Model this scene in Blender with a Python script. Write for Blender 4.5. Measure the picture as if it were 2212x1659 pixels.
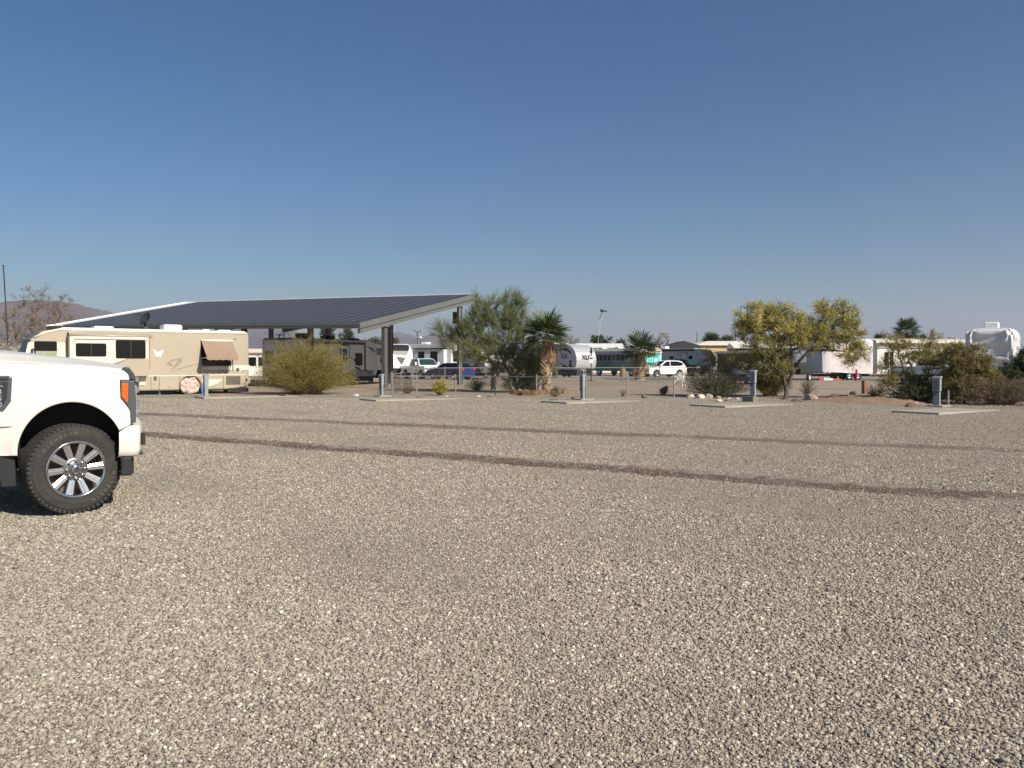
import bpy, bmesh, math, random
import numpy as np
from mathutils import Vector, Matrix

for _o in list(bpy.data.objects):
    bpy.data.objects.remove(_o)
SC = bpy.context.scene
COL = SC.collection
R = math.radians

# ------------------------------------------------------------------ camera, sky, sun, exposure
CAM_H, F_PX, CX, CY, HOR = 1.5, 1769.0, 1106.0, 829.5, 783.0     # measured on a 2212 x 1659 view
PITCH = math.atan((CY - HOR) / F_PX)
cam_d = bpy.data.cameras.new('camera')
cam_d.sensor_fit = 'HORIZONTAL'
cam_d.angle = 2 * math.atan(CX / F_PX)
cam_d.clip_start = 0.1
cam_d.clip_end = 40000
cam = bpy.data.objects.new('camera', cam_d)
cam.location = (0, 0, CAM_H)
cam.rotation_euler = (math.pi / 2 - PITCH, 0, 0)
COL.objects.link(cam)
SC.camera = cam

SUN_EL = R(35)
SUN_DIR = Vector((0.75, -0.66, 0)).normalized()          # horizontal direction towards the sun
world = bpy.data.worlds.new('World')
SC.world = world
world.use_nodes = True
wn = world.node_tree
wn.nodes.clear()
w_out = wn.nodes.new('ShaderNodeOutputWorld')
w_bg = wn.nodes.new('ShaderNodeBackground')
w_sky = wn.nodes.new('ShaderNodeTexSky')
w_sky.sky_type = 'NISHITA'
w_sky.sun_disc = False
w_sky.sun_elevation = SUN_EL
w_sky.sun_rotation = math.atan2(SUN_DIR.x, SUN_DIR.y)
w_sky.altitude = 300
w_sky.air_density = 1.0
w_sky.dust_density = 0.5
w_sky.ozone_density = 3.0
w_hs = wn.nodes.new('ShaderNodeHueSaturation')
w_hs.inputs['Saturation'].default_value = 1.27
w_bg.inputs['Strength'].default_value = 0.06
wn.links.new(w_sky.outputs[0], w_hs.inputs['Color'])
wn.links.new(w_hs.outputs[0], w_bg.inputs['Color'])
wn.links.new(w_bg.outputs[0], w_out.inputs['Surface'])

sun_d = bpy.data.lights.new('sun', 'SUN')
sun_d.energy = 5.0
sun_d.angle = R(0.53)
sun_d.color = (1.0, 0.92, 0.79)
sun = bpy.data.objects.new('sun', sun_d)
_sv = Vector((SUN_DIR.x * math.cos(SUN_EL), SUN_DIR.y * math.cos(SUN_EL), math.sin(SUN_EL)))
sun.rotation_euler = (-_sv).to_track_quat('-Z', 'Y').to_euler()
sun.location = (20, -20, 30)
COL.objects.link(sun)

SC.view_settings.view_transform = 'Standard'
SC.view_settings.look = 'None'
SC.view_settings.exposure = 0.4
SC.view_settings.gamma = 1.0
SC.view_settings.use_curve_mapping = False
SC.render.engine = 'CYCLES'
SC.cycles.use_denoising = True
SC.cycles.max_bounces = 6
SC.cycles.diffuse_bounces = 3
SC.cycles.glossy_bounces = 3
SC.cycles.transmission_bounces = 3
SC.cycles.volume_bounces = 0
SC.cycles.transparent_max_bounces = 8
SC.cycles.use_adaptive_sampling = True
SC.cycles.adaptive_threshold = 0.02

# ------------------------------------------------------------------ helpers
def ray(px, py):
    a, b = (px - CX) / F_PX, (CY - py) / F_PX
    c, s = math.cos(PITCH), math.sin(PITCH)
    return Vector((a, c + b * s, b * c - s))
def G(px, py, z=0.0):
    d = ray(px, py)
    t = (z - CAM_H) / d.z
    return Vector((d.x * t, d.y * t, z))
def P(px, py, Y):
    d = ray(px, py)
    t = Y / d.y
    return Vector((d.x * t, Y, CAM_H + d.z * t))
def X(px, Y):
    return (px - CX) / F_PX * Y

MATS = {}
def mat(name, col, rough=0.6, metal=0.0, var=0.12, scale=3.0, bump=0.0, bscale=40.0, spec=0.5, coat=0.0, island=0.0, hue=0.0, col2=None, emit=None, trans=0.0):
    if name in MATS:
        return MATS[name]
    m = bpy.data.materials.new(name)
    m.use_nodes = True
    nt = m.node_tree
    b = nt.nodes['Principled BSDF']
    L = nt.links
    tc = nt.nodes.new('ShaderNodeTexCoord')
    rgb = nt.nodes.new('ShaderNodeRGB')
    rgb.outputs[0].default_value = (*col, 1)
    src = rgb.outputs[0]
    if col2 is not None or var > 0:
        nz = nt.nodes.new('ShaderNodeTexNoise')
        nz.inputs['Scale'].default_value = scale
        nz.inputs['Detail'].default_value = 6
        L.new(tc.outputs['Object'], nz.inputs['Vector'])
    if col2 is not None:
        mx = nt.nodes.new('ShaderNodeMix')
        mx.data_type = 'RGBA'
        rm = nt.nodes.new('ShaderNodeMapRange')
        rm.inputs[1].default_value = 0.38
        rm.inputs[2].default_value = 0.62
        L.new(nz.outputs[0], rm.inputs[0])
        L.new(rm.outputs[0], mx.inputs[0])
        L.new(src, mx.inputs[6])
        mx.inputs[7].default_value = (*col2, 1)
        src = mx.outputs[2]
    if var > 0 or island > 0:
        hs = nt.nodes.new('ShaderNodeHueSaturation')
        L.new(src, hs.inputs['Color'])
        val = None
        if var > 0:
            mr = nt.nodes.new('ShaderNodeMapRange')
            mr.inputs[1].default_value = 0.25
            mr.inputs[2].default_value = 0.75
            mr.inputs[3].default_value = 1 - var
            mr.inputs[4].default_value = 1 + var
            L.new(nz.outputs[0], mr.inputs[0])
            val = mr.outputs[0]
        if island > 0:
            ge = nt.nodes.new('ShaderNodeNewGeometry')
            mi = nt.nodes.new('ShaderNodeMapRange')
            mi.inputs[3].default_value = 1 - island
            mi.inputs[4].default_value = 1 + island
            L.new(ge.outputs['Random Per Island'], mi.inputs[0])
            if val is not None:
                mu = nt.nodes.new('ShaderNodeMath')
                mu.operation = 'MULTIPLY'
                L.new(val, mu.inputs[0])
                L.new(mi.outputs[0], mu.inputs[1])
                val = mu.outputs[0]
            else:
                val = mi.outputs[0]
            if hue > 0:
                wn_ = nt.nodes.new('ShaderNodeTexWhiteNoise')
                wn_.noise_dimensions = '1D'
                L.new(ge.outputs['Random Per Island'], wn_.inputs['W'])
                mh = nt.nodes.new('ShaderNodeMapRange')
                mh.inputs[3].default_value = 0.5 - hue
                mh.inputs[4].default_value = 0.5 + hue
                L.new(wn_.outputs[0], mh.inputs[0])
                L.new(mh.outputs[0], hs.inputs['Hue'])
        L.new(val, hs.inputs['Value'])
        src = hs.outputs[0]
    L.new(src, b.inputs['Base Color'])
    b.inputs['Roughness'].default_value = rough
    b.inputs['Metallic'].default_value = metal
    b.inputs['Specular IOR Level'].default_value = spec
    b.inputs['Coat Weight'].default_value = coat
    b.inputs['Coat Roughness'].default_value = 0.08
    if trans > 0:
        out = nt.nodes['Material Output']
        tr = nt.nodes.new('ShaderNodeBsdfTranslucent')
        ms = nt.nodes.new('ShaderNodeMixShader')
        ms.inputs[0].default_value = trans
        L.new(src, tr.inputs['Color'])
        L.new(b.outputs[0], ms.inputs[1])
        L.new(tr.outputs[0], ms.inputs[2])
        L.new(ms.outputs[0], out.inputs['Surface'])
    if bump > 0:
        nb = nt.nodes.new('ShaderNodeTexNoise')
        nb.inputs['Scale'].default_value = bscale
        nb.inputs['Detail'].default_value = 5
        L.new(tc.outputs['Object'], nb.inputs['Vector'])
        bp = nt.nodes.new('ShaderNodeBump')
        bp.inputs['Strength'].default_value = bump
        bp.inputs['Distance'].default_value = 0.02
        L.new(nb.outputs[0], bp.inputs['Height'])
        L.new(bp.outputs[0], b.inputs['Normal'])
    if emit:
        b.inputs['Emission Color'].default_value = (*emit[:3], 1)
        b.inputs['Emission Strength'].default_value = emit[3]
    MATS[name] = m
    return m

def tag(o, label=None, cat=None, group=None, kind=None):
    if label: o['label'] = label
    if cat: o['category'] = cat
    if group: o['group'] = group
    if kind: o['kind'] = kind
    return o

def thing(name, label, cat, loc=(0, 0, 0), rz=0.0, group=None):
    o = bpy.data.objects.new(name, None)
    o.empty_display_size = 0.2
    COL.objects.link(o)
    o.location = loc
    o.rotation_euler = (0, 0, rz)
    return tag(o, label, cat, group)

class MB:
    """collects shapes, links them as one mesh object"""
    def __init__(s):
        s.v, s.f = [], []
    def add(s, vs, fs):
        n = len(s.v)
        s.v += [tuple(p) for p in vs]
        s.f += [tuple(i + n for i in f) for f in fs]
        return s
    def box(s, c, d, rot=None):
        vs = [Vector((x * d[0] / 2, y * d[1] / 2, z * d[2] / 2)) for x in (-1, 1) for y in (-1, 1) for z in (-1, 1)]
        if rot is not None:
            vs = [rot @ p for p in vs]
        c = Vector(c)
        return s.add([p + c for p in vs], [(0, 1, 3, 2), (4, 6, 7, 5), (0, 4, 5, 1), (2, 3, 7, 6), (0, 2, 6, 4), (1, 5, 7, 3)])
    def bb(s, x0, x1, y0, y1, z0, z1):
        return s.box(((x0 + x1) / 2, (y0 + y1) / 2, (z0 + z1) / 2), (abs(x1 - x0), abs(y1 - y0), abs(z1 - z0)))
    def prism(s, prof, y0, y1, axis='y'):
        n = len(prof)
        def mk(p, t):
            if axis == 'y': return (p[0], t, p[1])
            if axis == 'x': return (t, p[0], p[1])
            return (p[0], p[1], t)
        vs = [mk(p, y0) for p in prof] + [mk(p, y1) for p in prof]
        fs = [tuple(range(n)), tuple(range(2 * n - 1, n - 1, -1))]
        fs += [(i, (i + 1) % n, n + (i + 1) % n, n + i) for i in range(n)]
        return s.add(vs, fs)
    def tube(s, pts, rad, n=6, cap=True):
        pts = [Vector(p) for p in pts]
        if not hasattr(rad, '__len__'):
            rad = [rad] * len(pts)
        vs, fs = [], []
        up = None
        for i, p in enumerate(pts):
            d = (pts[min(i + 1, len(pts) - 1)] - pts[max(i - 1, 0)])
            if d.length < 1e-9: d = Vector((0, 0, 1))
            d.normalize()
            if up is None:
                up = Vector((0, 0, 1)) if abs(d.z) < 0.9 else Vector((1, 0, 0))
            a = d.cross(up)
            if a.length < 1e-6: a = d.cross(Vector((0, 1, 0)))
            a.normalize()
            b = d.cross(a).normalized()
            up = -b if b.dot(up) < 0 else b
            for k in range(n):
                t = 2 * math.pi * k / n
                vs.append(p + (a * math.cos(t) + b * math.sin(t)) * rad[i])
        for i in range(len(pts) - 1):
            for k in range(n):
                k2 = (k + 1) % n
                fs.append((i * n + k, i * n + k2, (i + 1) * n + k2, (i + 1) * n + k))
        if cap:
            fs.append(tuple(range(n - 1, -1, -1)))
            fs.append(tuple(range((len(pts) - 1) * n, len(pts) * n)))
        return s.add(vs, fs)
    def lathe(s, prof, n=24, c=(0, 0, 0), axis='y', cap=True):
        """prof: (radius, position along axis)"""
        vs, fs = [], []
        m = len(prof)
        for k in range(n):
            t = 2 * math.pi * k / n
            for r, h in prof:
                a, b = r * math.cos(t), r * math.sin(t)
                if axis == 'y': p = (c[0] + a, c[1] + h, c[2] + b)
                elif axis == 'z': p = (c[0] + a, c[1] + b, c[2] + h)
                else: p = (c[0] + h, c[1] + a, c[2] + b)
                vs.append(p)
        for k in range(n):
            k2 = (k + 1) % n
            for i in range(m - 1):
                fs.append((k * m + i, k2 * m + i, k2 * m + i + 1, k * m + i + 1))
        if cap:
            if prof[0][0] > 1e-6: fs.append(tuple(k * m for k in range(n)))
            if prof[-1][0] > 1e-6: fs.append(tuple(k * m + m - 1 for k in range(n - 1, -1, -1)))
        return s.add(vs, fs)
    def grid(s, pts):
        """pts: rows of points"""
        nr, nc = len(pts), len(pts[0])
        vs = [p for r in pts for p in r]
        fs = [(i * nc + j, i * nc + j + 1, (i + 1) * nc + j + 1, (i + 1) * nc + j) for i in range(nr - 1) for j in range(nc - 1)]
        return s.add(vs, fs)
    def blob(s, c, r, n=10, m=6, jit=0.0, seed=0):
        rg = random.Random(seed)
        vs, fs = [], []
        for i in range(m + 1):
            t = math.pi * i / m
            for k in range(n):
                u = 2 * math.pi * k / n
                j = 1 + rg.uniform(-jit, jit)
                vs.append((c[0] + r[0] * math.sin(t) * math.cos(u) * j, c[1] + r[1] * math.sin(t) * math.sin(u) * j, c[2] + r[2] * math.cos(t) * j))
        for i in range(m):
            for k in range(n):
                k2 = (k + 1) % n
                fs.append((i * n + k, i * n + k2, (i + 1) * n + k2, (i + 1) * n + k))
        return s.add(vs, fs)
    def mesh(s, name, smooth=False):
        me = bpy.data.meshes.new(name)
        me.from_pydata(s.v, [], s.f)
        bm = bmesh.new()
        bm.from_mesh(me)
        bmesh.ops.remove_doubles(bm, verts=bm.verts, dist=1e-5)
        bmesh.ops.recalc_face_normals(bm, faces=bm.faces)
        bm.to_mesh(me)
        bm.free()
        if smooth:
            me.polygons.foreach_set('use_smooth', [True] * len(me.polygons))
        return me
    def build(s, name, material, parent=None, smooth=False, bevel=0.0, seg=2, solid=0.0, subsurf=0, ang=35):
        me = s.mesh(name, smooth)
        return link(name, me, material, parent, bevel, seg, solid, subsurf, ang)

def link(name, me, material, parent=None, bevel=0.0, seg=2, solid=0.0, subsurf=0, ang=35):
    if material is not None and len(me.materials) == 0:
        me.materials.append(material)
    o = bpy.data.objects.new(name, me)
    COL.objects.link(o)
    if parent is not None:
        o.parent = parent
    if subsurf:
        md = o.modifiers.new('sub', 'SUBSURF')
        md.levels = md.render_levels = subsurf
    if solid:
        md = o.modifiers.new('solid', 'SOLIDIFY')
        md.thickness = solid
        md.offset = -1
    if bevel:
        md = o.modifiers.new('bevel', 'BEVEL')
        md.width = bevel
        md.segments = seg
        md.limit_method = 'ANGLE'
        md.angle_limit = R(ang)
        md.harden_normals = False
    return o

def fast_mesh(name, V, Fq):
    """V (n,3) array, Fq (m,k) array of faces with k corners"""
    me = bpy.data.meshes.new(name)
    k = Fq.shape[1]
    me.vertices.add(len(V))
    me.vertices.foreach_set('co', np.ascontiguousarray(V, dtype=np.float32).ravel())
    me.loops.add(Fq.size)
    me.loops.foreach_set('vertex_index', np.ascontiguousarray(Fq, dtype=np.int32).ravel())
    me.polygons.add(len(Fq))
    me.polygons.foreach_set('loop_start', np.arange(0, Fq.size, k, dtype=np.int32))
    me.polygons.foreach_set('loop_total', np.full(len(Fq), k, dtype=np.int32))
    me.update(calc_edges=True)
    return me

def text_mesh(name, txt, size, material, parent, matrix, depth=0.004, shear=0.0, bold=0.0, align='CENTER'):
    cu = bpy.data.curves.new(name, 'FONT')
    cu.body = txt
    cu.size = size
    cu.extrude = depth
    cu.offset = bold
    cu.shear = shear
    cu.align_x = align
    cu.align_y = 'CENTER'
    tmp = bpy.data.objects.new(name + '_tmp', cu)
    COL.objects.link(tmp)
    dg = bpy.context.evaluated_depsgraph_get()
    dg.update()
    me = bpy.data.meshes.new_from_object(tmp.evaluated_get(dg))
    bpy.data.objects.remove(tmp)
    bpy.data.curves.remove(cu)
    me.materials.clear()
    o = link(name, me, material, parent)
    o.matrix_local = matrix
    return o

def frame(origin, xdir, zdir_out):
    """matrix whose x runs along xdir and whose z points out of the surface"""
    x = Vector(xdir).normalized()
    z = Vector(zdir_out).normalized()
    y = z.cross(x).normalized()
    m = Matrix((x, y, z)).transposed().to_4x4()
    m.translation = Vector(origin)
    return m

def copy_tree(o, parent=None):
    c = o.copy()
    COL.objects.link(c)
    c.parent = parent
    for ch in list(o.children):
        copy_tree(ch, c)
    return c

def plane_hit(px, py, p0, n):
    d = ray(px, py)
    o = Vector((0, 0, CAM_H))
    t = (Vector(p0) - o).dot(n) / d.dot(n)
    return o + d * t

def arc(cx, cz, r, a0, a1, n):
    return [(cx + r * math.cos(a0 + (a1 - a0) * i / n), cz + r * math.sin(a0 + (a1 - a0) * i / n)) for i in range(n + 1)]

def rrect(x0, x1, z0, z1, r, n=3):
    p = []
    for cx, cz, a in ((x1 - r, z1 - r, 0), (x0 + r, z1 - r, 90), (x0 + r, z0 + r, 180), (x1 - r, z0 + r, 270)):
        p += arc(cx, cz, r, R(a), R(a + 90), n)
    return p

# ------------------------------------------------------------------ common materials
m_glass = mat('dark_glass', (0.006, 0.007, 0.009), 0.12, var=0.0, spec=0.3)
m_tyre = mat('tyre_rubber', (0.022, 0.021, 0.02), 0.85, var=0.25, scale=20, bump=0.2)
m_black = mat('black_plastic', (0.018, 0.018, 0.019), 0.6, var=0.2)
m_dark = mat('dark_steel', (0.03, 0.03, 0.033), 0.55, var=0.25)
m_chrome = mat('chrome', (0.75, 0.75, 0.76), 0.12, 1.0, var=0.05)
m_alu = mat('cast_aluminium', (0.55, 0.55, 0.56), 0.32, 0.9, var=0.1)
m_white = mat('white_paint', (0.8, 0.79, 0.76), 0.35, var=0.05)
m_galv = mat('galvanised_steel', (0.42, 0.43, 0.44), 0.45, 0.6, var=0.2, scale=8)
m_red = mat('red_lens', (0.55, 0.02, 0.015), 0.2, var=0.0)
m_wood = mat('weathered_wood', (0.24, 0.14, 0.075), 0.85, var=0.3, scale=6, bump=0.4)
m_bark = mat('grey_bark', (0.13, 0.105, 0.08), 0.9, var=0.35, scale=9, bump=0.5)

# ------------------------------------------------------------------ the setting: ground, gravel lot, drive, mountains
def nodes(m):
    nt = m.node_tree
    return nt, nt.nodes, nt.links, nt.nodes['Principled BSDF']

def noise(nt, vec, scale, detail=4, rough=0.55):
    n = nt.nodes.new('ShaderNodeTexNoise')
    n.inputs['Scale'].default_value = scale
    n.inputs['Detail'].default_value = detail
    n.inputs['Roughness'].default_value = rough
    nt.links.new(vec, n.inputs['Vector'])
    return n.outputs[0]
def mapr(nt, v, a, b, c=0.0, d=1.0):
    n = nt.nodes.new('ShaderNodeMapRange')
    for i, x in enumerate((a, b, c, d)):
        n.inputs[i + 1].default_value = x
    nt.links.new(v, n.inputs[0])
    return n.outputs[0]
def mixc(nt, fac, a, b, mode='MIX'):
    n = nt.nodes.new('ShaderNodeMix')
    n.data_type = 'RGBA'
    n.blend_type = mode
    for k, v in ((0, fac), (6, a), (7, b)):
        if isinstance(v, tuple): n.inputs[k].default_value = (*v, 1)
        elif isinstance(v, (int, float)): n.inputs[k].default_value = v
        else: nt.links.new(v, n.inputs[k])
    return n.outputs[2]
def math2(nt, op, a, b):
    n = nt.nodes.new('ShaderNodeMath')
    n.operation = op
    for k, v in ((0, a), (1, b)):
        if isinstance(v, (int, float)): n.inputs[k].default_value = v
        else: nt.links.new(v, n.inputs[k])
    return n.outputs[0]
def ramp(nt, v, stops):
    n = nt.nodes.new('ShaderNodeValToRGB')
    cr = n.color_ramp
    while len(cr.elements) < len(stops):
        cr.elements.new(0.5)
    for e, (p, c) in zip(cr.elements, stops):
        e.position = p
        e.color = (*c, 1)
    nt.links.new(v, n.inputs[0])
    return n.outputs[0]

STONE_STOPS = [(0.0, (0.1, 0.087, 0.069)), (0.2, (0.21, 0.184, 0.146)), (0.4, (0.36, 0.314, 0.25)), (0.6, (0.3, 0.263, 0.21)),
               (0.8, (0.432, 0.378, 0.3)), (0.95, (0.51, 0.462, 0.385)), (1.0, (0.8, 0.74, 0.63))]
# worn tracks where the gravel was scraped away and brown grit shows: straight lines in plan
TRACKS = [((-7.6, 16.9), (5.5, 8.8), 0.3), ((-10.9, 23.6), (8.4, 13.6), 0.36)]

def track_mask(nt, pos):
    sep = nt.nodes.new('ShaderNodeSeparateXYZ')
    nt.links.new(pos, sep.inputs[0])
    out = None
    wob = mapr(nt, noise(nt, pos, 0.4, 4), 0.3, 0.7, -0.34, 0.34)
    wob2 = mapr(nt, noise(nt, pos, 5.0, 5), 0.3, 0.7, -0.22, 0.22)
    for (p, q, hw) in TRACKS:
        dx, dy = q[0] - p[0], q[1] - p[1]
        l = math.hypot(dx, dy)
        nx, ny = -dy / l, dx / l
        d = math2(nt, 'ADD', math2(nt, 'MULTIPLY', sep.outputs[0], nx), math2(nt, 'MULTIPLY', sep.outputs[1], ny))
        d = math2(nt, 'SUBTRACT', d, nx * p[0] + ny * p[1])
        d = math2(nt, 'ADD', d, math2(nt, 'ADD', wob, wob2))
        a = math2(nt, 'ABSOLUTE', d, 0)
        mk = mapr(nt, a, hw + 0.12, hw - 0.1)
        if p[1] > 20: mk = math2(nt, 'MULTIPLY', mk, 0.72)
        out = mk if out is None else math2(nt, 'MAXIMUM', out, mk)
    return out

# dirt that reaches the horizon
m_dirt = mat('desert_dirt', (0.3, 0.225, 0.16), 0.95, var=0.0)
nt, N, L, B = nodes(m_dirt)
geo = N.new('ShaderNodeNewGeometry')
pos = geo.outputs['Position']
c = ramp(nt, noise(nt, pos, 0.25, 8, 0.6), [(0.3, (0.26, 0.195, 0.135)), (0.5, (0.33, 0.26, 0.19)), (0.7, (0.38, 0.31, 0.235))])
c = mixc(nt, mapr(nt, noise(nt, pos, 6, 6, 0.7), 0.4, 0.62, 0.0, 0.5), c, (0.2, 0.155, 0.115))
vo = N.new('ShaderNodeTexVoronoi'); vo.inputs['Scale'].default_value = 14
L.new(pos, vo.inputs['Vector'])
c = mixc(nt, mapr(nt, vo.outputs['Distance'], 0.22, 0.12, 0, 0.6), c, (0.38, 0.32, 0.255))
L.new(c, B.inputs['Base Color'])
bp = N.new('ShaderNodeBump'); bp.inputs['Strength'].default_value = 0.7; bp.inputs['Distance'].default_value = 0.06
L.new(noise(nt, pos, 5, 8, 0.7), bp.inputs['Height'])
L.new(bp.outputs[0], B.inputs['Normal'])
mb = MB()
S = 14000
mb.add([(-S, -400, 0), (S, -400, 0), (S, 2 * S, 0), (-S, 2 * S, 0)], [(0, 1, 2, 3)])
tag(mb.build('ground', m_dirt), 'brown desert dirt stretching to the horizon', 'ground', kind='structure')

# gravel
m_gravel = mat('gravel_bed', (0.3, 0.26, 0.21), 0.9, var=0.0)
nt, N, L, B = nodes(m_gravel)
geo = N.new('ShaderNodeNewGeometry'); pos = geo.outputs['Position']
v1 = N.new('ShaderNodeTexVoronoi'); v1.inputs['Scale'].default_value = 90; L.new(pos, v1.inputs['Vector'])
sepc = N.new('ShaderNodeSeparateColor'); L.new(v1.outputs['Color'], sepc.inputs[0])
stone = ramp(nt, sepc.outputs[0], STONE_STOPS)
v2 = N.new('ShaderNodeTexVoronoi'); v2.inputs['Scale'].default_value = 34; L.new(pos, v2.inputs['Vector'])
sep2 = N.new('ShaderNodeSeparateColor'); L.new(v2.outputs['Color'], sep2.inputs[0])
stone2 = ramp(nt, sep2.outputs[1], STONE_STOPS)
c = mixc(nt, mapr(nt, noise(nt, pos, 11, 3), 0.45, 0.6, 0.1, 0.55), stone, stone2)
gap = mapr(nt, v1.outputs['Distance'], 0.5, 0.95, 1.0, 0.55)
c = mixc(nt, 1.0, c, gap, 'MULTIPLY') if False else c
c = mixc(nt, mapr(nt, noise(nt, pos, 0.45, 5, 0.6), 0.4, 0.68, 0.0, 0.75), c, (0.33, 0.275, 0.215))
c = mixc(nt, mapr(nt, noise(nt, pos, 2.2, 4, 0.65), 0.5, 0.7, 0.0, 0.35), c, (0.41, 0.362, 0.293))
tm = track_mask(nt, pos)
v3 = N.new('ShaderNodeTexVoronoi'); v3.inputs['Scale'].default_value = 45; L.new(pos, v3.inputs['Vector'])
sep3 = N.new('ShaderNodeSeparateColor'); L.new(v3.outputs['Color'], sep3.inputs[0])
grit = ramp(nt, sep3.outputs[0], [(0, (0.085, 0.055, 0.04)), (0.5, (0.14, 0.09, 0.066)), (0.88, (0.18, 0.125, 0.094)), (1, (0.3, 0.24, 0.19))])
brk = mapr(nt, noise(nt, pos, 0.8, 4, 0.7), 0.28, 0.5, 0.35, 0.95)
c = mixc(nt, math2(nt, 'MULTIPLY', tm, brk), c, grit)
L.new(c, B.inputs['Base Color'])
B.inputs['Specular IOR Level'].default_value = 0.25
bp = N.new('ShaderNodeBump'); bp.inputs['Strength'].default_value = 0.85; bp.inputs['Distance'].default_value = 0.012
hh = math2(nt, 'ADD', mapr(nt, v1.outputs['Distance'], 0.0, 0.7, 1.0, 0.0), math2(nt, 'MULTIPLY', mapr(nt, v2.outputs['Distance'], 0, 0.7, 1, 0), 1.2))
L.new(hh, bp.inputs['Height'])
L.new(bp.outputs[0], B.inputs['Normal'])

EDGE = [(-900, 846), (-200, 849), (300, 853), (700, 853.5), (1000, 856.5), (1300, 860), (1500, 863), (1700, 868), (1900, 875), (2040, 878), (2212, 884), (2500, 893), (3000, 905)]
rg = random.Random(5)
edge = []
for i in range(len(EDGE) - 1):
    a, b_ = G(*EDGE[i]), G(*EDGE[i + 1])
    n = max(2, int((b_ - a).length / 0.35))
    for k in range(n):
        p = a.lerp(b_, k / n)
        edge.append((p.x, p.y + rg.uniform(-0.22, 0.22)))
lot = [(edge[0][0], -40), ] + edge + [(edge[-1][0], -40)]
# a sheet of strips so that the edge stays irregular
vs, fs = [], []
for (x, y) in edge:
    vs += [(x, y, 0.004), (x, y - 0.25, 0.022), (x, -40, 0.022)]
for i in range(len(edge) - 1):
    a, b_ = 3 * i, 3 * (i + 1)
    fs += [(a, b_, b_ + 1, a + 1), (a + 1, b_ + 1, b_ + 2, a + 2)]
mb = MB().add(vs, fs)
gl = mb.build('gravel_lot', m_gravel)
tag(gl, 'pale crushed gravel parking lot', 'gravel lot', kind='structure')
GZ = 0.022

# loose gravel: real stones, densest near the viewer
m_stone = mat('gravel_stone', (0.35, 0.3, 0.25), 0.85, var=0.0)
nt, N, L, B = nodes(m_stone)
oi = N.new('ShaderNodeObjectInfo')
cc = ramp(nt, oi.outputs['Random'], STONE_STOPS)
tcn = N.new('ShaderNodeTexCoord')
cc = mixc(nt, mapr(nt, noise(nt, tcn.outputs['Object'], 2.5, 4), 0.4, 0.65, 0.0, 0.35), cc, (0.4, 0.34, 0.28))
L.new(cc, B.inputs['Base Color'])
B.inputs['Specular IOR Level'].default_value = 0.3

stones = bpy.data.collections.new('gravel_shapes')
for k in range(7):
    bm = bmesh.new()
    bmesh.ops.create_icosphere(bm, subdivisions=1 if k > 3 else 2, radius=1.0)
    rg = random.Random(k + 40)
    dirs = [Vector((rg.gauss(0, 1), rg.gauss(0, 1), rg.gauss(0, 1))).normalized() for _ in range(7)]
    cut = [rg.uniform(0.55, 0.9) for _ in dirs]
    sx, sy, sz = rg.uniform(0.8, 1.25), rg.uniform(0.65, 1.0), rg.uniform(0.55, 0.85)
    for v in bm.verts:
        for d, c_ in zip(dirs, cut):
            t = v.co.dot(d)
            if t > c_:
                v.co -= d * (t - c_) * 0.85
        v.co = Vector((v.co.x * sx, v.co.y * sy, v.co.z * sz))
    me = bpy.data.meshes.new('stone_shape')
    bm.to_mesh(me); bm.free()
    me.materials.append(m_stone)
    stones.objects.link(bpy.data.objects.new('stone_shape', me))

rs = np.random.default_rng(11)
pts = []
def in_track(x, y):
    m = np.zeros(len(x), bool)
    for (p, q, hw) in TRACKS:
        dx, dy = q[0] - p[0], q[1] - p[1]
        l = math.hypot(dx, dy)
        d = (x - p[0]) * (-dy / l) + (y - p[1]) * (dx / l)
        m |= np.abs(d) < hw + 0.1
    return m
r0 = 1.9
while r0 < 34:
    r1 = min(34, r0 + 0.5 + 0.05 * r0)
    rm = (r0 + r1) / 2
    dens = 10000 * min(1.0, (4.6 / rm) ** 1.65)
    half = 0.66 * rm + 1.6
    area = (r1 - r0) * 2 * half
    n = int(area * dens)
    x = rs.uniform(-half, half, n)
    y = rs.uniform(r0, r1, n)
    ok = ~(in_track(x, y) & (rs.random(n) > 0.1))
    x, y = x[ok], y[ok]
    patch = np.sin(x * 0.9 + 1.3 * np.sin(y * 0.55 + 0.4)) * np.sin(y * 0.8 + 1.1 * np.sin(x * 0.7)) + 0.5 * np.sin(x * 2.3 + y * 1.7)
    keep = rs.random(len(x)) < np.clip(1.05 - 0.55 * np.clip(patch - 0.35, 0, 1), 0.3, 1)
    x, y, patch = x[keep], y[keep], patch[keep]
    big = rs.random(len(x)) ** 5
    sz = (0.0033 + 0.0027 * rs.random(len(x)) + 0.0075 * big) * (1 - 0.2 * np.clip(patch, -0.6, 1)) + 0.00012 * rm
    odd = rs.random(len(x)) < 0.002
    sz = np.where(odd, sz * rs.uniform(1.5, 2.1, len(x)), sz)
    pts.append(np.stack([x, y, np.full(len(x), GZ) + sz * 0.36, sz], 1))
    r0 = r1
pts = np.concatenate(pts)
me = bpy.data.meshes.new('gravel_stones')
me.vertices.add(len(pts))
me.vertices.foreach_set('co', pts[:, :3].astype(np.float32).ravel())
at = me.attributes.new('stone_size', 'FLOAT', 'POINT')
at.data.foreach_set('value', pts[:, 3].astype(np.float32))
me.update()
go = bpy.data.objects.new('gravel_stones', me)
COL.objects.link(go)
tag(go, 'loose pale gravel stones scattered over the lot', 'gravel', kind='stuff')
ng = bpy.data.node_groups.new('scatter_stones', 'GeometryNodeTree')
ng.interface.new_socket('Geometry', in_out='INPUT', socket_type='NodeSocketGeometry')
ng.interface.new_socket('Geometry', in_out='OUTPUT', socket_type='NodeSocketGeometry')
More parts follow.
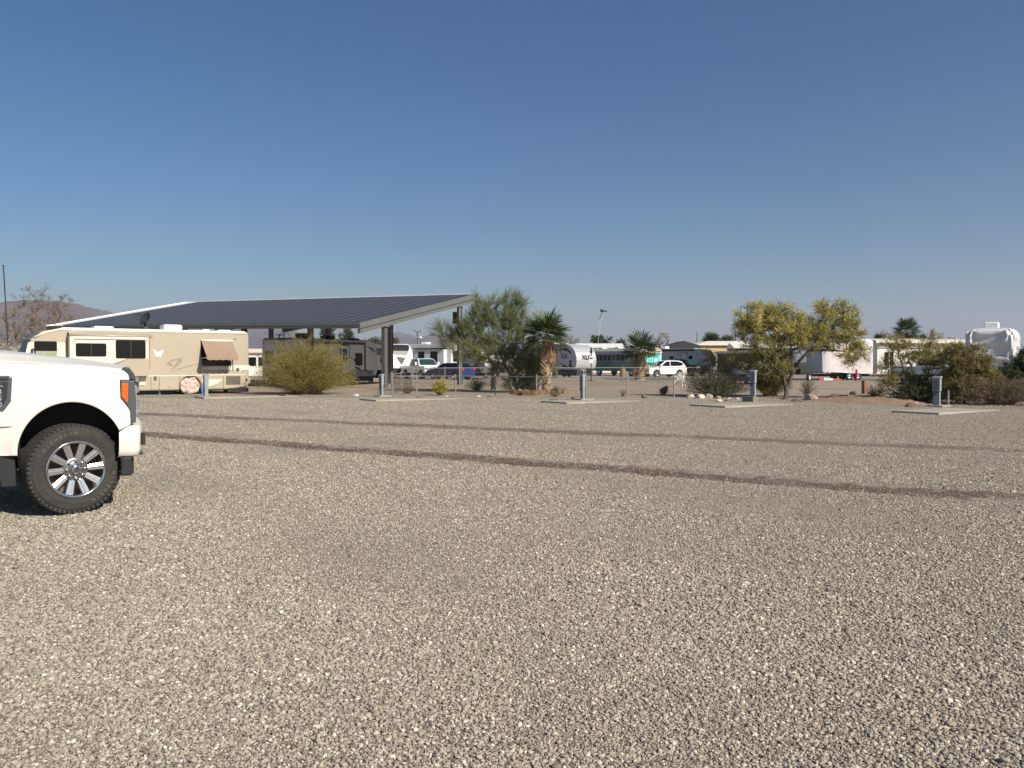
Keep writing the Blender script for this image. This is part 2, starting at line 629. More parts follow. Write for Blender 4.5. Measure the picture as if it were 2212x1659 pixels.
gi = ng.nodes.new('NodeGroupInput'); gout = ng.nodes.new('NodeGroupOutput')
m2p = ng.nodes.new('GeometryNodeMeshToPoints')
ci = ng.nodes.new('GeometryNodeCollectionInfo')
ci.inputs['Collection'].default_value = stones
ci.inputs['Separate Children'].default_value = True
ci.inputs['Reset Children'].default_value = True
iop = ng.nodes.new('GeometryNodeInstanceOnPoints')
iop.inputs['Pick Instance'].default_value = True
rr = ng.nodes.new('FunctionNodeRandomValue'); rr.data_type = 'FLOAT_VECTOR'
rr.inputs[0].default_value = (-0.5, -0.5, 0); rr.inputs[1].default_value = (0.5, 0.5, 6.283)
ri = ng.nodes.new('FunctionNodeRandomValue'); ri.data_type = 'INT'
ri.inputs[4].default_value = 0; ri.inputs[5].default_value = 6
ri.inputs['Seed'].default_value = 3
na = ng.nodes.new('GeometryNodeInputNamedAttribute'); na.data_type = 'FLOAT'
na.inputs['Name'].default_value = 'stone_size'
lk = ng.links.new
lk(gi.outputs[0], m2p.inputs['Mesh'])
lk(m2p.outputs[0], iop.inputs['Points'])
lk(ci.outputs[0], iop.inputs['Instance'])
lk(ri.outputs[2], iop.inputs['Instance Index'])
lk(rr.outputs[0], iop.inputs['Rotation'])
lk(na.outputs[0], iop.inputs['Scale'])
lk(iop.outputs[0], gout.inputs[0])
md = go.modifiers.new('scatter', 'NODES')
md.node_group = ng

# paved drive behind the yard
m_asph = mat('old_asphalt', (0.13, 0.12, 0.112), 0.9, var=0.2, scale=1.5, bump=0.3)
m_conc = mat('concrete', (0.36, 0.325, 0.265), 0.9, var=0.14, scale=2.0, bump=0.25, bscale=25)
m_conc2 = mat('kerb_concrete', (0.32, 0.29, 0.24), 0.9, var=0.15)
mb = MB()
a, b_ = G(1560, 824.5), G(2600, 828)
mb.add([(a.x - 8, a.y, .004), (b_.x + 10, b_.y, .004), (b_.x + 20, b_.y + 14, .004), (a.x - 8, a.y + 14, .004)], [(0, 1, 2, 3)])
tag(mb.build('drive', m_asph), 'old grey asphalt drive behind the yards', 'drive', kind='structure')
mb = MB()
mb.box(((a.x + b_.x) / 2, (a.y + b_.y) / 2 - 0.1, 0.05), ((b_ - a).length + 20, 0.16, 0.1), Matrix.Rotation(math.atan2(b_.y - a.y, b_.x - a.x), 3, 'Z'))
tag(mb.build('kerb', m_conc2), 'low concrete kerb along the asphalt drive', 'kerb', kind='structure')
# pale gravel drive in front of the parked vehicles
mb = MB()
a, b_ = G(1190, 817.5), G(1480, 813)
mb.add([(a.x - 3, a.y, .004), (b_.x + 4, b_.y - 6, .004), (b_.x + 6, b_.y + 6, .004), (a.x - 3, a.y + 9, .004)], [(0, 1, 2, 3)])
tag(mb.build('gravel_drive', mat('pale_drive', (0.36, 0.315, 0.25), 0.9, var=0.12, scale=3)), 'pale gravel drive under the far vehicles', 'drive', kind='structure')

# mountains far off
m_rock = mat('mountain_rock', (0.11, 0.085, 0.072), 0.95, var=0.25, scale=0.004, col2=(0.15, 0.115, 0.095))
from mathutils import noise as _ns
def mountain(name, label, prof, Y, depth, seed):
    """prof: skyline (px, py) seen from the lot, turned into a range of real height at distance Y"""
    rs = np.random.default_rng(seed)
    xs = np.linspace(prof[0][0], prof[-1][0], 420)
    ys = np.interp(xs, [p[0] for p in prof], [p[1] for p in prof])
    top = np.array([P(x, y, Y).z for x, y in zip(xs, ys)])
    wx = np.array([X(x, Y) for x in xs])
    rows = []
    NR = 48
    ph = rs.uniform(0, 6, 12)
    for r in range(NR + 1):
        t = r / NR                                # 0 foot at the near side, ridge at 0.6
        prof_t = (t / 0.6) if t < 0.6 else (1 - t) / 0.4
        row = []
        for i in range(len(xs)):
            q = Vector((wx[i] / 420, (t - 0.6) * depth / 520, seed * 7.3))
            gully = _ns.ridged_multi_fractal(q, 0.9, 2.1, 6, 1.0, 2.0) - 1.1
            z = max(0.0, top[i]) * (prof_t ** 0.9)
            if prof_t < 0.98:
                z *= 1 + 0.3 * gully * min(1.0, (1 - prof_t) * 3)
            row.append((wx[i], Y + (t - 0.6) * depth, z - 2))
        rows.append(row)
    mb = MB().grid(rows)
    o = mb.build(name, m_rock, smooth=True)
    return tag(o, label, 'mountain', kind='structure')
def jag(pts, seed, amp=3, step=9):
    rg = random.Random(seed)
    out = []
    for (x0, y0), (x1, y1) in zip(pts[:-1], pts[1:]):
        n = max(1, int(abs(x1 - x0) / step))
        out += [(x0 + (x1 - x0) * k / n, y0 + (y1 - y0) * k / n + rg.uniform(-amp, amp)) for k in range(n)]
    return out + [pts[-1]]
mountain('mountain_near', 'brown desert ridge rising behind the motorhome', jag([(-500, 700), (-300, 668), (-120, 655), (0, 655), (30, 652), (60, 660), (95, 648), (140, 650), (165, 655), (200, 664), (240, 672), (300, 690), (380, 715), (470, 745), (540, 770), (620, 783)], 3, 2.5), 3400, 2600, 1)
mountain('mountain_far', 'hazy low mountains beyond the carport', jag([(300, 740), (420, 722), (500, 706), (560, 700), (600, 706), (650, 718), (720, 735), (790, 738), (835, 722), (862, 716), (890, 722), (905, 731), (930, 722), (960, 721), (1000, 728), (1060, 735), (1140, 745), (1250, 755), (1400, 762), (1700, 768), (2000, 765), (2300, 770), (2700, 776)], 8, 2), 6200, 3000, 2)

# ------------------------------------------------------------------ solar carport
CA = Vector((-8.53, 46.0, 0))
CE = Vector((-0.867, 0.498, 0)).normalized()
CG = Vector((0.498, 0.867, 0)).normalized()
CL, CW = 30.0, 12.3
Z0, SLOPE, TILT = 3.62, math.tan(R(11.6)), 0.018
car = thing('solar_carport', 'large open steel carport roofed with dark solar panels behind the motorhome', 'carport', CA, math.atan2(CE.y, CE.x))
# local: x along the eave (e), y = -g side; e x up = ... keep g as local -y
def cl(t, w, z):
    return Vector((t, -w, z)) if False else Vector((t, CG.dot(Vector((-CE.y, CE.x, 0))) * w, z))
SGN = CG.dot(Vector((-CE.y, CE.x, 0)))
def zr(t, w): return Z0 + TILT * t + SLOPE * w
m_col = mat('carport_column', (0.13, 0.13, 0.125), 0.5, 0.2, var=0.15)
m_cfr = mat('carport_steel', (0.155, 0.156, 0.15), 0.5, 0.2, var=0.12)
m_cdk = mat('carport_beam', (0.09, 0.09, 0.085), 0.6, var=0.15)
m_sheet = mat('white_roof_sheet', (0.78, 0.78, 0.76), 0.4, var=0.04)
m_pv = mat('solar_glass', (0.05, 0.05, 0.053), 0.5, var=0.12, scale=0.4, spec=0.5)
m_pvf = mat('panel_frame', (0.3, 0.31, 0.33), 0.4, 0.6, var=0.1)
def hexa(c8):
    return MB().add(c8, [(0, 1, 2, 3), (7, 6, 5, 4), (0, 4, 5, 1), (1, 5, 6, 2), (2, 6, 7, 3), (3, 7, 4, 0)])
def slab(mb, t0, t1, w0, w1, za, zb):
    c8 = [cl(t, w, zr(t, w) + z) for z in (za, zb) for (t, w) in ((t0, w0), (t1, w0), (t1, w1), (t0, w1))]
    return mb.add(c8, [(0, 1, 2, 3), (7, 6, 5, 4), (0, 4, 5, 1), (1, 5, 6, 2), (2, 6, 7, 3), (3, 7, 4, 0)])
# bare roof deck: the white strip shows at the far end and along the ridge
slab(MB(), 0, CL, 0, CW, 0.0, 0.05).build('roof_deck', m_sheet, car)
# panels, one by one: 28 columns of 6
cols, rows_ = 28, 6
pw, pl = 1.0, (CW - 0.28) / rows_
proto = None
tilt_e = math.atan(TILT)
for i in range(cols):
    for j in range(rows_):
        if proto is None:
            me = MB().bb(0.008, pw - 0.008, 0, SGN * (pl / math.cos(R(11.6)) - 0.004), 0, 0.04).mesh('solar_panel')
            fr = MB()
            pll = pl / math.cos(R(11.6)) - 0.004
            for (x0, x1, y0, y1) in ((0.008, 0.034, 0, pll), (pw - 0.034, pw - 0.008, 0, pll)):
                fr.bb(x0, x1, SGN * y0, SGN * y1, 0.02, 0.046)
            frm = fr.mesh('panel_frame')
            me.materials.append(m_pv)
            frm.materials.append(m_pvf)
            proto = True
        t, w = 0.12 + i * pw, 0.06 + j * pl
        o = bpy.data.objects.new('solar_panel', me)
        COL.objects.link(o); o.parent = car
        o.location = cl(t, w, zr(t, w) + 0.062)
        ex = Vector((1, 0, TILT)).normalized()
        ey = Vector((0, SGN, SLOPE)).normalized() * SGN
        ez = ex.cross(ey).normalized()
        o.rotation_euler = Matrix((ex, ey, ez)).transposed().to_euler()
        f_ = bpy.data.objects.new('panel_frame', frm)
        COL.objects.link(f_); f_.parent = o
# fascia channels
slab(MB(), -0.06, -0.003, -0.05, CW + 0.05, -0.19, 0.11).build('gable_fascia', m_cfr, car)
slab(MB(), CL + 0.003, CL + 0.06, -0.05, CW + 0.05, -0.25, 0.11).build('gable_fascia', m_sheet, car)
slab(MB(), -0.003, CL, -0.06, -0.003, -0.20, 0.055).build('eave_fascia', m_cdk, car)
slab(MB(), -0.003, CL, CW + 0.003, CW + 0.06, -0.15, 0.12).build('ridge_trim', m_sheet, car)
# purlins under the deck
for k in range(7):
    w = 0.25 + k * (CW - 0.5) / 6
    slab(MB(), 0.01, CL - 0.01, w - 0.04, w + 0.04, -0.19, -0.003).build('purlin', m_cdk, car)
BAY = 5.85
for k in range(6):
    t = 0.12 + k * BAY
    if k == 5: t = CL - 0.3
    # tapered rafter
    def hx(t0, t1, prof):
        vs = [cl(tt, w, zr(tt, w) + z) for tt in (t0, t1) for (w, z) in prof]
        n = len(prof)
        fs = [tuple(range(n)), tuple(range(2 * n - 1, n - 1, -1))] + [(i, (i + 1) % n, n + (i + 1) % n, n + i) for i in range(n)]
        return MB().add(vs, fs)
    hx(t - 0.09, t + 0.09, [(0.05, -0.2), (CW - 0.1, -0.2), (CW - 0.1, -0.36), (10.3, -0.5), (2.4, -0.5), (0.05, -0.45)] if k else [(0.05, -0.25), (CW - 0.1, -0.25), (CW - 0.1, -0.46), (0.05, -0.5)]).build('rafter', m_cfr if k == 0 else m_cdk, car)
    for w in (2.35, 10.3):
        zt = zr(t, w) - 0.5
        zb = -0.02
        mb = MB()
        p = cl(t, w, 0)
        # H column: two flanges and a web
        mb.bb(p.x - 0.12, p.x + 0.12, p.y - 0.155, p.y - 0.135, zb, zt)
        mb.bb(p.x - 0.12, p.x + 0.12, p.y + 0.135, p.y + 0.155, zb, zt)
        mb.bb(p.x - 0.08, p.x - 0.05, p.y - 0.133, p.y + 0.133, zb, zt)
        mb.bb(p.x + 0.05, p.x + 0.08, p.y - 0.133, p.y + 0.133, zb, zt)
        col = mb.build('column', m_col, car)
        MB().bb(p.x - 0.22, p.x + 0.22, p.y - 0.22, p.y + 0.22, zt + 0.002, zt + 0.03).build('cap_plate', m_galv, col)
# inverter box on the far right column
p = cl(0.12, 10.3, 0)
ib = MB().bb(p.x + 0.2, p.x + 0.52, p.y - 0.25 , p.y + 0.1, 4.1, 4.9).build('inverter_box', mat('inverter', (0.06, 0.06, 0.06), 0.5), car, bevel=0.03)
mb = MB()
mb.lathe([(0, -0.28), (0.11, -0.28), (0.11, 0.28), (0, 0.28)], 10, (p.x + 0.36, p.y - 0.38, 4.65), 'z')
mb.build('white_canister', m_white, ib)
MB().tube([cl(0.02, 10.1, 0.0), cl(0.02, 10.1, 5.2)], 0.03, 6).build('conduit', m_galv, car)
MB().tube([cl(-0.25, 10.5, 3.6), cl(-0.25, 10.5, 5.3)], 0.025, 6).build('conduit', m_galv, car)

# ------------------------------------------------------------------ hook-up pads and pedestals
PDIR = Vector((0.81, 0.586, 0)).normalized()            # long way of the pads
PN = Vector((PDIR.y, -PDIR.x, 0))                       # short way, towards the right
def pad(px, py, length, width, label):
    p = G(px, py, 0.0)
    o = thing('concrete_pad', label, 'concrete pad', p, math.atan2(PDIR.y, PDIR.x), 'hook-up pads along the lot edge')
    mb = MB()
    rgp = random.Random(int(px))
    n = 8
    near = [(0, 0)] 
    # slightly settled slab with worn edges
    vs, fs = [], []
    for iz, z in enumerate((-0.02, 0.085)):
        for i in range(n + 1):
            for j in (0, 1):
                jx = rgp.uniform(-0.012, 0.012) if iz else 0
                vs.append((length * i / n + (jx if 0 < i < n else 0), width * j + jx, z + (rgp.uniform(-0.006, 0.006) if iz else 0) - (0.05 * i / n if iz else 0)))
    def I(iz, i, j): return iz * (n + 1) * 2 + i * 2 + j
    for i in range(n):
        fs += [(I(1, i, 0), I(1, i + 1, 0), I(1, i + 1, 1), I(1, i, 1)), (I(0, i, 0), I(0, i, 1), I(0, i + 1, 1), I(0, i + 1, 0))]
        for j in (0, 1):
            fs.append((I(0, i, j), I(0, i + 1, j), I(1, i + 1, j), I(1, i, j)))
    for i in (0, n):
        fs.append((I(0, i, 0), I(0, i, 1), I(1, i, 1), I(1, i, 0)))
    mb.add(vs, fs)
    mb.build('slab', m_conc, o, bevel=0.012, seg=1)
    return o
pad(441, 863, 4.0, 1.4, 'thin grey concrete pad beside the parked beige motorhome')
pad(812, 868.6, 3.9, 1.45, 'concrete pad in front of the pedestal at the carport corner')
pad(1224, 874.3, 3.7, 1.5, 'concrete pad in front of the pedestal with a water tap')
pad(1566, 883, 3.7, 1.5, 'concrete pad in front of the yellow flowering palo verde')
pad(2028, 898, 3.8, 1.4, 'nearest concrete pad, at the right edge of the lot')

m_ped = mat('pedestal_grey', (0.26, 0.29, 0.32), 0.5, 0.1, var=0.12, scale=4)
m_pedd = mat('pedestal_dark', (0.15, 0.17, 0.2), 0.5, 0.2, var=0.15)
def pedestal(px, py, h, w, d, label, blockbase=False, tap=False, rot=None, pole=False):
    p = G(px, py, GZ)
    o = thing('utility_pedestal', label, 'utility pedestal', p, math.atan2(PDIR.y, PDIR.x) if rot is None else rot, 'hook-up pedestals along the lot edge')
    # local x = away along the pad, y = left; the meter face looks to -x and is w wide, the side is d deep
    z0 = 0.2 if blockbase else 0.0
    MB().bb(0, d, -w / 2, w / 2, z0, z0 + h * 0.5).build('lower_cabinet', m_ped, o, bevel=0.012)
    up = MB().bb(-0.015, d + 0.02, -w / 2 - 0.015, w / 2 + 0.015, z0 + h * 0.5 + 0.003, z0 + h * 0.93).build('upper_cabinet', m_ped, o, bevel=0.012)
    MB().prism([(-0.05, z0 + h * 0.93 + 0.002), (d + 0.04, z0 + h * 0.93 + 0.002), (d + 0.04, z0 + h), (0.0, z0 + h - 0.01)], -w / 2 - 0.03, w / 2 + 0.03).build('rain_hood', m_ped, o, bevel=0.008)
    MB().bb(-0.022, -0.017, -w * 0.36, w * 0.36, z0 + h * 0.56, z0 + h * 0.88).build('breaker_door', m_pedd, up)
    MB().bb(-0.03, -0.002, -w * 0.42, w * 0.42, z0 + h * 0.46, z0 + h * 0.49).build('outlet_lip', m_black, o)
    fl = MB()
    fl.lathe([(0, -0.012), (0.03, -0.012), (0.03, 0.012), (0, 0.012)], 10, (-0.03, w * 0.3, z0 + h * 0.4), 'x')
    fl.build('outlet', m_black, o)
    if not blockbase:
        MB().bb(-0.2, d + 0.3, -w / 2 - 0.2, w / 2 + 0.12, -0.015, 0.05).build('base_slab', m_conc2, o, bevel=0.01)
    if blockbase:
        MB().bb(-0.14, d + 0.1, -w / 2 - 0.04, w / 2 + 0.26, -0.02, z0 - 0.003).build('concrete_block', mat('block_grey', (0.2, 0.175, 0.15), 0.9), o, bevel=0.02)
    if tap:
        t = MB()
        t.tube([(0.1, 0, z0 + h - 0.02), (0.1, 0, z0 + h + 0.2)], 0.022, 8)
        t.tube([(0.1, 0, z0 + h + 0.16), (0.02, 0, z0 + h + 0.2), (-0.03, 0, z0 + h + 0.13)], 0.018, 6)
        t.tube([(0.1, -0.05, z0 + h + 0.23), (0.1, 0.05, z0 + h + 0.23)], 0.02, 6)
        t.blob((0.1, 0, z0 + h + 0.2), (0.04, 0.04, 0.05))
        t.build('water_tap', m_galv, o, smooth=True)
    if pole:
        MB().tube([(0.35, -w / 2 - 0.12, 0.0), (0.35, -w / 2 - 0.12, 0.55)], 0.022, 8).build('standpipe', m_galv, o)
    return o
pd1 = pedestal(441, 857, 0.98, 0.2, 0.15, 'slim grey pedestal with a blue hose beside the motorhome rear wheel')
hose = MB()
hp = [(-0.04, 0.02, 0.52), (-0.09, 0.06, 0.42), (-0.08, 0.02, 0.25), (-0.07, -0.05, 0.08), (-0.12, -0.02, 0.04)]
hose.tube(hp, 0.03, 8)
hose.build('blue_hose', mat('blue_hose', (0.05, 0.2, 0.5), 0.5), pd1, smooth=True)
pedestal(822, 856.5, 0.98, 0.22, 0.09, 'grey utility pedestal beside the right front carport column')
pedestal(1256, 864, 1.02, 0.22, 0.09, 'pale grey pedestal with a water tap on top', tap=True, rot=math.atan2(PDIR.y, PDIR.x) - 0.18)
pedestal(1625, 868, 1.0, 0.21, 0.08, 'pedestal on a concrete block below the yellow palo verde', blockbase=True)
pedestal(2022, 878.5, 1.02, 0.22, 0.09, 'dark faced pedestal at the right in front of olive shrubs', pole=True)

# ------------------------------------------------------------------ beige motorhome
MH = Vector((-0.8, -0.6, 0))                     # heading (front end)
ML = Vector((0.6, -0.8, 0))                      # its left side, the one in view
MW = 2.5
mhp = Vector((-12.9, 40.2, 0))                   # rear corner of the near side
MLEN = 9.6
mh_c = mhp - ML * (MW / 2)
rv = thing('motorhome', 'long beige motorhome with a slide-out and a tan window awning', 'motorhome', mh_c, math.atan2(MH.y, MH.x))
def mhx(px, py, out=0.0):
    h = plane_hit(px, py, mhp + ML * out, ML)
    return (h - mhp).dot(MH), h.z
def c3(x, y): return (21.94 + x * 0.24307, 680.3 + y * 0.24307)
def m3(x, y, out=0.0): return mhx(*c3(x, y), out)
m_tan = mat('beige_gelcoat', (0.42, 0.362, 0.272), 0.35, var=0.06, scale=0.8, coat=0.2)
m_cream = mat('cream_gelcoat', (0.72, 0.67, 0.55), 0.32, var=0.04, scale=0.8, coat=0.2)
m_brown = mat('graphic_brown', (0.3, 0.24, 0.18), 0.4, var=0.05)
m_dkbr = mat('front_cap_grey', (0.16, 0.145, 0.12), 0.4, var=0.08)
YS = MW / 2
zt, zb = 2.98, 0.2
# body shell: side profile with a raked rounded front, extruded
prof = [(0.0, 0.45), (0.08, 0.3), (0.9, 0.2)]
wx, wz = m3(1605, 640)
ww = 0.47
ww = 0.5
prof += [(wx - ww, 0.2)] + [(wx + ww * math.cos(a), 0.36 + ww * math.sin(a)) for a in [R(180 - 15 * k) for k in range(0, 13)]] + [(wx + ww, 0.2)]
fx = MLEN - 1.9
prof += [(fx - .5, 0.2)] + [(fx + .5 * math.cos(a), 0.36 + .5 * math.sin(a)) for a in [R(180 - 15 * k) for k in range(0, 13)]] + [(fx + .5, 0.2)]
prof += [(MLEN - 0.15, 0.22), (MLEN, 0.45), (MLEN - 0.02, 1.2), (MLEN - 0.12, 1.9), (MLEN - 0.32, 2.5), (MLEN - 0.75, 2.84), (MLEN - 1.3, zt - 0.03), (MLEN - 1.9, zt), (0.12, zt), (0.0, zt - 0.12)]
body = MB().prism(prof, -YS, YS).build('body', m_tan, rv, bevel=0.09, seg=3)
# roof sheet
MB().bb(0.15, MLEN - 1.5, -YS + 0.1, YS - 0.12, zt + 0.002, zt + 0.04).build('roof', m_white, rv)
MB().tube([(0.1, YS - 0.02, zt - 0.06), (MLEN - 1.4, YS - 0.02, zt - 0.06), (MLEN - 0.85, YS - 0.02, zt - 0.2), (MLEN - 0.45, YS - 0.01, zt - 0.42)], 0.055, 8).build('gutter_rail', m_cream, rv, smooth=True)
def skin(pts, y0, y1, name, m, parent, bevel=0.0):
    return MB().prism(pts, y0, y1).build(name, m, parent, bevel=bevel)
def lp(c3pts, out=0.0): return [m3(x, y, out) for (x, y) in c3pts]
# front side: cream area round the driver window
x0, z0 = m3(180, 225); x1, _ = m3(490, 225)
skin([(x1, 2.36), (MLEN - 0.22, 2.36), (MLEN - 0.06, 1.7), (MLEN - 0.02, 0.95), (x1, 0.95)], YS + 0.002, YS + 0.012, 'cream_panel', m_cream, rv)
xa, za = m3(212, 232); xb, _ = m3(415, 232)
w = skin(rrect(xb, xa, 1.42, za, 0.06), YS + 0.014, YS + 0.03, 'driver_window', m_glass, rv)
cur = MB()
for k in range(9):
    t = xa - 0.06 - k * 0.09
    cur.bb(t - 0.075, t, YS + 0.031, YS + 0.034 + 0.004 * (k % 2), 1.46, za - 0.42)
cur.build('curtain', mat('curtain', (0.4, 0.4, 0.24), 0.9, var=0.2), w)
# windshield and cap on the front
cap = MB()
cap.add([(MLEN + 0.012, -1.05, 1.15), (MLEN + 0.012, 1.05, 1.15), (MLEN - 0.1, 1.05, 1.98), (MLEN - 0.1, -1.05, 1.98)], [(0, 1, 2, 3)])
cap.add([(MLEN - 0.1, -1.05, 1.98), (MLEN - 0.1, 1.05, 1.98), (MLEN - 0.25, 1.05, 2.42), (MLEN - 0.25, -1.05, 2.42)], [(0, 1, 2, 3)])
cap.build('windshield', mat('windshield_teal', (0.008, 0.025, 0.028), 0.35, var=0, spec=0.2), rv, solid=0.02)
MB().add([(MLEN - 0.26, -1.1, 2.45), (MLEN - 0.26, 1.1, 2.45), (MLEN - 0.73, 1.1, 2.88), (MLEN - 0.73, -1.1, 2.88)], [(0, 1, 2, 3)]).build('front_cap', m_dkbr, rv, solid=-0.02)
# slide-out
SO = 0.42
sx0, _ = m3(1232, 300, SO); sx1, _ = m3(525, 300, SO)
_, sz1 = m3(800, 182, SO); _, sz0 = m3(1200, 545, SO)
so = MB().bb(sx0, sx1, YS - 0.05, YS + SO, sz0, sz1).build('slide_out', m_tan, rv, bevel=0.02)
pw_ = [m3(*p, SO) for p in ((532, 190), (1228, 190), (1228, 388), (1040, 388), (860, 450), (532, 450))]
skin(pw_, YS + SO + 0.002, YS + SO + 0.01, 'cream_panel', m_cream, so)
st = [m3(*p, SO) for p in ((860, 455), (1040, 390), (1040, 393), (930, 442), (862, 462))]
skin(st, YS + SO + 0.011, YS + SO + 0.014, 'stripe', m_brown, so)
for (a0, a1, b0, b1) in ((582, 855, 250, 369), (937, 1204, 224, 386)):
    (ax, az), (bx, bz) = m3(a0, b0, SO), m3(a1, b1, SO)
    wd = skin(rrect(bx, ax, bz, az, 0.06), YS + SO + 0.012, YS + SO + 0.03, 'window', m_glass, so)
    mid = (ax + bx) / 2
    MB().bb(mid - 0.018, mid + 0.018, YS + SO + 0.031, YS + SO + 0.037, bz + 0.02, az - 0.02).build('window_bar', m_black, wd)
(ax, az), (bx, bz) = m3(570, 203, SO), m3(1225, 222, SO)
MB().bb(bx, ax, YS + SO + 0.015, YS + SO + 0.07, bz, az).build('slide_trim', m_cream, so, bevel=0.01)
# slide topper awning roll
(ax, az), (bx, _) = m3(525, 172, SO), m3(1262, 172, SO)
MB().tube([(ax, YS + SO - 0.02, az - 0.03), (bx, YS + SO - 0.02, az - 0.03)], 0.06, 10).build('topper_roll', m_tan, so, smooth=True)
MB().add([(ax, YS + SO - 0.02, az + 0.03), (bx, YS + SO - 0.02, az + 0.03), (bx, YS - 0.02, az + 0.14), (ax, YS - 0.02, az + 0.14)], [(0, 1, 2, 3)]).build('topper_fabric', m_tan, so, solid=0.01)
# W mark and swooshes
def flat(name, pts, m, out=0.0, y=0.003):
    return skin([m3(*p) for p in pts], YS + y, YS + y + 0.003, name, m, rv)
xw, zw = m3(1318, 340)
for k in (-1, 1):
    o_ = 0.145 * k
    wp = [(xw - o_ + 0.16 * s, zz) for s, zz in ()]
(wa, wz1), (wb, wz0) = m3(1270, 310), m3(1365, 370)
ww_ = (wa - wb)
def wl(u, v): return (wa - ww_ * u, wz0 + (wz1 - wz0) * v)
flat_w = MB()
flat_w.prism([wl(0.0, 1), wl(0.24, 1), wl(0.36, 0.45), wl(0.46, 0.82), wl(0.56, 0.82), wl(0.62, 0.45), wl(0.78, 1), wl(1.0, 1), wl(0.72, 0), wl(0.56, 0), wl(0.51, 0.3), wl(0.44, 0), wl(0.26, 0)], YS + 0.003, YS + 0.008)
flat_w.build('letter_w', m_white, rv)
flat('swoosh', [(1380, 435), (1432, 398), (1500, 385), (1535, 384), (1522, 420), (1490, 455), (1422, 494), (1462, 448), (1492, 408), (1470, 402), (1415, 423), (1450, 440), (1432, 458)], m_brown)
flat('pinstripe', [(1428, 508), (1500, 474), (1600, 447), (1692, 430), (1692, 437), (1600, 455), (1510, 482)], m_brown)
flat('white_stripe', [(1695, 478), (1780, 460), (1900, 452), (1985, 448), (2130, 446), (2130, 488), (1985, 488), (1780, 486)], m_cream)
flat('belt_line', [(1000, 541), (2090, 527), (2090, 533), (1000, 550)], m_cream, y=0.004)
# rear window with awning
(ax, az), (bx, bz) = m3(1695, 222), m3(1960, 452)
rw = skin(rrect(bx, ax, bz, az, 0.04), YS + 0.002, YS + 0.03, 'rear_window', m_glass, rv)
MB().bb((ax + bx) / 2 - 0.02, (ax + bx) / 2 + 0.02, YS + 0.031, YS + 0.04, bz, az).build('window_bar', m_black, rw)
m_aw = mat('tan_awning', (0.34, 0.235, 0.17), 0.8, var=0.06, trans=0.12)

(ax, az), (bx, _) = m3(1698, 232), m3(1972, 232)
AO = 0.85
az2 = az - 0.78
rows_ = []
for i in range(9):
    t = i / 8
    rows_.append([(ax + (bx - ax) * j / 12, YS + 0.05 + AO * t, az + (az2 - az) * t - 0.02 * math.sin(math.pi * t)) for j in range(13)])
awn = MB().grid(rows_).build('window_awning', m_aw, rv, solid=0.008)
val = MB()
pts_t = [(ax + (bx - ax) * j / 40, YS + 0.05 + AO + 0.004, az2) for j in range(41)]
pts_b = [(ax + (bx - ax) * j / 40, YS + 0.05 + AO + 0.012, az2 - 0.10 - 0.03 * abs(math.sin(math.pi * j / 8))) for j in range(41)]
val.grid([pts_t, pts_b]).build('valance', m_aw, awn, solid=0.006)
MB().tube([(ax + 0.02, YS + 0.06, az + 0.02), (bx - 0.02, YS + 0.06, az + 0.02)], 0.06, 10).build('awning_roll', m_cream, awn, smooth=True)
for xx in (ax + 0.03, bx - 0.03):
    MB().tube([(xx, YS + 0.05 + AO, az2 - 0.02), (xx, YS + 0.06, az2 - 0.03), (xx, YS + 0.05, az2 - 0.6)], 0.022, 6).build('awning_arm', m_galv, awn)
# vents, louvres, lights, hatches
def patch(name, a, b, m, y0=0.002, y1=0.02, parent=None):
    (ax, az), (bx, bz) = m3(*a), m3(*b)
    return MB().bb(bx, ax, YS + y0, YS + y1, bz, az).build(name, m, parent or rv, bevel=0.006, seg=1)
v_ = patch('furnace_vent', (2000, 465), (2047, 512), m_cream)
patch('vent_grille', (2006, 473), (2036, 505), mat('grille_brown', (0.09, 0.08, 0.06), 0.6), 0.022, 0.03, v_)
lv = patch('radiator_louvre', (1920, 543), (2046, 617), mat('louvre_dark', (0.11, 0.105, 0.085), 0.6))
(ax, az), (bx, bz) = m3(1922, 545), m3(2044, 615)
for k in range(9):
    z = az - (k + 0.7) * (az - bz) / 9.5
    MB().box(((ax + bx) / 2, YS + 0.03, z), (ax - bx - 0.03, 0.035, 0.014), Matrix.Rotation(R(35), 3, 'X')).build('slat', mat('louvre_slat', (0.24, 0.22, 0.17), 0.5), lv)
patch('marker_light', (1984, 209), (2006, 221), mat('amber_dark', (0.28, 0.17, 0.06), 0.4))
patch('service_hatch', (1276, 545), (1302, 582), mat('grille_brown', (0.09, 0.08, 0.06)))
patch('side_lamp', (2097, 565), (2108, 592), m_black)
for (xh, yh) in ((1415, 640), (1808, 637), (1280, 612)):
    patch('hatch_latch', (xh - 9, yh - 4), (xh + 9, yh + 4), m_galv)
for xh in (1250, 1325, 1506, 1895, 2092):
    (ax, az), (_, bz) = m3(xh, 543), m3(xh, 672)
    MB().bb(ax - 0.008, ax + 0.008, YS + 0.001, YS + 0.005, bz, az).build('panel_gap', m_dark, rv)
xg, _ = m3(1240, 300)
MB().bb(xg - 0.008, xg + 0.008, YS + 0.001, YS + 0.005, 1.2, 2.75).build('panel_gap', m_dark, rv)
flat('white_wedge', [(1702, 574), (1893, 572), (1840, 610), (1762, 634), (1725, 634)], m_cream)
# dark open bay under the slide
(ax, az), (bx, bz) = m3(1010, 553), m3(1142, 680)
MB().bb(bx, ax, YS + 0.002, YS + 0.01, 0.24, az).build('open_bay', m_black, rv)
(ax, az), (bx, bz) = m3(1146, 553), m3(1200, 625)
MB().bb(bx, ax, YS + 0.004, YS + 0.05, bz, az).build('bay_door', m_cream, rv)
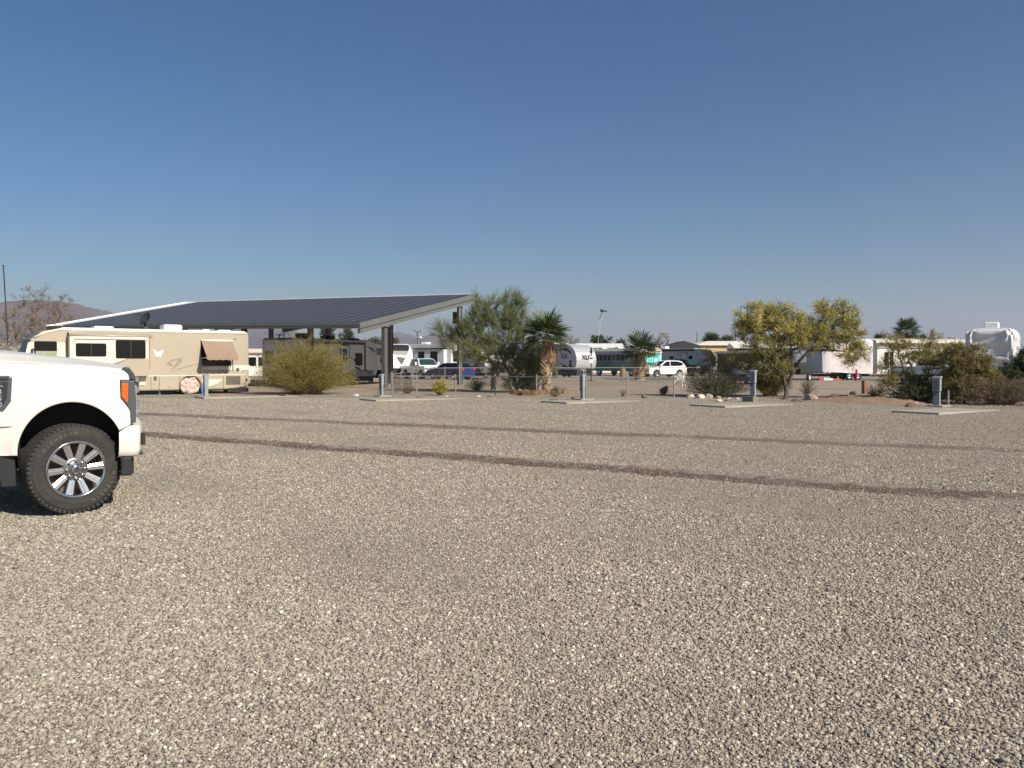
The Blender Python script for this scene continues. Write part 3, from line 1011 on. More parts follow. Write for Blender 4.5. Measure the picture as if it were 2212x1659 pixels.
# wheels
def rv_wheel(x, y, r, wdt, cover):
    w = MB().lathe([(0.2, -wdt / 2), (r - 0.05, -wdt / 2), (r, -wdt / 2 + 0.05), (r, wdt / 2 - 0.05), (r - 0.05, wdt / 2), (0.2, wdt / 2)], 28, (x, y, r), 'y').build('wheel', m_tyre, rv, smooth=True)
    if cover:
        rgc = random.Random(4)
        rws = []
        for i in range(8):
            rr_ = (r + 0.03) * i / 7
            rws.append([(x + rr_ * math.cos(a), y + wdt / 2 + 0.06 - 0.04 * (i / 7) ** 3 + 0.045 * math.sin(3.0 * a + i * 1.3) * (i / 7) + 0.03 * math.sin(7 * a - i)* (i / 7), r + 0.01 + rr_ * math.sin(a) * (1 if math.sin(a) > -0.85 else 0.96)) for a in [2 * math.pi * k / 36 for k in range(37)]])
        rws.append([(p[0], p[1] - 0.2, p[2]) for p in rws[-1]])
        MB().grid(rws).build('wheel_cover', mat('pink_vinyl', (0.5, 0.39, 0.35), 0.6, var=0.05), w, smooth=True)
    else:
        MB().lathe([(0, 0.0), (0.2, 0.0), (0.21, wdt / 2 + 0.01)], 20, (x, y, r), 'y').build('rim', m_alu, w, smooth=True)
rv_wheel(wx, YS - 0.3, 0.42, 0.28, True)
rv_wheel(wx, -YS + 0.2, 0.42, 0.28, False)
rv_wheel(fx, YS - 0.2, 0.42, 0.26, False)
rv_wheel(fx, -YS + 0.2, 0.42, 0.26, False)
# underside: chassis rails, tanks, jacks, mudflap
MB().bb(0.3, MLEN - 0.4, -0.55, 0.55, 0.14, 0.4).build('chassis', m_black, rv)
MB().bb(2.3, 5.6, -0.95, 0.95, 0.12, 0.3).build('tank', m_black, rv)
for xx in (0.9, 4.1, MLEN - 0.7):
    MB().tube([(xx, YS - 0.3, 0.5), (xx, YS - 0.3, 0.02)], 0.05, 8).build('levelling_jack', m_galv, rv)
MB().bb(0.05, 1.05, YS - 0.7, YS + 0.02, 0.06, 0.26).build('rear_bumper_box', m_black, rv)
MB().bb(-0.1, 0.02, -YS + 0.1, YS - 0.1, 0.45, 0.72).build('rear_bumper', m_tan, rv, bevel=0.03)
# roof gear
MB().bb(2.9, 3.75, -0.4, 0.45, zt + 0.042, zt + 0.32).build('air_conditioner', m_white, rv, bevel=0.1, seg=3)
MB().bb(5.9, 6.7, -0.4, 0.4, zt + 0.042, zt + 0.16).build('roof_vent', m_white, rv, bevel=0.04)
MB().bb(0.7, 1.3, 0.2, 0.7, zt + 0.042, zt + 0.11).build('roof_vent', m_white, rv, bevel=0.02)
MB().bb(1.7, 2.0, 0.3, 0.6, zt + 0.042, zt + 0.12).build('roof_vent', m_white, rv, bevel=0.02)
dx, _ = m3(1250, 120)
ds = MB()
ds.lathe([(0, 0.0), (0.22, 0.0), (0.2, 0.12), (0.06, 0.16), (0.05, 0.3), (0, 0.3)], 14, (dx, 0.2, zt + 0.042), 'z')
dish = ds.build('satellite_base', m_dark, rv, smooth=True)
dm = Matrix.Translation((dx - 0.02, 0.25, zt + 0.55)) @ Matrix.Rotation(R(25), 4, 'Z') @ Matrix.Rotation(R(62), 4, 'Y')
db = MB().lathe([(0, -0.06), (0.12, -0.05), (0.24, 0.0), (0.32, 0.06), (0.33, 0.06), (0.24, -0.02), (0.12, -0.075), (0, -0.09)], 20, (0, 0, 0), 'z', cap=False)
db.v = [tuple(dm @ Vector(p)) for p in db.v]
db.tube([dm @ Vector((0, 0, -0.02)), Vector((dx, 0.2, zt + 0.3))], 0.03, 6)
db.tube([dm @ Vector((0.0, 0.3, -0.02)), dm @ Vector((0.05, 0.1, 0.5))], 0.015, 6)
db.blob(dm @ Vector((0.05, 0.1, 0.5)), (0.05, 0.05, 0.07))
db.build('satellite_dish', m_dark, dish, smooth=True)
# mirror
mm = MB()
mm.tube([(MLEN - 0.5, YS, 2.1), (MLEN - 0.3, YS + 0.3, 2.05)], 0.02, 6)
mm.bb(MLEN - 0.36, MLEN - 0.28, YS + 0.2, YS + 0.4, 1.7, 2.05)
mm.build('mirror', m_black, rv)

# ------------------------------------------------------------------ white pickup in the foreground
TA = R(27)
TF = Vector((math.cos(TA), math.sin(TA), 0))
TR = Vector((TF.y, -TF.x, 0))
t_root = Vector((-4.29, 7.9, GZ)) - TR * 1.0
tr = thing('pickup_truck', 'white heavy-duty pickup truck nosing in at the left edge', 'pickup truck', t_root, TA)
m_pearl = mat('pearl_white_paint', (0.72, 0.69, 0.63), 0.35, var=0.02, scale=1.0, coat=0.4)
m_bez = mat('lamp_bezel', (0.1, 0.115, 0.135), 0.25, 0.3, var=0.05, coat=0.5)
m_amber = mat('amber_lens', (0.75, 0.13, 0.015), 0.18, var=0.1, scale=40, coat=0.5)
ac, az_, arx, arz = 0.03, 0.607, 0.455, 0.49
def side_z(x):           # fender and hood shut line
    return float(np.interp(x, [-1.25, -0.55, -0.25, 0.1, 0.35, 0.5, 0.56], [1.475, 1.468, 1.464, 1.452, 1.432, 1.41, 1.385]))
def crown_z(x):
    return float(np.interp(x, [-1.25, -0.55, -0.1, 0.3, 0.5, 0.6], [1.66, 1.60, 1.545, 1.485, 1.44, 1.40]))
def side_y(x, z, rad=1.0):
    base = 0.985 - 0.055 * max(0.0, (z - 1.12) / 0.33) ** 2 - 0.012 * max(0, (0.75 - z) / 0.15)
    nose = 0.05 * max(0.0, (x - 0.25) / 0.3) ** 2
    return -(base - nose)
outline = [(0.55, 0.86), (0.545, 1.0), (0.46, 1.125), (0.456, 1.30), (0.495, 1.408)] + [(x, side_z(x)) for x in np.linspace(0.44, -1.24, 22)] + [(-1.25, 1.45), (-1.25, 0.6), (-0.44, 0.6)]
def hit_outline(th):
    d = (math.cos(th), math.sin(th))
    best = None
    for (p, q) in zip(outline[:-1], outline[1:]):
        ex, ey = q[0] - p[0], q[1] - p[1]
        den = d[0] * ey - d[1] * ex
        if abs(den) < 1e-9: continue
        wx_, wy_ = p[0] - ac, p[1] - az_
        t = (wx_ * ey - wy_ * ex) / den
        u = (wx_ * d[1] - wy_ * d[0]) / den
        if t > 0 and -1e-6 <= u <= 1 + 1e-6:
            best = t if best is None else min(best, t)
    return best
angs = sorted(set(list(np.linspace(math.atan2(0.86 - az_, 0.55 - ac) + 1e-4, R(180.5), 80)) + [math.atan2(q[1] - az_, q[0] - ac) % (2 * math.pi) for q in outline[1:-2]]))
for sgn, nm in ((1, 'front_fender'), (-1, 'front_fender')):
    rows_ = []
    for th in angs:
        c_, s_ = math.cos(th), math.sin(th)
        rin = 1 / math.sqrt((c_ / arx) ** 2 + (s_ / arz) ** 2)
        ro = hit_outline(th)
        if ro is None: continue
        row = []
        for k, f in enumerate((0, 0.0, 0.06, 0.14, 0.22, 0.3, 0.4, 0.55, 0.7, 0.82, 0.9, 0.96, 1.0)):
            r_ = rin + (ro - rin) * f
            x, z = ac + r_ * c_, az_ + r_ * s_
            y = side_y(x, z)
            dist = r_ - rin
            y -= 0.055 * max(0.0, 1 - dist / 0.15) ** 1.2
            if k == 0: y += 0.05
            top = side_z(x) - z
            if top < 0.05 and x < 0.5: y += 0.035 * (1 - top / 0.05) ** 2
            row.append((x, y * sgn, z))
        rows_.append(row)
    MB().grid(rows_).build(nm, m_pearl, tr, smooth=True)
# hood
rows_ = []
for x in np.linspace(-1.25, 0.555, 28):
    row = []
    for v in np.linspace(-1, 1, 33):
        sz, cz = side_z(x), crown_z(x)
        y = v * (abs(side_y(x, sz)) - 0.04)
        z = sz + (cz - sz) * (1 - abs(v) ** 2.6) - 0.012 * max(0, abs(v) - 0.96) / 0.04
        z += 0.014 * math.exp(-((abs(v) - 0.62) / 0.1) ** 2)
        row.append((x, y, z))
    rows_.append(row)
hood = MB().grid(rows_).build('hood', m_pearl, tr, smooth=True)
# seam between hood and fender
for sgn in (1, -1):
    MB().tube([(x, sgn * (abs(side_y(x, side_z(x))) - 0.04), side_z(x) - 0.001) for x in np.linspace(-1.2, 0.46, 24)], 0.0035, 5).build('hood_gap', mat('gap_grey', (0.12, 0.115, 0.11), 0.8), hood)
MB().tube([(-0.62 - 0.35 * abs(v), v * 0.9, crown_z(-0.62) - 0.13 * abs(v) ** 2.6 + 0.012) for v in np.linspace(-1, 1, 25)], 0.004, 5).build('cowl_gap', mat('gap_grey', (0.12, 0.115, 0.11), 0.8), hood)
MB().prism([(0.47, 1.405), (0.505, 1.432), (0.545, 1.43), (0.59, 1.365), (0.60, 1.31), (0.545, 1.302), (0.525, 1.36)], -0.93, 0.93).build('bug_deflector', mat('smoked_plastic', (0.05, 0.055, 0.062), 0.35), tr, bevel=0.012)
# nose panel above the lamps
MB().prism([(0.40, 1.30), (0.40, 1.40), (0.49, 1.40), (0.535, 1.355), (0.545, 1.300)], -0.945, 0.945).build('nose_panel', m_pearl, tr, bevel=0.01)
# lamps
for sgn in (1, -1):
    y0, y1 = -0.955 * sgn, -0.70 * sgn
    hb = MB().prism([(0.459, 1.297), (0.59, 1.297), (0.605, 1.1), (0.60, 0.875), (0.552, 0.875), (0.548, 1.003), (0.463, 1.122)], y0, y1).build('headlight', m_bez, tr, bevel=0.012)
    MB().prism([(0.472, 1.273), (0.532, 1.273), (0.526, 1.08), (0.515, 1.08), (0.47, 1.145)], y0 - 0.008 * sgn, y0 + 0.02 * sgn).build('amber_lens', m_amber, hb, bevel=0.004)
    for zz in (1.24, 1.20, 1.165, 1.13):
        MB().bb(0.475, 0.528, y0 - 0.012 * sgn, y0 - 0.009 * sgn, zz - 0.004, zz + 0.004).build('lens_rib', m_amber, hb)
    MB().bb(0.592, 0.612, y0 + 0.06 * sgn, y1, 0.95, 1.25).build('headlamp_lens', mat('clear_lens', (0.3, 0.31, 0.33), 0.1, var=0), hb, bevel=0.02)
# grille
gr = MB().bb(0.545, 0.60, -0.69, 0.69, 0.86, 1.34).build('grille', m_bez, tr, bevel=0.02)
for zz in (0.93, 1.06, 1.19, 1.3):
    MB().bb(0.602, 0.645, -0.66, 0.66, zz - 0.03, zz + 0.03).build('grille_bar', m_chrome, gr, bevel=0.01)
# bumper
path = [(0.445, 0.955), (0.54, 0.955), (0.605, 0.94), (0.635, 0.9), (0.65, 0.82), (0.665, 0.65), (0.68, 0.4), (0.685, 0.0)]
path = [(x, -y) for x, y in path] + [(x, y) for x, y in path[::-1][1:]]
def bsec(x, y, inset, z):
    n = Vector((0.35, y * 1.0, 0)).normalized() if abs(y) > 0.85 else Vector((1, y * 0.35, 0)).normalized()
    return (x - n.x * inset, y - n.y * inset, z)
rows_ = []
for (x, y) in path:
    rows_.append([bsec(x, y, i, z) for i, z in ((0.16, 0.845), (0.05, 0.848), (0.012, 0.835), (0.0, 0.80), (0.0, 0.70), (0.004, 0.60), (0.02, 0.545), (0.06, 0.527), (0.16, 0.53))])
bm_ = MB().grid(rows_).build('front_bumper', m_pearl, tr, smooth=True)
for sgn in (1, -1):
    MB().box((0.65, -0.8 * sgn, 0.70), (0.03, 0.16, 0.12), Matrix.Rotation(R(18) * sgn, 3, 'Z')).build('fog_lamp', m_black, bm_)
    MB().bb(0.455, 0.56, -0.93 * sgn, -0.83 * sgn, 0.34, 0.53).build('air_dam_end', m_black, bm_, bevel=0.015)
    MB().tube([(0.6, -0.5 * sgn, 0.52), (0.67, -0.5 * sgn, 0.52), (0.67, -0.4 * sgn, 0.52), (0.6, -0.4 * sgn, 0.52)], 0.018, 6).build('tow_hook', m_black, bm_)
MB().bb(0.5, 0.58, -0.82, 0.82, 0.35, 0.5).build('air_dam', m_black, tr)
# wheel wells, frame, rocker, flaps
for sgn in (1, -1):
    rows_ = []
    for th in np.linspace(R(-25), R(205), 30):
        rows_.append([(ac + (arx + 0.005) * math.cos(th), y * sgn, az_ + (arz + 0.0) * math.sin(th)) for y in (-0.94, -0.75, -0.5)])
    well = MB().grid(rows_)
    n0 = len(well.v)
    well.add([r_[2] for r_ in rows_], [tuple(range(len(rows_)))])
    well.build('wheel_well', m_black, tr)
    MB().prism([(-0.455, 0.70), (-0.44, 0.3), (-0.56, 0.3), (-0.62, 0.6)], -0.96 * sgn, -0.7 * sgn).build('mud_flap', m_black, tr, bevel=0.01)
MB().bb(-4.9, 0.45, -0.5, -0.36, 0.42, 0.62).build('frame_rail', m_dark, tr)
MB().bb(-4.9, 0.45, 0.36, 0.5, 0.42, 0.62).build('frame_rail', m_dark, tr)
MB().bb(-0.5, 0.3, -0.35, 0.35, 0.4, 1.2).build('engine', m_black, tr, bevel=0.05)
MB().tube([(0.02, -0.75, 0.44), (0.02, 0.75, 0.44)], 0.07, 8).build('axle', m_dark, tr)
MB().tube([(-0.35, -0.55, 0.55), (-0.05, -0.75, 0.42)], 0.025, 6).build('shock_absorber', m_galv, tr)
# vent badge on the fender
bx0 = -0.78
vb = MB().prism([(bx0, 1.355), (-0.475, 1.355), (-0.455, 1.335), (-0.468, 1.115), (-0.525, 1.028), (bx0, 1.028)], -1.012, -0.96).build('fender_vent', m_bez, tr, bevel=0.012)
MB().prism([(bx0 + 0.02, 1.295), (-0.49, 1.295), (-0.50, 1.13), (-0.545, 1.06), (bx0 + 0.02, 1.06)], -1.018, -1.011).build('vent_inset', m_black, vb)
MB().bb(bx0 + 0.03, -0.485, -1.02, -1.013, 1.312, 1.338).build('name_plate', m_black, vb)
m_let = mat('badge_silver', (0.55, 0.56, 0.58), 0.3, 0.6, var=0)
for k, ch in enumerate(('F-', '3', '5', '0')):
    text_mesh('badge_letter', ch, 0.065, m_let, vb, frame((-0.555, -1.02, 1.262 - 0.06 * k), (1, 0, 0), (0, -1, 0)), 0.002, bold=0.001)
# dark seams
MB().bb(-1.25, -0.40, -1.003, -0.99, 0.872, 0.879).build('panel_seam', mat('seam_grey', (0.25, 0.24, 0.225), 0.7), tr)

# the rest of the truck (beyond the left edge of the photograph)
def side_prism(name, pts, m, y=0.99, bevel=0.02, parent=None):
    return MB().prism(pts, -y, y).build(name, m, parent or tr, bevel=bevel)
cabp = [(-1.27, 0.6), (-3.35, 0.6), (-3.35, 1.47), (-1.27, 1.47)]
cab = MB().prism(cabp, -1.0, 1.0).build('cab', m_pearl, tr, bevel=0.03)
gh = [(-1.2, 1.475, 0.96), (-1.75, 2.02, 0.78), (-3.1, 2.04, 0.78), (-3.33, 1.475, 0.96)]
vs = [(x, y * s, z) for s in (-1, 1) for (x, z, y) in gh]
MB().add(vs, [(0, 1, 2, 3), (7, 6, 5, 4), (0, 4, 5, 1), (1, 5, 6, 2), (2, 6, 7, 3), (3, 7, 4, 0)]).build('cab_roof', m_pearl, cab, bevel=0.04)
for s in (-1, 1):
    for (a0, a1, b0, b1) in ((-1.42, -2.25, -1.78, -2.2), (-2.33, -3.22, -2.3, -3.02)):
        MB().add([(a0, s * 0.965, 1.5), (a1, s * 0.965, 1.5), (b1, s * 0.80, 1.96), (b0, s * 0.80, 1.96)], [(0, 1, 2, 3)]).build('side_glass', m_glass, cab, solid=0.012)
    for xd in (-1.3, -2.3, -3.3):
        MB().bb(xd - 0.006, xd + 0.006, s * 0.999, s * 1.004, 0.66, 1.46).build('door_seam', m_dark, cab)
    for xd in (-2.15, -3.15):
        MB().bb(xd - 0.1, xd + 0.1, s * 1.002, s * 1.035, 1.28, 1.33).build('door_handle', m_chrome, cab, bevel=0.01)
    mr = MB().tube([(-1.45, s * 0.95, 1.55), (-1.45, s * 1.2, 1.62)], 0.03, 6)
    mr.box((-1.45, s * 1.27, 1.72), (0.12, 0.2, 0.34))
    mr.build('tow_mirror', m_black, cab, bevel=0.02)
MB().add([(-1.24, -0.9, 1.5), (-1.24, 0.9, 1.5), (-1.72, 0.75, 1.98), (-1.72, -0.75, 1.98)], [(0, 1, 2, 3)]).build('windshield', m_glass, cab, solid=-0.015)
bedp = [(-3.4, 0.62), (-3.55, 0.62)] + [(-4.04 - 0.5 * math.cos(a), 0.6 + 0.49 * math.sin(a)) for a in [R(180 - 15 * k) for k in range(13)]] + [(-5.3, 0.66), (-5.35, 1.47), (-3.4, 1.5)]
MB().prism(bedp, -1.0, 1.0).build('bed', m_pearl, tr, bevel=0.03)
MB().bb(-5.55, -5.36, -0.98, 0.98, 0.55, 0.75).build('rear_bumper', m_chrome, tr, bevel=0.03)

# wheels
def truck_wheel(x, y, steer, name='wheel'):
    r, w = 0.44, 0.275
    tw = MB().lathe([(0.27, -w / 2 + 0.02), (0.285, -w / 2 + 0.004), (0.33, -w / 2 - 0.006), (0.385, -w / 2 + 0.002), (0.415, -w / 2 + 0.022), (r - 0.008, -w / 2 + 0.05), (r - 0.008, w / 2 - 0.05), (0.415, w / 2 - 0.022), (0.36, w / 2), (0.27, w / 2 - 0.02)], 56, (0, 0, 0), 'y', cap=False)
    nb = 58
    for k in range(nb):
        a = 2 * math.pi * k / nb
        for j, yy in enumerate((-0.095, -0.045, 0.0, 0.045, 0.095)):
            a2 = a + (math.pi / nb) * (j % 2)
            rot = Matrix.Rotation(-a2 + math.pi / 2, 3, 'Y') @ Matrix.Rotation(0.3 if j % 2 else -0.3, 3, 'Z')
            tw.box((math.cos(a2) * (r - 0.008), yy, math.sin(a2) * (r - 0.008)), (0.038, 0.04, 0.01), rot)
        rot = Matrix.Rotation(-a + math.pi / 2, 3, 'Y')
        for s in (-1, 1):
            tw.box((math.cos(a) * 0.417, s * (w / 2 - 0.014), math.sin(a) * 0.417), (0.03, 0.006, 0.03), rot)
    t = tw.build(name, mat('worn_tyre', (0.034, 0.032, 0.029), 0.85, var=0.3, scale=9, bump=0.3), tr, smooth=False)
    t.location = (x, y, r)
    t.rotation_euler = (0, 0, steer)
    yo = -w / 2
    MB().lathe([(0.272, yo + 0.03), (0.28, yo + 0.0), (0.272, yo - 0.006), (0.256, yo - 0.002), (0.25, yo + 0.02), (0.245, yo + 0.16), (0.272, yo + 0.2)], 48, (0, 0, 0), 'y', cap=False).build('rim', m_chrome, t, smooth=True)
    MB().lathe([(0.0, yo + 0.15), (0.25, yo + 0.15), (0.25, yo + 0.155), (0, yo + 0.155)], 32, (0, 0, 0), 'y').build('brake_disc', mat('rusty_disc', (0.09, 0.06, 0.05), 0.6, var=0.3), t)
    for k in range(10):
        a = 2 * math.pi * k / 10 + 0.05
        sp = MB()
        rot = Matrix.Rotation(-a, 3, 'Y')
        for (off, wd, yy) in ((0, 0.068, 0.0), (0.0, 0.022, -0.008)):
            vs = [Vector((xx, yy + yo + 0.012 + (0.022 if xx < 0.15 else 0) + dy, zz * (0.8 if xx < 0.15 else 1.0))) for xx in (0.105, 0.262) for dy in (0.0, 0.035) for zz in (-wd / 2, wd / 2)]
            sp.add([rot @ p for p in vs], [(0, 1, 3, 2), (4, 6, 7, 5), (0, 4, 5, 1), (2, 3, 7, 6), (0, 2, 6, 4), (1, 5, 7, 3)])
        sp.build('spoke', mat('polished_alu', (0.72, 0.72, 0.72), 0.24, 0.85, var=0.05), t, bevel=0.004)
    MB().lathe([(0.0, yo + 0.02), (0.055, yo + 0.018), (0.06, yo + 0.03), (0.085, yo + 0.035), (0.115, yo + 0.03), (0.12, yo + 0.06), (0, yo + 0.06)], 32, (0, 0, 0), 'y').build('hub', mat('hub_grey', (0.25, 0.24, 0.24), 0.3, 0.8), t, smooth=True)
    MB().lathe([(0.0, yo - 0.004), (0.03, yo - 0.004), (0.046, yo + 0.002), (0.05, yo + 0.02)], 24, (0, 0, 0), 'y').build('centre_cap', m_chrome, t, smooth=True)
    MB().lathe([(0.0, yo - 0.007), (0.026, yo - 0.007), (0.026, yo - 0.003), (0, yo - 0.003)], 20, (0, 0, 0), 'y').build('cap_emblem', m_dark, t)
    for k in range(8):
        a = 2 * math.pi * k / 8
        MB().lathe([(0, yo + 0.01), (0.011, yo + 0.01), (0.012, yo + 0.04)], 8, (0.083 * math.cos(a), 0, 0.083 * math.sin(a)), 'y').build('lug_nut', m_chrome, t, smooth=True)
    return t
w1 = truck_wheel(0.02, -0.862, R(21))
m_tlet = mat('raised_rubber_letter', (0.15, 0.14, 0.125), 0.8, var=0)
for word, a_mid, st in (('MICHELIN', R(-38), 0.135), ('MICHELIN', R(118), 0.135)):
    for k, ch in enumerate(word):
        up = a_mid < 0
        a = a_mid + (k - 3.5) * st * (1 if up else -1)
        c_ = Vector((math.cos(a), 0, math.sin(a)))
        xd = Vector((-c_.z, 0, c_.x)) if up else Vector((c_.z, 0, -c_.x))
        text_mesh('tyre_letter', ch, 0.046, m_tlet, w1, frame(c_ * 0.352 + Vector((0, -0.1455, 0)), xd, (0, -1, 0)), 0.002)
truck_wheel(-4.04, -0.862, 0)
def plain_wheel(x, y, st=0):
    o = MB().lathe([(0.2, -0.13), (0.4, -0.13), (0.44, -0.09), (0.44, 0.09), (0.4, 0.13), (0.2, 0.13)], 32, (0, 0, 0), 'y').build('wheel', m_tyre, tr, smooth=True)
    o.location = (x, y, 0.44); o.rotation_euler = (0, 0, st)
plain_wheel(0.02, 0.862, R(22)); plain_wheel(-4.04, 0.862)

# ------------------------------------------------------------------ parked vehicles behind the yard
def wheel_at(parent, x, y, r, w, side, m_rim=None, spokes=0):
    """tyre with its rim as a child; side = -1 / +1 outer face direction"""
    t = MB().lathe([(r * 0.6, -w / 2), (r * 0.9, -w / 2), (r, -w / 2 + 0.03), (r, w / 2 - 0.03), (r * 0.9, w / 2), (r * 0.6, w / 2)], 22, (x, y, r), 'y', cap=False).build('wheel', m_tyre, parent, smooth=True)
    f = side * (w / 2)
    if spokes:
        rim = MB().lathe([(r * 0.62, f), (r * 0.56, f - side * 0.01), (r * 0.55, f - side * w * 0.6)], 22, (x, y, r), 'y', cap=False)
        for k in range(spokes):
            a = 2 * math.pi * k / spokes + 0.3
            rot = Matrix.Rotation(-a, 3, 'Y')
            rim.box(Vector((x, y + f - side * 0.03, r)) + rot @ Vector((r * 0.29, 0, 0)), (r * 0.56, 0.03, r * 0.15), rot)
        rim.build('rim', m_rim or m_alu, t)
        MB().lathe([(0, f - side * w * .55), (r * 0.57, f - side * w * .55)], 16, (x, y, r), 'y', cap=False).build('brake', m_dark, t)
    else:
        MB().lathe([(0, f - side * 0.04), (r * 0.2, f - side * 0.03), (r * 0.3, f - side * 0.07), (r * 0.55, f - side * 0.05), (r * 0.61, f)], 22, (x, y, r), 'y', cap=False).build('rim', m_rim or m_alu, t, smooth=True)
    return t

def glass_poly(parent, name, pts, m, t=0.012):
    return MB().add(pts, [tuple(range(len(pts)))]).build(name, m, parent, solid=t)

def car(name, label, cat, loc, heading, L, W, paint, top, green, arches, r, windows, glass=None, rim=None, spokes=0, sill=0.26, lights=True, hw=(0.97, 0.78)):
    """top: upper outline of the lower body from nose to tail; green: greenhouse outline (x, z), first point = cowl; windows: side glass outlines"""
    glass = glass or m_glass
    o = thing(name, label, cat, loc, math.atan2(heading.y, heading.x))
    prof = list(top)
    xs = sorted(arches)
    ra = r * 1.17
    prof += [(0.06, sill)]
    for ax in xs:
        prof += [(ax - ra, sill)] + [(ax + ra * math.cos(a), r * 0.95 + ra * math.sin(a)) for a in [R(170 - 16 * k) for k in range(11)]] + [(ax + ra, sill)]
    prof += [(L - 0.1, sill)]
    body = MB().prism(prof, -W / 2, W / 2).build('body', paint, o, bevel=0.06, seg=2)
    z0, z1 = min(p[1] for p in green), max(p[1] for p in green)
    def hwid(z): return W / 2 * (hw[0] + (hw[1] - hw[0]) * (z - z0) / (z1 - z0))
    n = len(green)
    vs = [(x, s * hwid(z), z) for s in (-1, 1) for (x, z) in green]
    MB().add(vs, [tuple(range(n)), tuple(range(2 * n - 1, n - 1, -1))] + [(i, (i + 1) % n, n + (i + 1) % n, n + i) for i in range(n)]).build('cabin', paint, o, bevel=0.05, seg=2)
    for s in (-1, 1):
        for wp in windows:
            glass_poly(o, 'side_window', [(x, s * (hwid(z) + 0.006), z) for (x, z) in wp], glass)
    def screen(nm, a, b, q=0.86):
        glass_poly(o, nm, [(a[0], -hwid(a[1]) * q, a[1]), (a[0], hwid(a[1]) * q, a[1]), (b[0], hwid(b[1]) * q, b[1]), (b[0], -hwid(b[1]) * q, b[1])], glass)
    def inset(p, q, f0=0.1, f1=0.92, out=0.02):
        d = Vector((q[0] - p[0], q[1] - p[1])).normalized()
        nrm = Vector((d.y, -d.x)) * out
        A = Vector(p).lerp(Vector(q), f0); Bq = Vector(p).lerp(Vector(q), f1)
        return (A, Bq, nrm)
    A, Bq, nv = inset(green[0], green[1])
    if nv.x < 0: nv = -nv
    screen('windshield', (A.x + nv.x, A.y + nv.y), (Bq.x + nv.x, Bq.y + nv.y))
    A, Bq, nv = inset(green[-1], green[-2])
    if nv.x > 0: nv = -nv
    screen('rear_window', (A.x + nv.x, A.y + nv.y), (Bq.x + nv.x, Bq.y + nv.y))
    for ax in xs:
        for s in (-1, 1):
            wheel_at(o, ax, s * (W / 2 - 0.11), r, 0.2, s, rim, spokes)
        MB().bb(ax - ra * .9, ax + ra * .9, -W / 2 + 0.22, W / 2 - 0.22, 0.3, 0.6).build('wheel_well', m_black, o)
    for s in (-1, 1):
        x = green[0][0] - 0.15
        MB().box((x, s * (W / 2 + 0.09), green[0][1] + 0.07), (0.12, 0.2, 0.14)).build('mirror', paint, o, bevel=0.03)
        if lights:
            zf = top[1][1] if len(top) > 1 else 0.7
            MB().box((L - 0.06, s * (W / 2 - 0.28), zf - 0.12), (0.14, 0.4, 0.14)).build('headlight', mat('clear_lens', (0.5, 0.52, 0.55), 0.1, var=0), o, bevel=0.03)
            MB().box((0.04, s * (W / 2 - 0.16), 0.92), (0.1, 0.26, 0.2)).build('tail_light', m_red, o, bevel=0.02)
    MB().bb(L - 0.06, L + 0.015, -W * 0.26, W * 0.26, 0.52, 0.7).build('grille', m_black, o)
    return o

m_suv = mat('white_suv_paint', (0.8, 0.79, 0.77), 0.25, var=0.02, coat=0.5)
suv_top = [(4.72, 0.45), (4.68, 0.86), (4.45, 0.98), (3.45, 1.1), (0.25, 1.12), (0.02, 0.9), (0.0, 0.45)]
suv_green = [(3.5, 1.09), (2.6, 1.66), (2.2, 1.71), (0.95, 1.69), (0.55, 1.6), (0.12, 1.1)]
pS = P(1432, 783, 84)
hS = Vector((-0.9, -0.43, 0))
def centre_loc(px, Y, heading, L, z=0.0):
    return Vector((X(px, Y), Y, z)) - heading.normalized() * (L / 2)
car('suv', 'shiny white SUV facing left beside the palm in front of the green bus', 'car', centre_loc(1432, 84, hS, 4.72), hS, 4.72, 1.9, m_suv, suv_top, suv_green, (0.95, 3.78), 0.37,
    [[(3.22, 1.14), (2.55, 1.58), (2.12, 1.62), (2.12, 1.14)], [(2.04, 1.14), (2.04, 1.62), (1.1, 1.61), (0.62, 1.5), (0.42, 1.3), (0.75, 1.16)]], spokes=6, sill=0.3)
# blue hatchback
m_blue = mat('blue_car_paint', (0.008, 0.03, 0.13), 0.25, var=0.05, coat=0.6)
hB = Vector((-0.78, 0.62, 0))
car('hatchback', 'dark blue hatchback seen from behind with red tail lights', 'car', centre_loc(972, 72, hB, 4.4), hB, 4.4, 1.74, m_blue,
    [(4.38, 0.4), (4.34, 0.7), (4.1, 0.86), (3.2, 0.96), (0.2, 1.02), (0.0, 0.85), (0.0, 0.42)],
    [(3.3, 0.95), (2.45, 1.42), (2.0, 1.47), (0.8, 1.45), (0.12, 1.0)], (0.85, 3.45), 0.32,
    [[(3.0, 1.0), (2.4, 1.36), (1.95, 1.4), (1.95, 1.0)], [(1.88, 1.0), (1.88, 1.4), (0.95, 1.38), (0.5, 1.12), (0.7, 1.02)]], sill=0.24)
# grey sedan under the trees
m_gsed = mat('grey_sedan_paint', (0.09, 0.1, 0.125), 0.3, var=0.05, coat=0.4)
hD = Vector((-0.55, -0.83, 0))
car('sedan', 'dark slate sedan parked nose-out in the shade of the palo verde', 'car', centre_loc(1622, 58, hD, 4.6), hD, 4.6, 1.78, m_gsed,
    [(4.58, 0.4), (4.54, 0.68), (4.2, 0.84), (3.2, 0.94), (0.3, 0.98), (0.02, 0.85), (0.0, 0.42)],
    [(3.25, 0.93), (2.5, 1.4), (2.1, 1.44), (1.3, 1.42), (0.5, 0.98)], (0.9, 3.65), 0.32,
    [[(3.0, 0.98), (2.45, 1.33), (2.05, 1.37), (2.05, 0.98)], [(1.98, 0.98), (1.98, 1.37), (1.35, 1.35), (0.85, 1.02)]], sill=0.22)

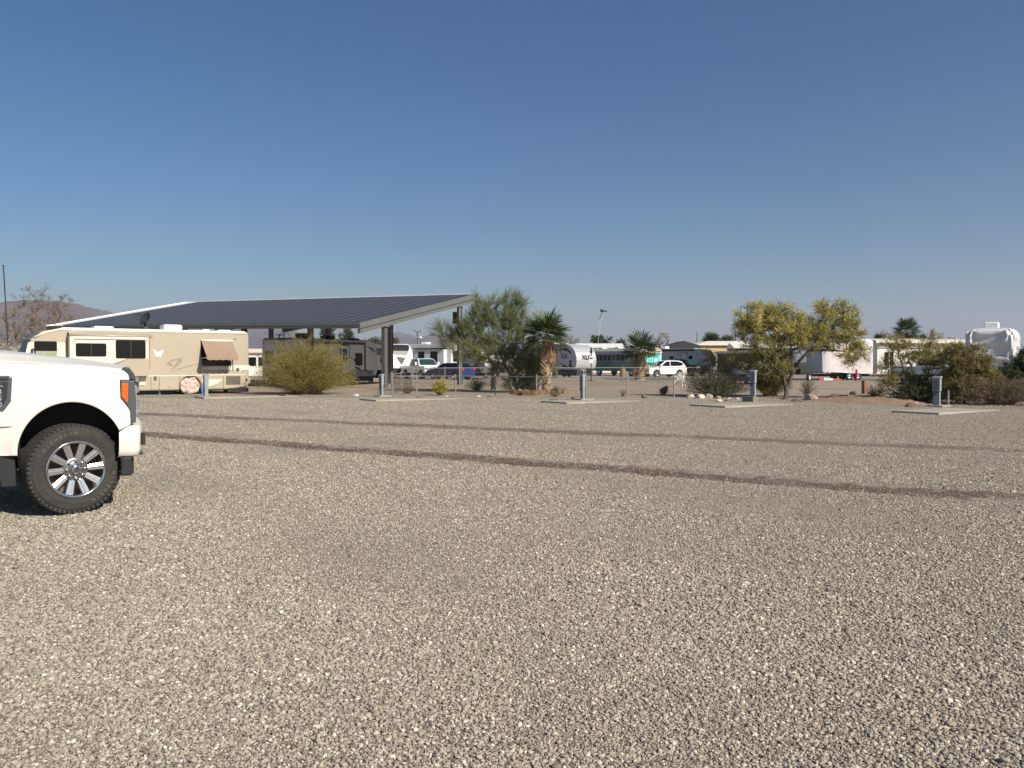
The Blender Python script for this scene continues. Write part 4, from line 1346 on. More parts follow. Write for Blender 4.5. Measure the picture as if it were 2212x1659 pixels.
def pickup(name, label, loc, heading, paint, chrome=True, rimm=None):
    L, W = 5.6, 1.98
    o = thing(name, label, 'pickup truck', loc, math.atan2(heading.y, heading.x))
    r, ra = 0.39, 0.48
    prof = [(L - 0.02, 0.55), (L, 0.95), (L - 0.1, 1.12), (L - 1.25, 1.2), (0.02, 1.2), (0.0, 0.6), (0.05, 0.5)]
    for ax in (1.15, L - 0.95):
        prof += [(ax - ra, 0.5)] + [(ax + ra * math.cos(a), r + ra * math.sin(a)) for a in [R(165 - 15 * k) for k in range(11)]] + [(ax + ra, 0.5)]
    prof += [(L - 0.1, 0.5)]
    MB().prism(prof, -W / 2, W / 2).build('body', paint, o, bevel=0.05)
    g = [(L - 1.3, 1.19), (L - 1.95, 1.83), (L - 2.2, 1.88), (L - 3.5, 1.88), (L - 3.75, 1.19)]
    def hwid(z): return W / 2 * (0.96 - 0.16 * (z - 1.19) / 0.69)
    n = len(g)
    vs = [(x, s * hwid(z), z) for s in (-1, 1) for (x, z) in g]
    MB().add(vs, [tuple(range(n)), tuple(range(2 * n - 1, n - 1, -1))] + [(i, (i + 1) % n, n + (i + 1) % n, n + i) for i in range(n)]).build('cabin', paint, o, bevel=0.05)
    for s in (-1, 1):
        for wp in ([(L - 1.6, 1.25), (L - 2.02, 1.74), (L - 2.55, 1.78), (L - 2.55, 1.25)], [(L - 2.63, 1.25), (L - 2.63, 1.78), (L - 3.4, 1.78), (L - 3.55, 1.25)]):
            glass_poly(o, 'side_window', [(x, s * (hwid(z) + 0.006), z) for (x, z) in wp], m_glass)
    a, b = Vector((L - 1.3, 0, 1.19)), Vector((L - 1.95, 0, 1.83))
    A, Bq = a.lerp(b, 0.1) + Vector((0.03, 0, 0.03)), a.lerp(b, 0.93) + Vector((0.03, 0, 0.03))
    glass_poly(o, 'windshield', [(A.x, -0.84, A.z), (A.x, 0.84, A.z), (Bq.x, 0.72, Bq.z), (Bq.x, -0.72, Bq.z)], mat('green_glass', (0.02, 0.05, 0.045), 0.06, var=0))
    gr = MB().bb(L - 0.03, L + 0.03, -0.55, 0.55, 0.78, 1.06).build('grille', mat('grille_grey', (0.16, 0.16, 0.16), 0.4), o, bevel=0.02)
    MB().bb(L + 0.031, L + 0.05, -0.53, 0.53, 0.9, 0.94).build('grille_bar', m_chrome, gr)
    MB().bb(L - 0.05, L + 0.16, -W / 2 + 0.02, W / 2 - 0.02, 0.5, 0.72).build('front_bumper', m_white if chrome else m_black, o, bevel=0.04)
    for s in (-1, 1):
        MB().bb(L - 0.12, L + 0.02, s * 0.6, s * 0.93, 0.82, 1.05).build('headlight', mat('clear_lens', (0.5, 0.52, 0.55), 0.1, var=0), o, bevel=0.02)
        mr = MB().tube([(L - 1.7, s * 0.93, 1.3), (L - 1.68, s * 1.08, 1.35)], 0.02, 6)
        mr.box((L - 1.68, s * 1.14, 1.42), (0.1, 0.16, 0.28))
        mr.build('mirror', paint, o)
        for ax in (1.15, L - 0.95):
            wheel_at(o, ax, s * (W / 2 - 0.13), r, 0.25, s, rimm)
    MB().bb(0.5, L - 0.5, -0.7, 0.7, 0.35, 0.55).build('chassis', m_black, o)
    return o
hP = Vector((0.5, -0.866, 0))
pickup('pickup_truck', 'white pickup with a grey grille parked beside the blue hatchback', centre_loc(905, 76.5, hP, 5.6) + Vector((0.3, 0, 0)), hP, m_suv)
hQ = Vector((0.6, -0.8, 0))
pickup('pickup_truck', 'black pickup parked behind the tail of the white SUV', centre_loc(1478, 93, hQ, 5.6), hQ, mat('black_paint', (0.018, 0.018, 0.022), 0.25, var=0.05, coat=0.4), chrome=False)
hV = Vector((0.75, -0.66, 0))
pickup('pickup_truck', 'white pickup half hidden behind the olive shrubs at the right', centre_loc(2010, 66, hV, 5.6), hV, m_white)

# travel trailers ---------------------------------------------------------
def trailer(name, label, cat, corner, heading, L, W, prof, m_body, side, m_roof=None, floor=0.75, wheels=(0.42, 0.52), rw=0.36, front_panel=None, group=None, stub=True):
    """corner = ground point under the front corner on the visible side (side = -1 right, +1 left)"""
    h = heading.normalized()
    left = Vector((-h.y, h.x, 0))
    loc = corner - h * L - left * side * (W / 2)
    o = thing(name, label, cat, loc, math.atan2(h.y, h.x), group)
    MB().prism(prof, -W / 2, W / 2).build('body', m_body, o, bevel=0.04)
    ztop = max(p[1] for p in prof)
    xa = min(p[0] for p in prof if p[1] > ztop - 0.12)
    xb = max(p[0] for p in prof if p[1] > ztop - 0.12)
    MB().bb(xa + 0.08, xb - 0.1, -W / 2 + 0.06, W / 2 - 0.06, ztop + 0.001, ztop + 0.04).build('roof', m_roof or m_white, o)
    for f in wheels:
        for s in (-1, 1):
            wheel_at(o, L * f, s * (W / 2 - 0.16), rw, 0.22, s)
    MB().bb(0.3, L - 0.2, -W / 2 + 0.3, W / 2 - 0.3, 0.2, floor + 0.02).build('chassis', m_black, o)  # chassis as a black box, carried down low to stand in for shade underneath
    if stub:
        MB().bb(L - 0.1, L + 1.1, -0.06, 0.06, floor - 0.22, floor - 0.1).build('hitch', m_black, o)
        MB().tube([(L + 0.95, 0, 0.02), (L + 0.95, 0, floor)], 0.05, 8).build('jack', m_dark, o)
    return o
def on_side(o, name, pts, m, side, W, y=0.004, t=0.012, parent=None):
    a, b = side * (W / 2 + y), side * (W / 2 + y + t)
    return MB().prism(pts, a, b).build(name, m, parent or o)
m_frame = mat('black_trim', (0.02, 0.02, 0.022), 0.4, var=0)

# grey trailer under the carport (rear and right side in view)
m_gtr = mat('grey_trailer_skin', (0.5, 0.5, 0.47), 0.4, var=0.04)
W3, L3 = 2.5, 8.4
near_rear = Vector((-13.7, 50.75, 0))
profT = [(0.02, 0.55), (L3 - 0.5, 0.55), (L3 - 0.08, 0.75), (L3, 1.2), (L3 - 0.02, 1.9), (L3 - 0.15, 2.5), (L3 - 0.45, 2.88), (L3 - 0.9, 3.0), (0.15, 3.0), (0.0, 2.9)]
tt = trailer('travel_trailer', 'grey travel trailer parked in the shade under the solar carport', 'trailer', near_rear + CG * L3, CG, L3, W3, profT, m_gtr, -1, m_dark, floor=0.6, wheels=(0.4, 0.5), rw=0.34)
def t3(name, pts, m, **k): return on_side(tt, name, pts, m, -1, W3, **k)
t3('skirt', [(0.1, 0.56), (L3 - 0.5, 0.56), (L3 - 0.5, 0.95), (0.1, 0.95)], mat('skirt_grey', (0.2, 0.2, 0.2), 0.5))
t3('awning_roll', [(1.4, 2.72), (6.9, 2.72), (6.9, 2.88), (1.4, 2.88)], m_frame, t=0.12)
d3 = t3('door', rrect(4.55, 5.35, 0.8, 2.62, 0.1), m_gtr, t=0.03)
on_side(tt, 'door_frame', rrect(4.48, 5.42, 0.74, 2.69, 0.12), m_frame, -1, W3, y=0.003, t=0.02)
on_side(tt, 'door_window', rrect(4.72, 5.15, 1.5, 2.4, 0.05), m_glass, -1, W3, y=0.036, t=0.01, parent=d3)
t3('window', rrect(6.0, 6.75, 1.3, 2.15, 0.1), m_glass)
t3('window', rrect(2.2, 3.4, 1.5, 2.2, 0.1), m_glass)
t3('front_band', [(6.95, 1.0), (7.1, 1.0), (7.1, 2.9), (6.95, 2.9)], m_frame)
t3('swoosh', [(5.4, 1.9), (6.0, 1.75), (6.4, 1.45), (6.55, 1.15), (6.3, 1.35), (5.9, 1.6)], m_frame)
t3('swoosh', [(5.9, 1.25), (6.4, 1.15), (6.6, 0.98), (6.1, 1.05)], m_frame)
t3('swoosh', [(7.15, 2.65), (7.8, 2.5), (8.25, 2.15), (7.8, 2.35)], m_frame)
t3('swoosh', [(5.6, 1.0), (7.2, 0.98), (8.0, 0.86), (6.8, 0.92)], m_frame)
t3('storage_hatch', rrect(7.25, 8.05, 0.62, 1.2, 0.05), m_gtr)
MB().bb(2.0, 2.9, -0.4, 0.4, 3.05, 3.4).build('air_conditioner', m_black, tt, bevel=0.06)
MB().bb(4.3, 5.0, -0.4, 0.4, 3.05, 3.3).build('air_conditioner', m_black, tt, bevel=0.06)
MB().bb(7.0, 7.6, -0.3, 0.3, 3.05, 3.2).build('roof_vent', m_dark, tt, bevel=0.04)
mb = MB().tube([(0.6, 0.3, 3.03), (0.6, 0.3, 3.22)], 0.03, 6)
mb.bb(0.35, 0.85, 0.2, 0.4, 3.22, 3.27)
mb.build('tv_antenna', m_black, tt)
ld = MB()
for yy in (-0.75, -0.35):
    ld.tube([(-0.14, yy, 0.9), (-0.14, yy, 3.1), (0.0, yy, 3.3), (0.35, yy, 3.32), (0.4, yy, 3.05)], 0.018, 6)
for k in range(6):
    ld.tube([(-0.14, -0.75, 1.1 + k * 0.36), (-0.14, -0.35, 1.1 + k * 0.36)], 0.014, 6)
ld.build('ladder', m_black, tt)
MB().bb(-0.012, 0.004, 0.25, 0.95, 1.45, 2.2).build('rear_window', m_glass, tt)
MB().bb(-0.012, 0.004, -1.1, -0.85, 1.3, 1.9).build('rear_graphic', m_frame, tt)
for yy in (-1.1, 1.1, -0.15, 0.1, 0.35):
    MB().bb(-0.02, 0.004, yy - 0.05, yy + 0.05, 2.68, 2.74).build('marker_lamp', m_red, tt)

# white and black trailer with the script name
W4, L4 = 2.5, 8.0
h4 = Vector((0.5, -0.866, 0))
prof4 = [(0, 0.75), (L4 - 0.3, 0.75), (L4, 0.95), (L4 + 0.02, 1.2), (L4 - 0.12, 2.0), (L4 - 0.35, 2.6), (L4 - 0.7, 3.0), (L4 - 1.2, 3.2), (0.1, 3.25), (0, 3.1)]
c4 = Vector((X(841, 78), 78, 0))
r4 = trailer('travel_trailer', 'white trailer with a black shield-shaped nose graphic beside the carport column', 'trailer', c4, h4, L4, W4, prof4, m_gtr, -1)
# nose cap: a skin laid over the front outline, white with a black upper shield
def nose(o, prof_pts, W, inset, lo, hi, name, m, out=0.012, poly=None, yc=None):
    """strip of the front outline between parameters lo..hi, between half-widths given by poly(t)"""
    seg = [Vector((p[0], 0, p[1])) for p in prof_pts]
    rows_ = []
    n = 70
    tot = sum((seg[i + 1] - seg[i]).length for i in range(len(seg) - 1))
    def at_(t):
        d = t * tot
        for i in range(len(seg) - 1):
            l = (seg[i + 1] - seg[i]).length
            if d <= l or i == len(seg) - 2:
                q = seg[i].lerp(seg[i + 1], d / l)
                tn = (seg[i + 1] - seg[i]).normalized()
                return q + Vector((tn.z, 0, -tn.x)) * out
            d -= l
    for k in range(n + 1):
        t = k / n
        if t < lo - 1e-9 or t > hi + 1e-9: continue
        hwid = (W / 2 - inset) if poly is None else poly(t)
        q = at_(t)
        rows_.append([(q.x, -hwid + 2 * hwid * j / 8, q.z) for j in range(9)])
    return MB().grid(rows_).build(name, m, o, solid=0.008)
front4 = prof4[2:8]
nose(r4, front4, W4, 0.02, 0.0, 1.0, 'nose_cap', m_white)
nose(r4, front4, W4, 0.0, 0.12, 0.98, 'nose_shield', m_frame, out=0.035, poly=lambda t: float(np.interp(t, [0.12, 0.2, 0.38, 0.55, 0.66, 0.74, 0.98], [0.02, 0.18, 0.5, 0.78, 0.92, 1.05, 1.15])))
q = Vector((L4 - 0.17, 0.0, 2.1))
nrm = Vector((0.93, 0, 0.36))
text_mesh('name_script', 'Remington', 0.4, m_white, r4, frame(q + nrm * 0.075, (0, 1, 0), nrm), 0.006, shear=0.35, bold=0.006)
on_side(r4, 'dark_band', [(0.2, 2.2), (7.0, 2.2), (6.5, 2.9), (0.2, 2.95)], m_frame, -1, W4)
on_side(r4, 'window', rrect(5.6, 6.5, 1.4, 2.1, 0.08), m_glass, -1, W4, y=0.02)

# silver toy hauler
W5, L5 = 2.5, 8.5
h5 = Vector((0.55, -0.835, 0))
front5 = [(L5 - 0.02, 0.98), (L5 + 0.1, 1.3), (L5 + 0.16, 1.7), (L5 + 0.1, 2.1), (L5 - 0.08, 2.5), (L5 - 0.38, 2.85), (L5 - 0.8, 3.1), (L5 - 1.3, 3.25)]
prof5 = [(0, 0.8), (L5 - 0.4, 0.8), (L5 - 0.1, 0.9)] + front5 + [(0.1, 3.3), (0, 3.15)]
c5 = Vector((X(1243, 80), 80, 0))
x5 = trailer('toy_hauler', 'silver toy hauler trailer lettered XLR on its bulging nose', 'trailer', c5, h5, L5, W5, prof5, mat('silver_skin', (0.42, 0.42, 0.45), 0.4, var=0.03), -1, m_white)
nose(x5, front5, W5, 0.02, 0.02, 0.98, 'nose_cap', mat('silver_cap', (0.52, 0.52, 0.53), 0.35, 0.3, var=0.05))
nv5 = Vector((0.98, 0, 0.2)).normalized()
text_mesh('name_letters', 'XLR', 0.62, m_frame, x5, frame(Vector((L5 + 0.17, 0.0, 1.98)) + nv5 * 0.03, (0, 1, 0), nv5), 0.006, bold=0.01)
text_mesh('name_letters', 'XLR', 0.62, m_frame, x5, frame((6.65, -W5 / 2 - 0.012, 2.1), (1, 0, 0), (0, -1, 0)), 0.006, bold=0.01)
for (pts, nm) in (([(5.5, 2.75), (7.0, 3.0), (7.7, 2.6), (7.9, 2.3), (7.2, 2.6), (6.3, 2.7)], 'swoosh'), ([(5.6, 1.6), (6.6, 1.3), (7.6, 0.95), (6.9, 1.0), (6.2, 1.05), (6.5, 1.22)], 'swoosh'),
                  ([(7.2, 1.35), (7.9, 1.2), (8.35, 1.0), (7.7, 0.98)], 'swoosh')):
    on_side(x5, nm, pts, m_frame, -1, W5)
on_side(x5, 'door_frame', rrect(4.5, 5.3, 0.9, 2.75, 0.08), m_frame, -1, W5)
on_side(x5, 'door', rrect(4.57, 5.23, 0.96, 2.69, 0.06), m_gtr, -1, W5, y=0.012)
on_side(x5, 'front_band', [(5.42, 0.95), (5.5, 0.95), (5.5, 3.1), (5.42, 3.1)], m_frame, -1, W5)
on_side(x5, 'storage_door', rrect(7.55, 7.85, 1.05, 1.75, 0.06), m_frame, -1, W5)
MB().bb(3.0, 3.8, -0.4, 0.4, 3.36, 3.62).build('air_conditioner', m_white, x5, bevel=0.06)
MB().bb(6.2, 6.7, -0.3, 0.2, 3.36, 3.46).build('roof_vent', m_dark, x5, bevel=0.03)

# green school bus
W6, L6 = 2.4, 10.8
h6 = Vector((0.5, -0.866, 0))
m_bus = mat('bus_green', (0.01, 0.115, 0.1), 0.35, var=0.08, coat=0.3)
m_buslo = mat('bus_dark_green', (0.008, 0.1, 0.09), 0.4, var=0.05)
c6 = Vector((X(1392, 86), 86, 0))
left6 = Vector((-h6.y, h6.x, 0))
bus = thing('bus', 'teal green converted school bus with a cream front dome', 'bus', c6 - h6 * L6 + left6 * (W6 / 2), math.atan2(h6.y, h6.x))
bp_ = [(-W6 / 2, 0.55), (W6 / 2, 0.55), (W6 / 2, 2.45), (W6 / 2 - 0.12, 2.75), (W6 / 2 - 0.45, 2.98), (0.3, 3.07), (-0.3, 3.07), (-W6 / 2 + 0.45, 2.98), (-W6 / 2 + 0.12, 2.75), (-W6 / 2, 2.45)]
MB().prism([p for p in bp_ if p[1] < 2.5], 0, L6, 'x').build('body', m_bus, bus, bevel=0.05)
MB().prism([(-W6 / 2, 2.452), (W6 / 2, 2.452)] + [p for p in bp_[3:9]], 0, L6 - 0.25, 'x').build('roof', mat('bus_roof', (0.42, 0.4, 0.34), 0.5, var=0.15), bus, bevel=0.03)
MB().prism([(-W6 / 2, 2.452), (W6 / 2, 2.452)] + [(p[0], p[1] + 0.03) for p in bp_[3:9]], L6 - 0.248, L6 + 0.06, 'x').build('front_dome', m_cream, bus, bevel=0.06)
for s in (-1, 1):
    bd = MB().bb(0.3, L6 - 0.9, s * (W6 / 2 + 0.003), s * (W6 / 2 + 0.012), 1.62, 2.44).build('window_band', mat('bus_grey', (0.3, 0.31, 0.3), 0.5), bus)
    for k in range(12):
        x0 = 0.42 + k * 0.79
        MB().bb(x0, x0 + 0.66, s * (W6 / 2 + 0.014), s * (W6 / 2 + 0.026), 1.68, 2.36).build('window', m_glass, bd)
    for zz in (0.95, 1.25, 1.52):
        MB().bb(0.2, L6 - 0.5, s * (W6 / 2 + 0.002), s * (W6 / 2 + 0.025), zz - 0.03, zz + 0.03).build('rub_rail', m_buslo, bus)
    for ax in (2.6, L6 - 2.3):
        wheel_at(bus, ax, s * (W6 / 2 - 0.14), 0.46, 0.26, s)
ws = MB().bb(L6 + 0.002, L6 + 0.02, -W6 / 2 + 0.12, W6 / 2 - 0.12, 1.5, 2.4).build('windshield', mat('turquoise_reflection', (0.05, 0.55, 0.5), 0.3, var=0.35, scale=2.5, col2=(0.35, 0.72, 0.72)), bus)  # turquoise reflection painted in as the windshield's own colour
MB().bb(L6 + 0.021, L6 + 0.03, -0.03, 0.03, 1.5, 2.4).build('windshield_post', m_buslo, ws)
for yy in (-0.85, -0.65, 0.65, 0.85):
    MB().lathe([(0, 0.0), (0.09, 0.0), (0.09, 0.05), (0, 0.06)], 12, (L6 + 0.062, yy, 2.68), 'x').build('warning_lamp', mat('lamp_orange', (0.5, 0.13, 0.02), 0.3, var=0), bus, smooth=True)
MB().bb(L6 + 0.002, L6 + 0.25, -W6 / 2, W6 / 2, 0.5, 0.72).build('bumper', m_black, bus, bevel=0.03)
for k in range(3):
    MB().bb(1.5 + k * 3, 2.2 + k * 3, -0.35, 0.35, 3.08, 3.22).build('roof_vent', m_white, bus, bevel=0.04)

# grey trailer right of the bus
W7, L7 = 2.5, 7.2
h7 = Vector((0.7, -0.714, 0))
prof7 = [(0, 0.75), (L7 - 0.3, 0.75), (L7, 1.0), (L7 - 0.05, 1.7), (L7 - 0.3, 2.4), (L7 - 0.8, 2.9), (L7 - 1.4, 3.1), (0, 3.15)]
c7 = Vector((X(1522, 96), 96, 0))
r7 = trailer('travel_trailer', 'grey trailer with a dark rounded nose behind the white SUV', 'trailer', c7, h7, L7, W7, prof7, mat('pale_grey_skin', (0.4, 0.4, 0.42), 0.4, var=0.03), -1, m_white)
nose(r7, prof7[2:7], W7, 0.01, 0.0, 1.0, 'nose_cap', m_frame)
on_side(r7, 'door_frame', rrect(3.9, 4.75, 0.9, 2.7, 0.08), m_frame, -1, W7)
on_side(r7, 'door', rrect(3.97, 4.68, 0.96, 2.63, 0.06), m_gtr, -1, W7, y=0.012)
on_side(r7, 'window', rrect(5.0, 5.5, 1.2, 2.3, 0.06), m_glass, -1, W7)
on_side(r7, 'window', rrect(2.3, 2.9, 1.9, 2.25, 0.05), m_glass, -1, W7)
on_side(r7, 'roof_band', [(0.05, 2.85), (5.9, 2.85), (5.7, 3.08), (0.05, 3.1)], m_frame, -1, W7)
for xx in (0.6, 3.4, 6.1):
    on_side(r7, 'speaker', rrect(xx, xx + 0.16, 2.42, 2.58, 0.05), m_frame, -1, W7, y=0.003)
MB().bb(0.3, 1.1, -0.4, 0.4, 3.2, 3.5).build('air_conditioner', m_white, r7, bevel=0.06)

# big white fifth wheel behind the pickup and the hatchback
W8, L8 = 2.5, 7.5
h8 = Vector((0.86, -0.51, 0))
prof8 = [(0, 0.8), (L8, 0.8), (L8, 3.3), (L8 - 0.1, 3.45), (1.6, 3.5), (1.5, 3.9), (0.0, 3.9)]
prof8 = [(0, 0.8), (L8, 0.8), (L8, 3.45), (L8 - 0.08, 3.6), (0.05, 3.65), (0, 3.5)]
c8_ = Vector((X(974, 96), 96, 0))
r8 = trailer('fifth_wheel', 'tall white fifth wheel camper with two dark windows behind the blue hatchback', 'trailer', c8_, h8, L8, W8, prof8, mat('white_camper_skin', (0.62, 0.62, 0.62), 0.4, var=0.04), -1, m_white)
on_side(r8, 'slide_out', [(2.6, 1.0), (6.9, 1.0), (6.9, 3.05), (2.6, 3.05)], mat('white_camper_skin', (0.62, 0.62, 0.62)), -1, W8, t=0.6)
for (a, b) in ((3.2, 4.1), (5.0, 6.0)):
    on_side(r8, 'window', rrect(a, b, 1.4, 2.8, 0.04), m_glass, -1, W8, y=0.61)
on_side(r8, 'slide_awning', [(2.5, 3.08), (7.0, 3.08), (7.0, 3.2), (2.5, 3.2)], m_frame, -1, W8, t=0.75)
MB().bb(L8 + 0.002, L8 + 0.02, -0.8, 0.6, 1.6, 2.9).build('window', m_glass, r8)
for xx in (2.5, 5.6):
    MB().bb(xx, xx + 0.9, -0.4, 0.4, 3.68, 3.95).build('air_conditioner', m_white, r8, bevel=0.06)
MB().bb(-2.6, -0.003, -W8 / 2, W8 / 2, 1.7, 3.35).build('rear_room', mat('white_camper_skin', (0.62, 0.62, 0.62)), r8, bevel=0.04)

# low grey camper behind the spiky shrub
W9, L9 = 2.2, 5.2
h9 = Vector((0.5, -0.866, 0))
prof9 = [(0, 0.5), (L9, 0.55), (L9 + 0.5, 1.1), (L9 + 0.35, 1.8), (L9 - 0.4, 2.5), (0, 2.6)]
r9 = trailer('cargo_trailer', 'low pale grey camper trailer behind the shaded spiky shrub', 'trailer', Vector((X(1042, 74), 74, 0)), h9, L9, W9, prof9, mat('pale_grey_skin', (0.4, 0.4, 0.42)), -1, m_white, floor=0.5, wheels=(0.4,), rw=0.32)
on_side(r9, 'swoosh', [(2.5, 0.6), (4.9, 0.6), (4.2, 1.5), (3.9, 1.5)], m_frame, -1, W9)

# dark brown camper and shade roof behind the palo verde
rb = trailer('travel_trailer', 'dark brown camper in the shade behind the palo verde branches', 'trailer', Vector((X(1668, 88), 88, 0)), Vector((0.9, -0.43, 0)), 6.0, 2.4, [(0, 0.7), (6, 0.7), (6, 2.5), (5.7, 2.7), (0, 2.7)], mat('brown_skin', (0.1, 0.075, 0.055), 0.6, var=0.1), -1, mat('tan_roof', (0.4, 0.36, 0.3), 0.6))
on_side(rb, 'window', rrect(4.0, 5.2, 1.5, 2.2, 0.04), m_glass, -1, 2.4)
on_side(rb, 'awning_roof', [(0.2, 2.5), (5.9, 2.5), (5.9, 2.58), (0.2, 2.58)], m_galv, -1, 2.4, t=1.6)
for xx in (0.4, 5.7):
    MB().tube([(xx, -2.7, 0.0), (xx, -2.7, 2.5)], 0.04, 6).build('awning_post', m_white, rb)

# utility trailer with a white wheel
ut_h = Vector((-0.6, -0.8, 0))
ut = thing('utility_trailer', 'dark utility trailer on white-rimmed wheels behind the palo verde trunk', 'trailer', Vector((X(1728, 64), 65, 0)), math.atan2(ut_h.y, ut_h.x))
MB().bb(-1.8, 1.6, -0.85, 0.85, 0.55, 0.68).build('bed', m_black, ut)
for s in (-1, 1):
    MB().bb(-1.8, 1.6, s * 0.85, s * 0.9, 0.683, 1.1).build('side_board', mat('dark_green_paint', (0.02, 0.024, 0.02), 0.7), ut)
    wheel_at(ut, 0.0, s * 1.03, 0.33, 0.2, s, m_white)
MB().bb(-1.6, 1.4, -0.8, 0.8, 0.685, 1.5).build('tarped_load', mat('dark_green_paint', (0.03, 0.04, 0.03)), ut, bevel=0.15, seg=3)
MB().tube([(1.6, 0.5, 0.6), (2.9, 0, 0.6), (1.6, -0.5, 0.6)], 0.05, 6).build('drawbar', m_black, ut)

# covered trailer (pinkish cover)
def drape(L, W, H, z0, seed, wrinkle=0.0, folds=0.04, curve=0.35, sag=None, n=64, m=26, top_dome=0.12):
    """cloth cover over a boxy vehicle: rounded shell with vertical folds"""
    rg = random.Random(seed)
    ph = [rg.uniform(0, 6.28) for _ in range(6)]
    per = []
    for k in range(n):
        a = 2 * math.pi * k / n
        c_, s_ = math.cos(a), math.sin(a)
        e = 0.22
        per.append((L / 2 * math.copysign(abs(c_) ** e, c_), W / 2 * math.copysign(abs(s_) ** e, s_), a))
    rows_ = []
    for i in range(m + 1):
        t = i / m
        row = []
        for (x, y, a) in per:
            if t < 0.72:
                u = t / 0.72
                z = z0 + (H - curve - z0) * u
                f = 1 + folds * (1 - 0.5 * u) * (math.sin(9 * a + ph[0] + 2 * u) * 0.5 + math.sin(17 * a + ph[1] + 3 * u) * 0.3 + math.sin(31 * a + ph[2]) * 0.2)
                if i == 0 and sag: z += sag(x, y)
            else:
                u = (t - 0.72) / 0.28
                ang = u * math.pi / 2
                z = H - curve + curve * math.sin(ang)
                f = 1 - (1 - math.cos(ang)) * 0.0
                k_ = math.cos(ang)
                f = 0.0 if u >= 1 else 1
                x, y = x - math.copysign(min(abs(x), curve) * (1 - k_), x), y - math.copysign(min(abs(y), curve) * (1 - k_), y)
                f = 1 + folds * 0.4 * (1 - u) * math.sin(13 * a + ph[3])
            if wrinkle:
                q_ = Vector((x * f * 1.6, y * f * 1.6, z * 0.55 + seed))
                wv = 1 - abs(_ns.noise(q_ * 1.3)) * 2.2 + 0.5 * (1 - abs(_ns.noise(q_ * 3.1)) * 2)
                rl = math.hypot(x, y) + 1e-6
                f = f + wrinkle * wv / rl * (0.35 if t > 0.9 else 1.0)
            row.append((x * f, y * f, z))
        row.append(row[0])
        rows_.append(row)
    mb = MB().grid(rows_)
    mb.add(rows_[-1][:-1] + [(0, 0, H + top_dome)], [(k, (k + 1) % n, n) for k in range(n)])
    return mb
m_cov = mat('pink_grey_cover', (0.62, 0.565, 0.565), 0.75, var=0.06, scale=1.2)
hc = Vector((0.97, 0.24, 0))
cv = thing('covered_trailer', 'trailer wrapped in a pale pinkish grey cover behind the yellow palo verde', 'trailer', Vector((X(1828, 70), 71.5, 0)), math.atan2(hc.y, hc.x))
drape(5.2, 2.6, 3.55, 0.42, 6, folds=0.012, sag=lambda x, y: 0.12 + 0.22 * max(0, -x / 2.6 + 0.2)).build('cover', m_cov, cv, smooth=True)
for xx in (0.2, 1.05):
    for s in (-1, 1):
        wheel_at(cv, xx, s * 1.05, 0.36, 0.22, s)
MB().bb(-2.3, 2.3, -1.0, 1.0, 0.3, 0.5).build('chassis', m_black, cv)
MB().blob((1.3, 0, 3.72), (0.35, 0.35, 0.2)).build('roof_dome', m_white, cv, smooth=True)

# silver-covered motorhome at the right
m_sil = mat('silver_tarp', (0.6, 0.61, 0.63), 0.45, 0.1, var=0.15, scale=1.5, bump=0.4, bscale=5)
hm = Vector((-0.55, -0.835, 0))
sm = thing('covered_motorhome', 'tall motorhome under a wrinkled silver cover at the right edge', 'motorhome', Vector((X(2205, 52), 55, 0)), math.atan2(hm.y, hm.x))
drape(7.0, 2.75, 3.7, 0.7, 12, wrinkle=0.13, folds=0.05, curve=0.45, n=150, m=60).build('cover', m_sil, sm, smooth=True)
MB().bb(1.3, 2.3, -0.45, 0.4, 3.66, 4.12).build('air_conditioner', m_white, sm, bevel=0.08, seg=3)
MB().prism([(3.52, 1.9), (3.62, 1.85), (3.64, 1.7), (3.5, 1.55)], -1.1, 1.0).build('cover_fold', m_sil, sm, bevel=0.04)
for xx in (-2.2, 2.3):
    for s in (-1, 1):
        wheel_at(sm, xx, s * 1.1, 0.42, 0.26, s)
MB().bb(-3.2, 3.2, -1.0, 1.0, 0.35, 0.75).build('chassis', m_black, sm)

# ------------------------------------------------------------------ houses and sheds behind
m_hwall = mat('cream_wall', (0.82, 0.79, 0.72), 0.7, var=0.04)
m_ywall = mat('yellow_block_wall', (0.6, 0.46, 0.22), 0.8, var=0.1)
mh = thing('mobile_home', 'white mobile home with a flat cream roof behind the right shrubs', 'house', Vector((X(1972, 90), 90, 0)), 0.06)
MB().bb(-5.2, 4.6, -2.2, 2.2, 0.3, 3.55).build('wall', m_hwall, mh)
rf = MB().prism([(-2.6, 3.553), (2.6, 3.553), (2.5, 3.85), (0, 4.1), (-2.5, 3.85)], -5.5, 4.9, 'x').build('roof', mat('cream_roof', (0.7, 0.61, 0.49), 0.7), mh)
for (a, b, z0, z1) in ((-1.4, 0.6, 1.9, 2.7), (2.0, 3.4, 1.2, 2.9), (-4.4, -3.4, 1.2, 2.6)):
    w_ = MB().bb(a, b, -2.22, -2.203, z0, z1).build('window', m_glass, mh)
    MB().bb((a + b) / 2 - 0.03, (a + b) / 2 + 0.03, -2.235, -2.222, z0, z1).build('window_bar', m_white, w_)
MB().bb(-5.2, 4.6, -2.26, -2.203, 3.0, 3.12).build('eave_band', mat('eave_grey', (0.25, 0.24, 0.23), 0.6), mh)
MB().bb(4.61, 8.6, -1.6, 1.8, 0.3, 2.9).build('annex', m_hwall, mh)
MB().bb(4.62, 8.8, -1.9, 2.0, 2.903, 3.1).build('annex_roof', m_white, mh)

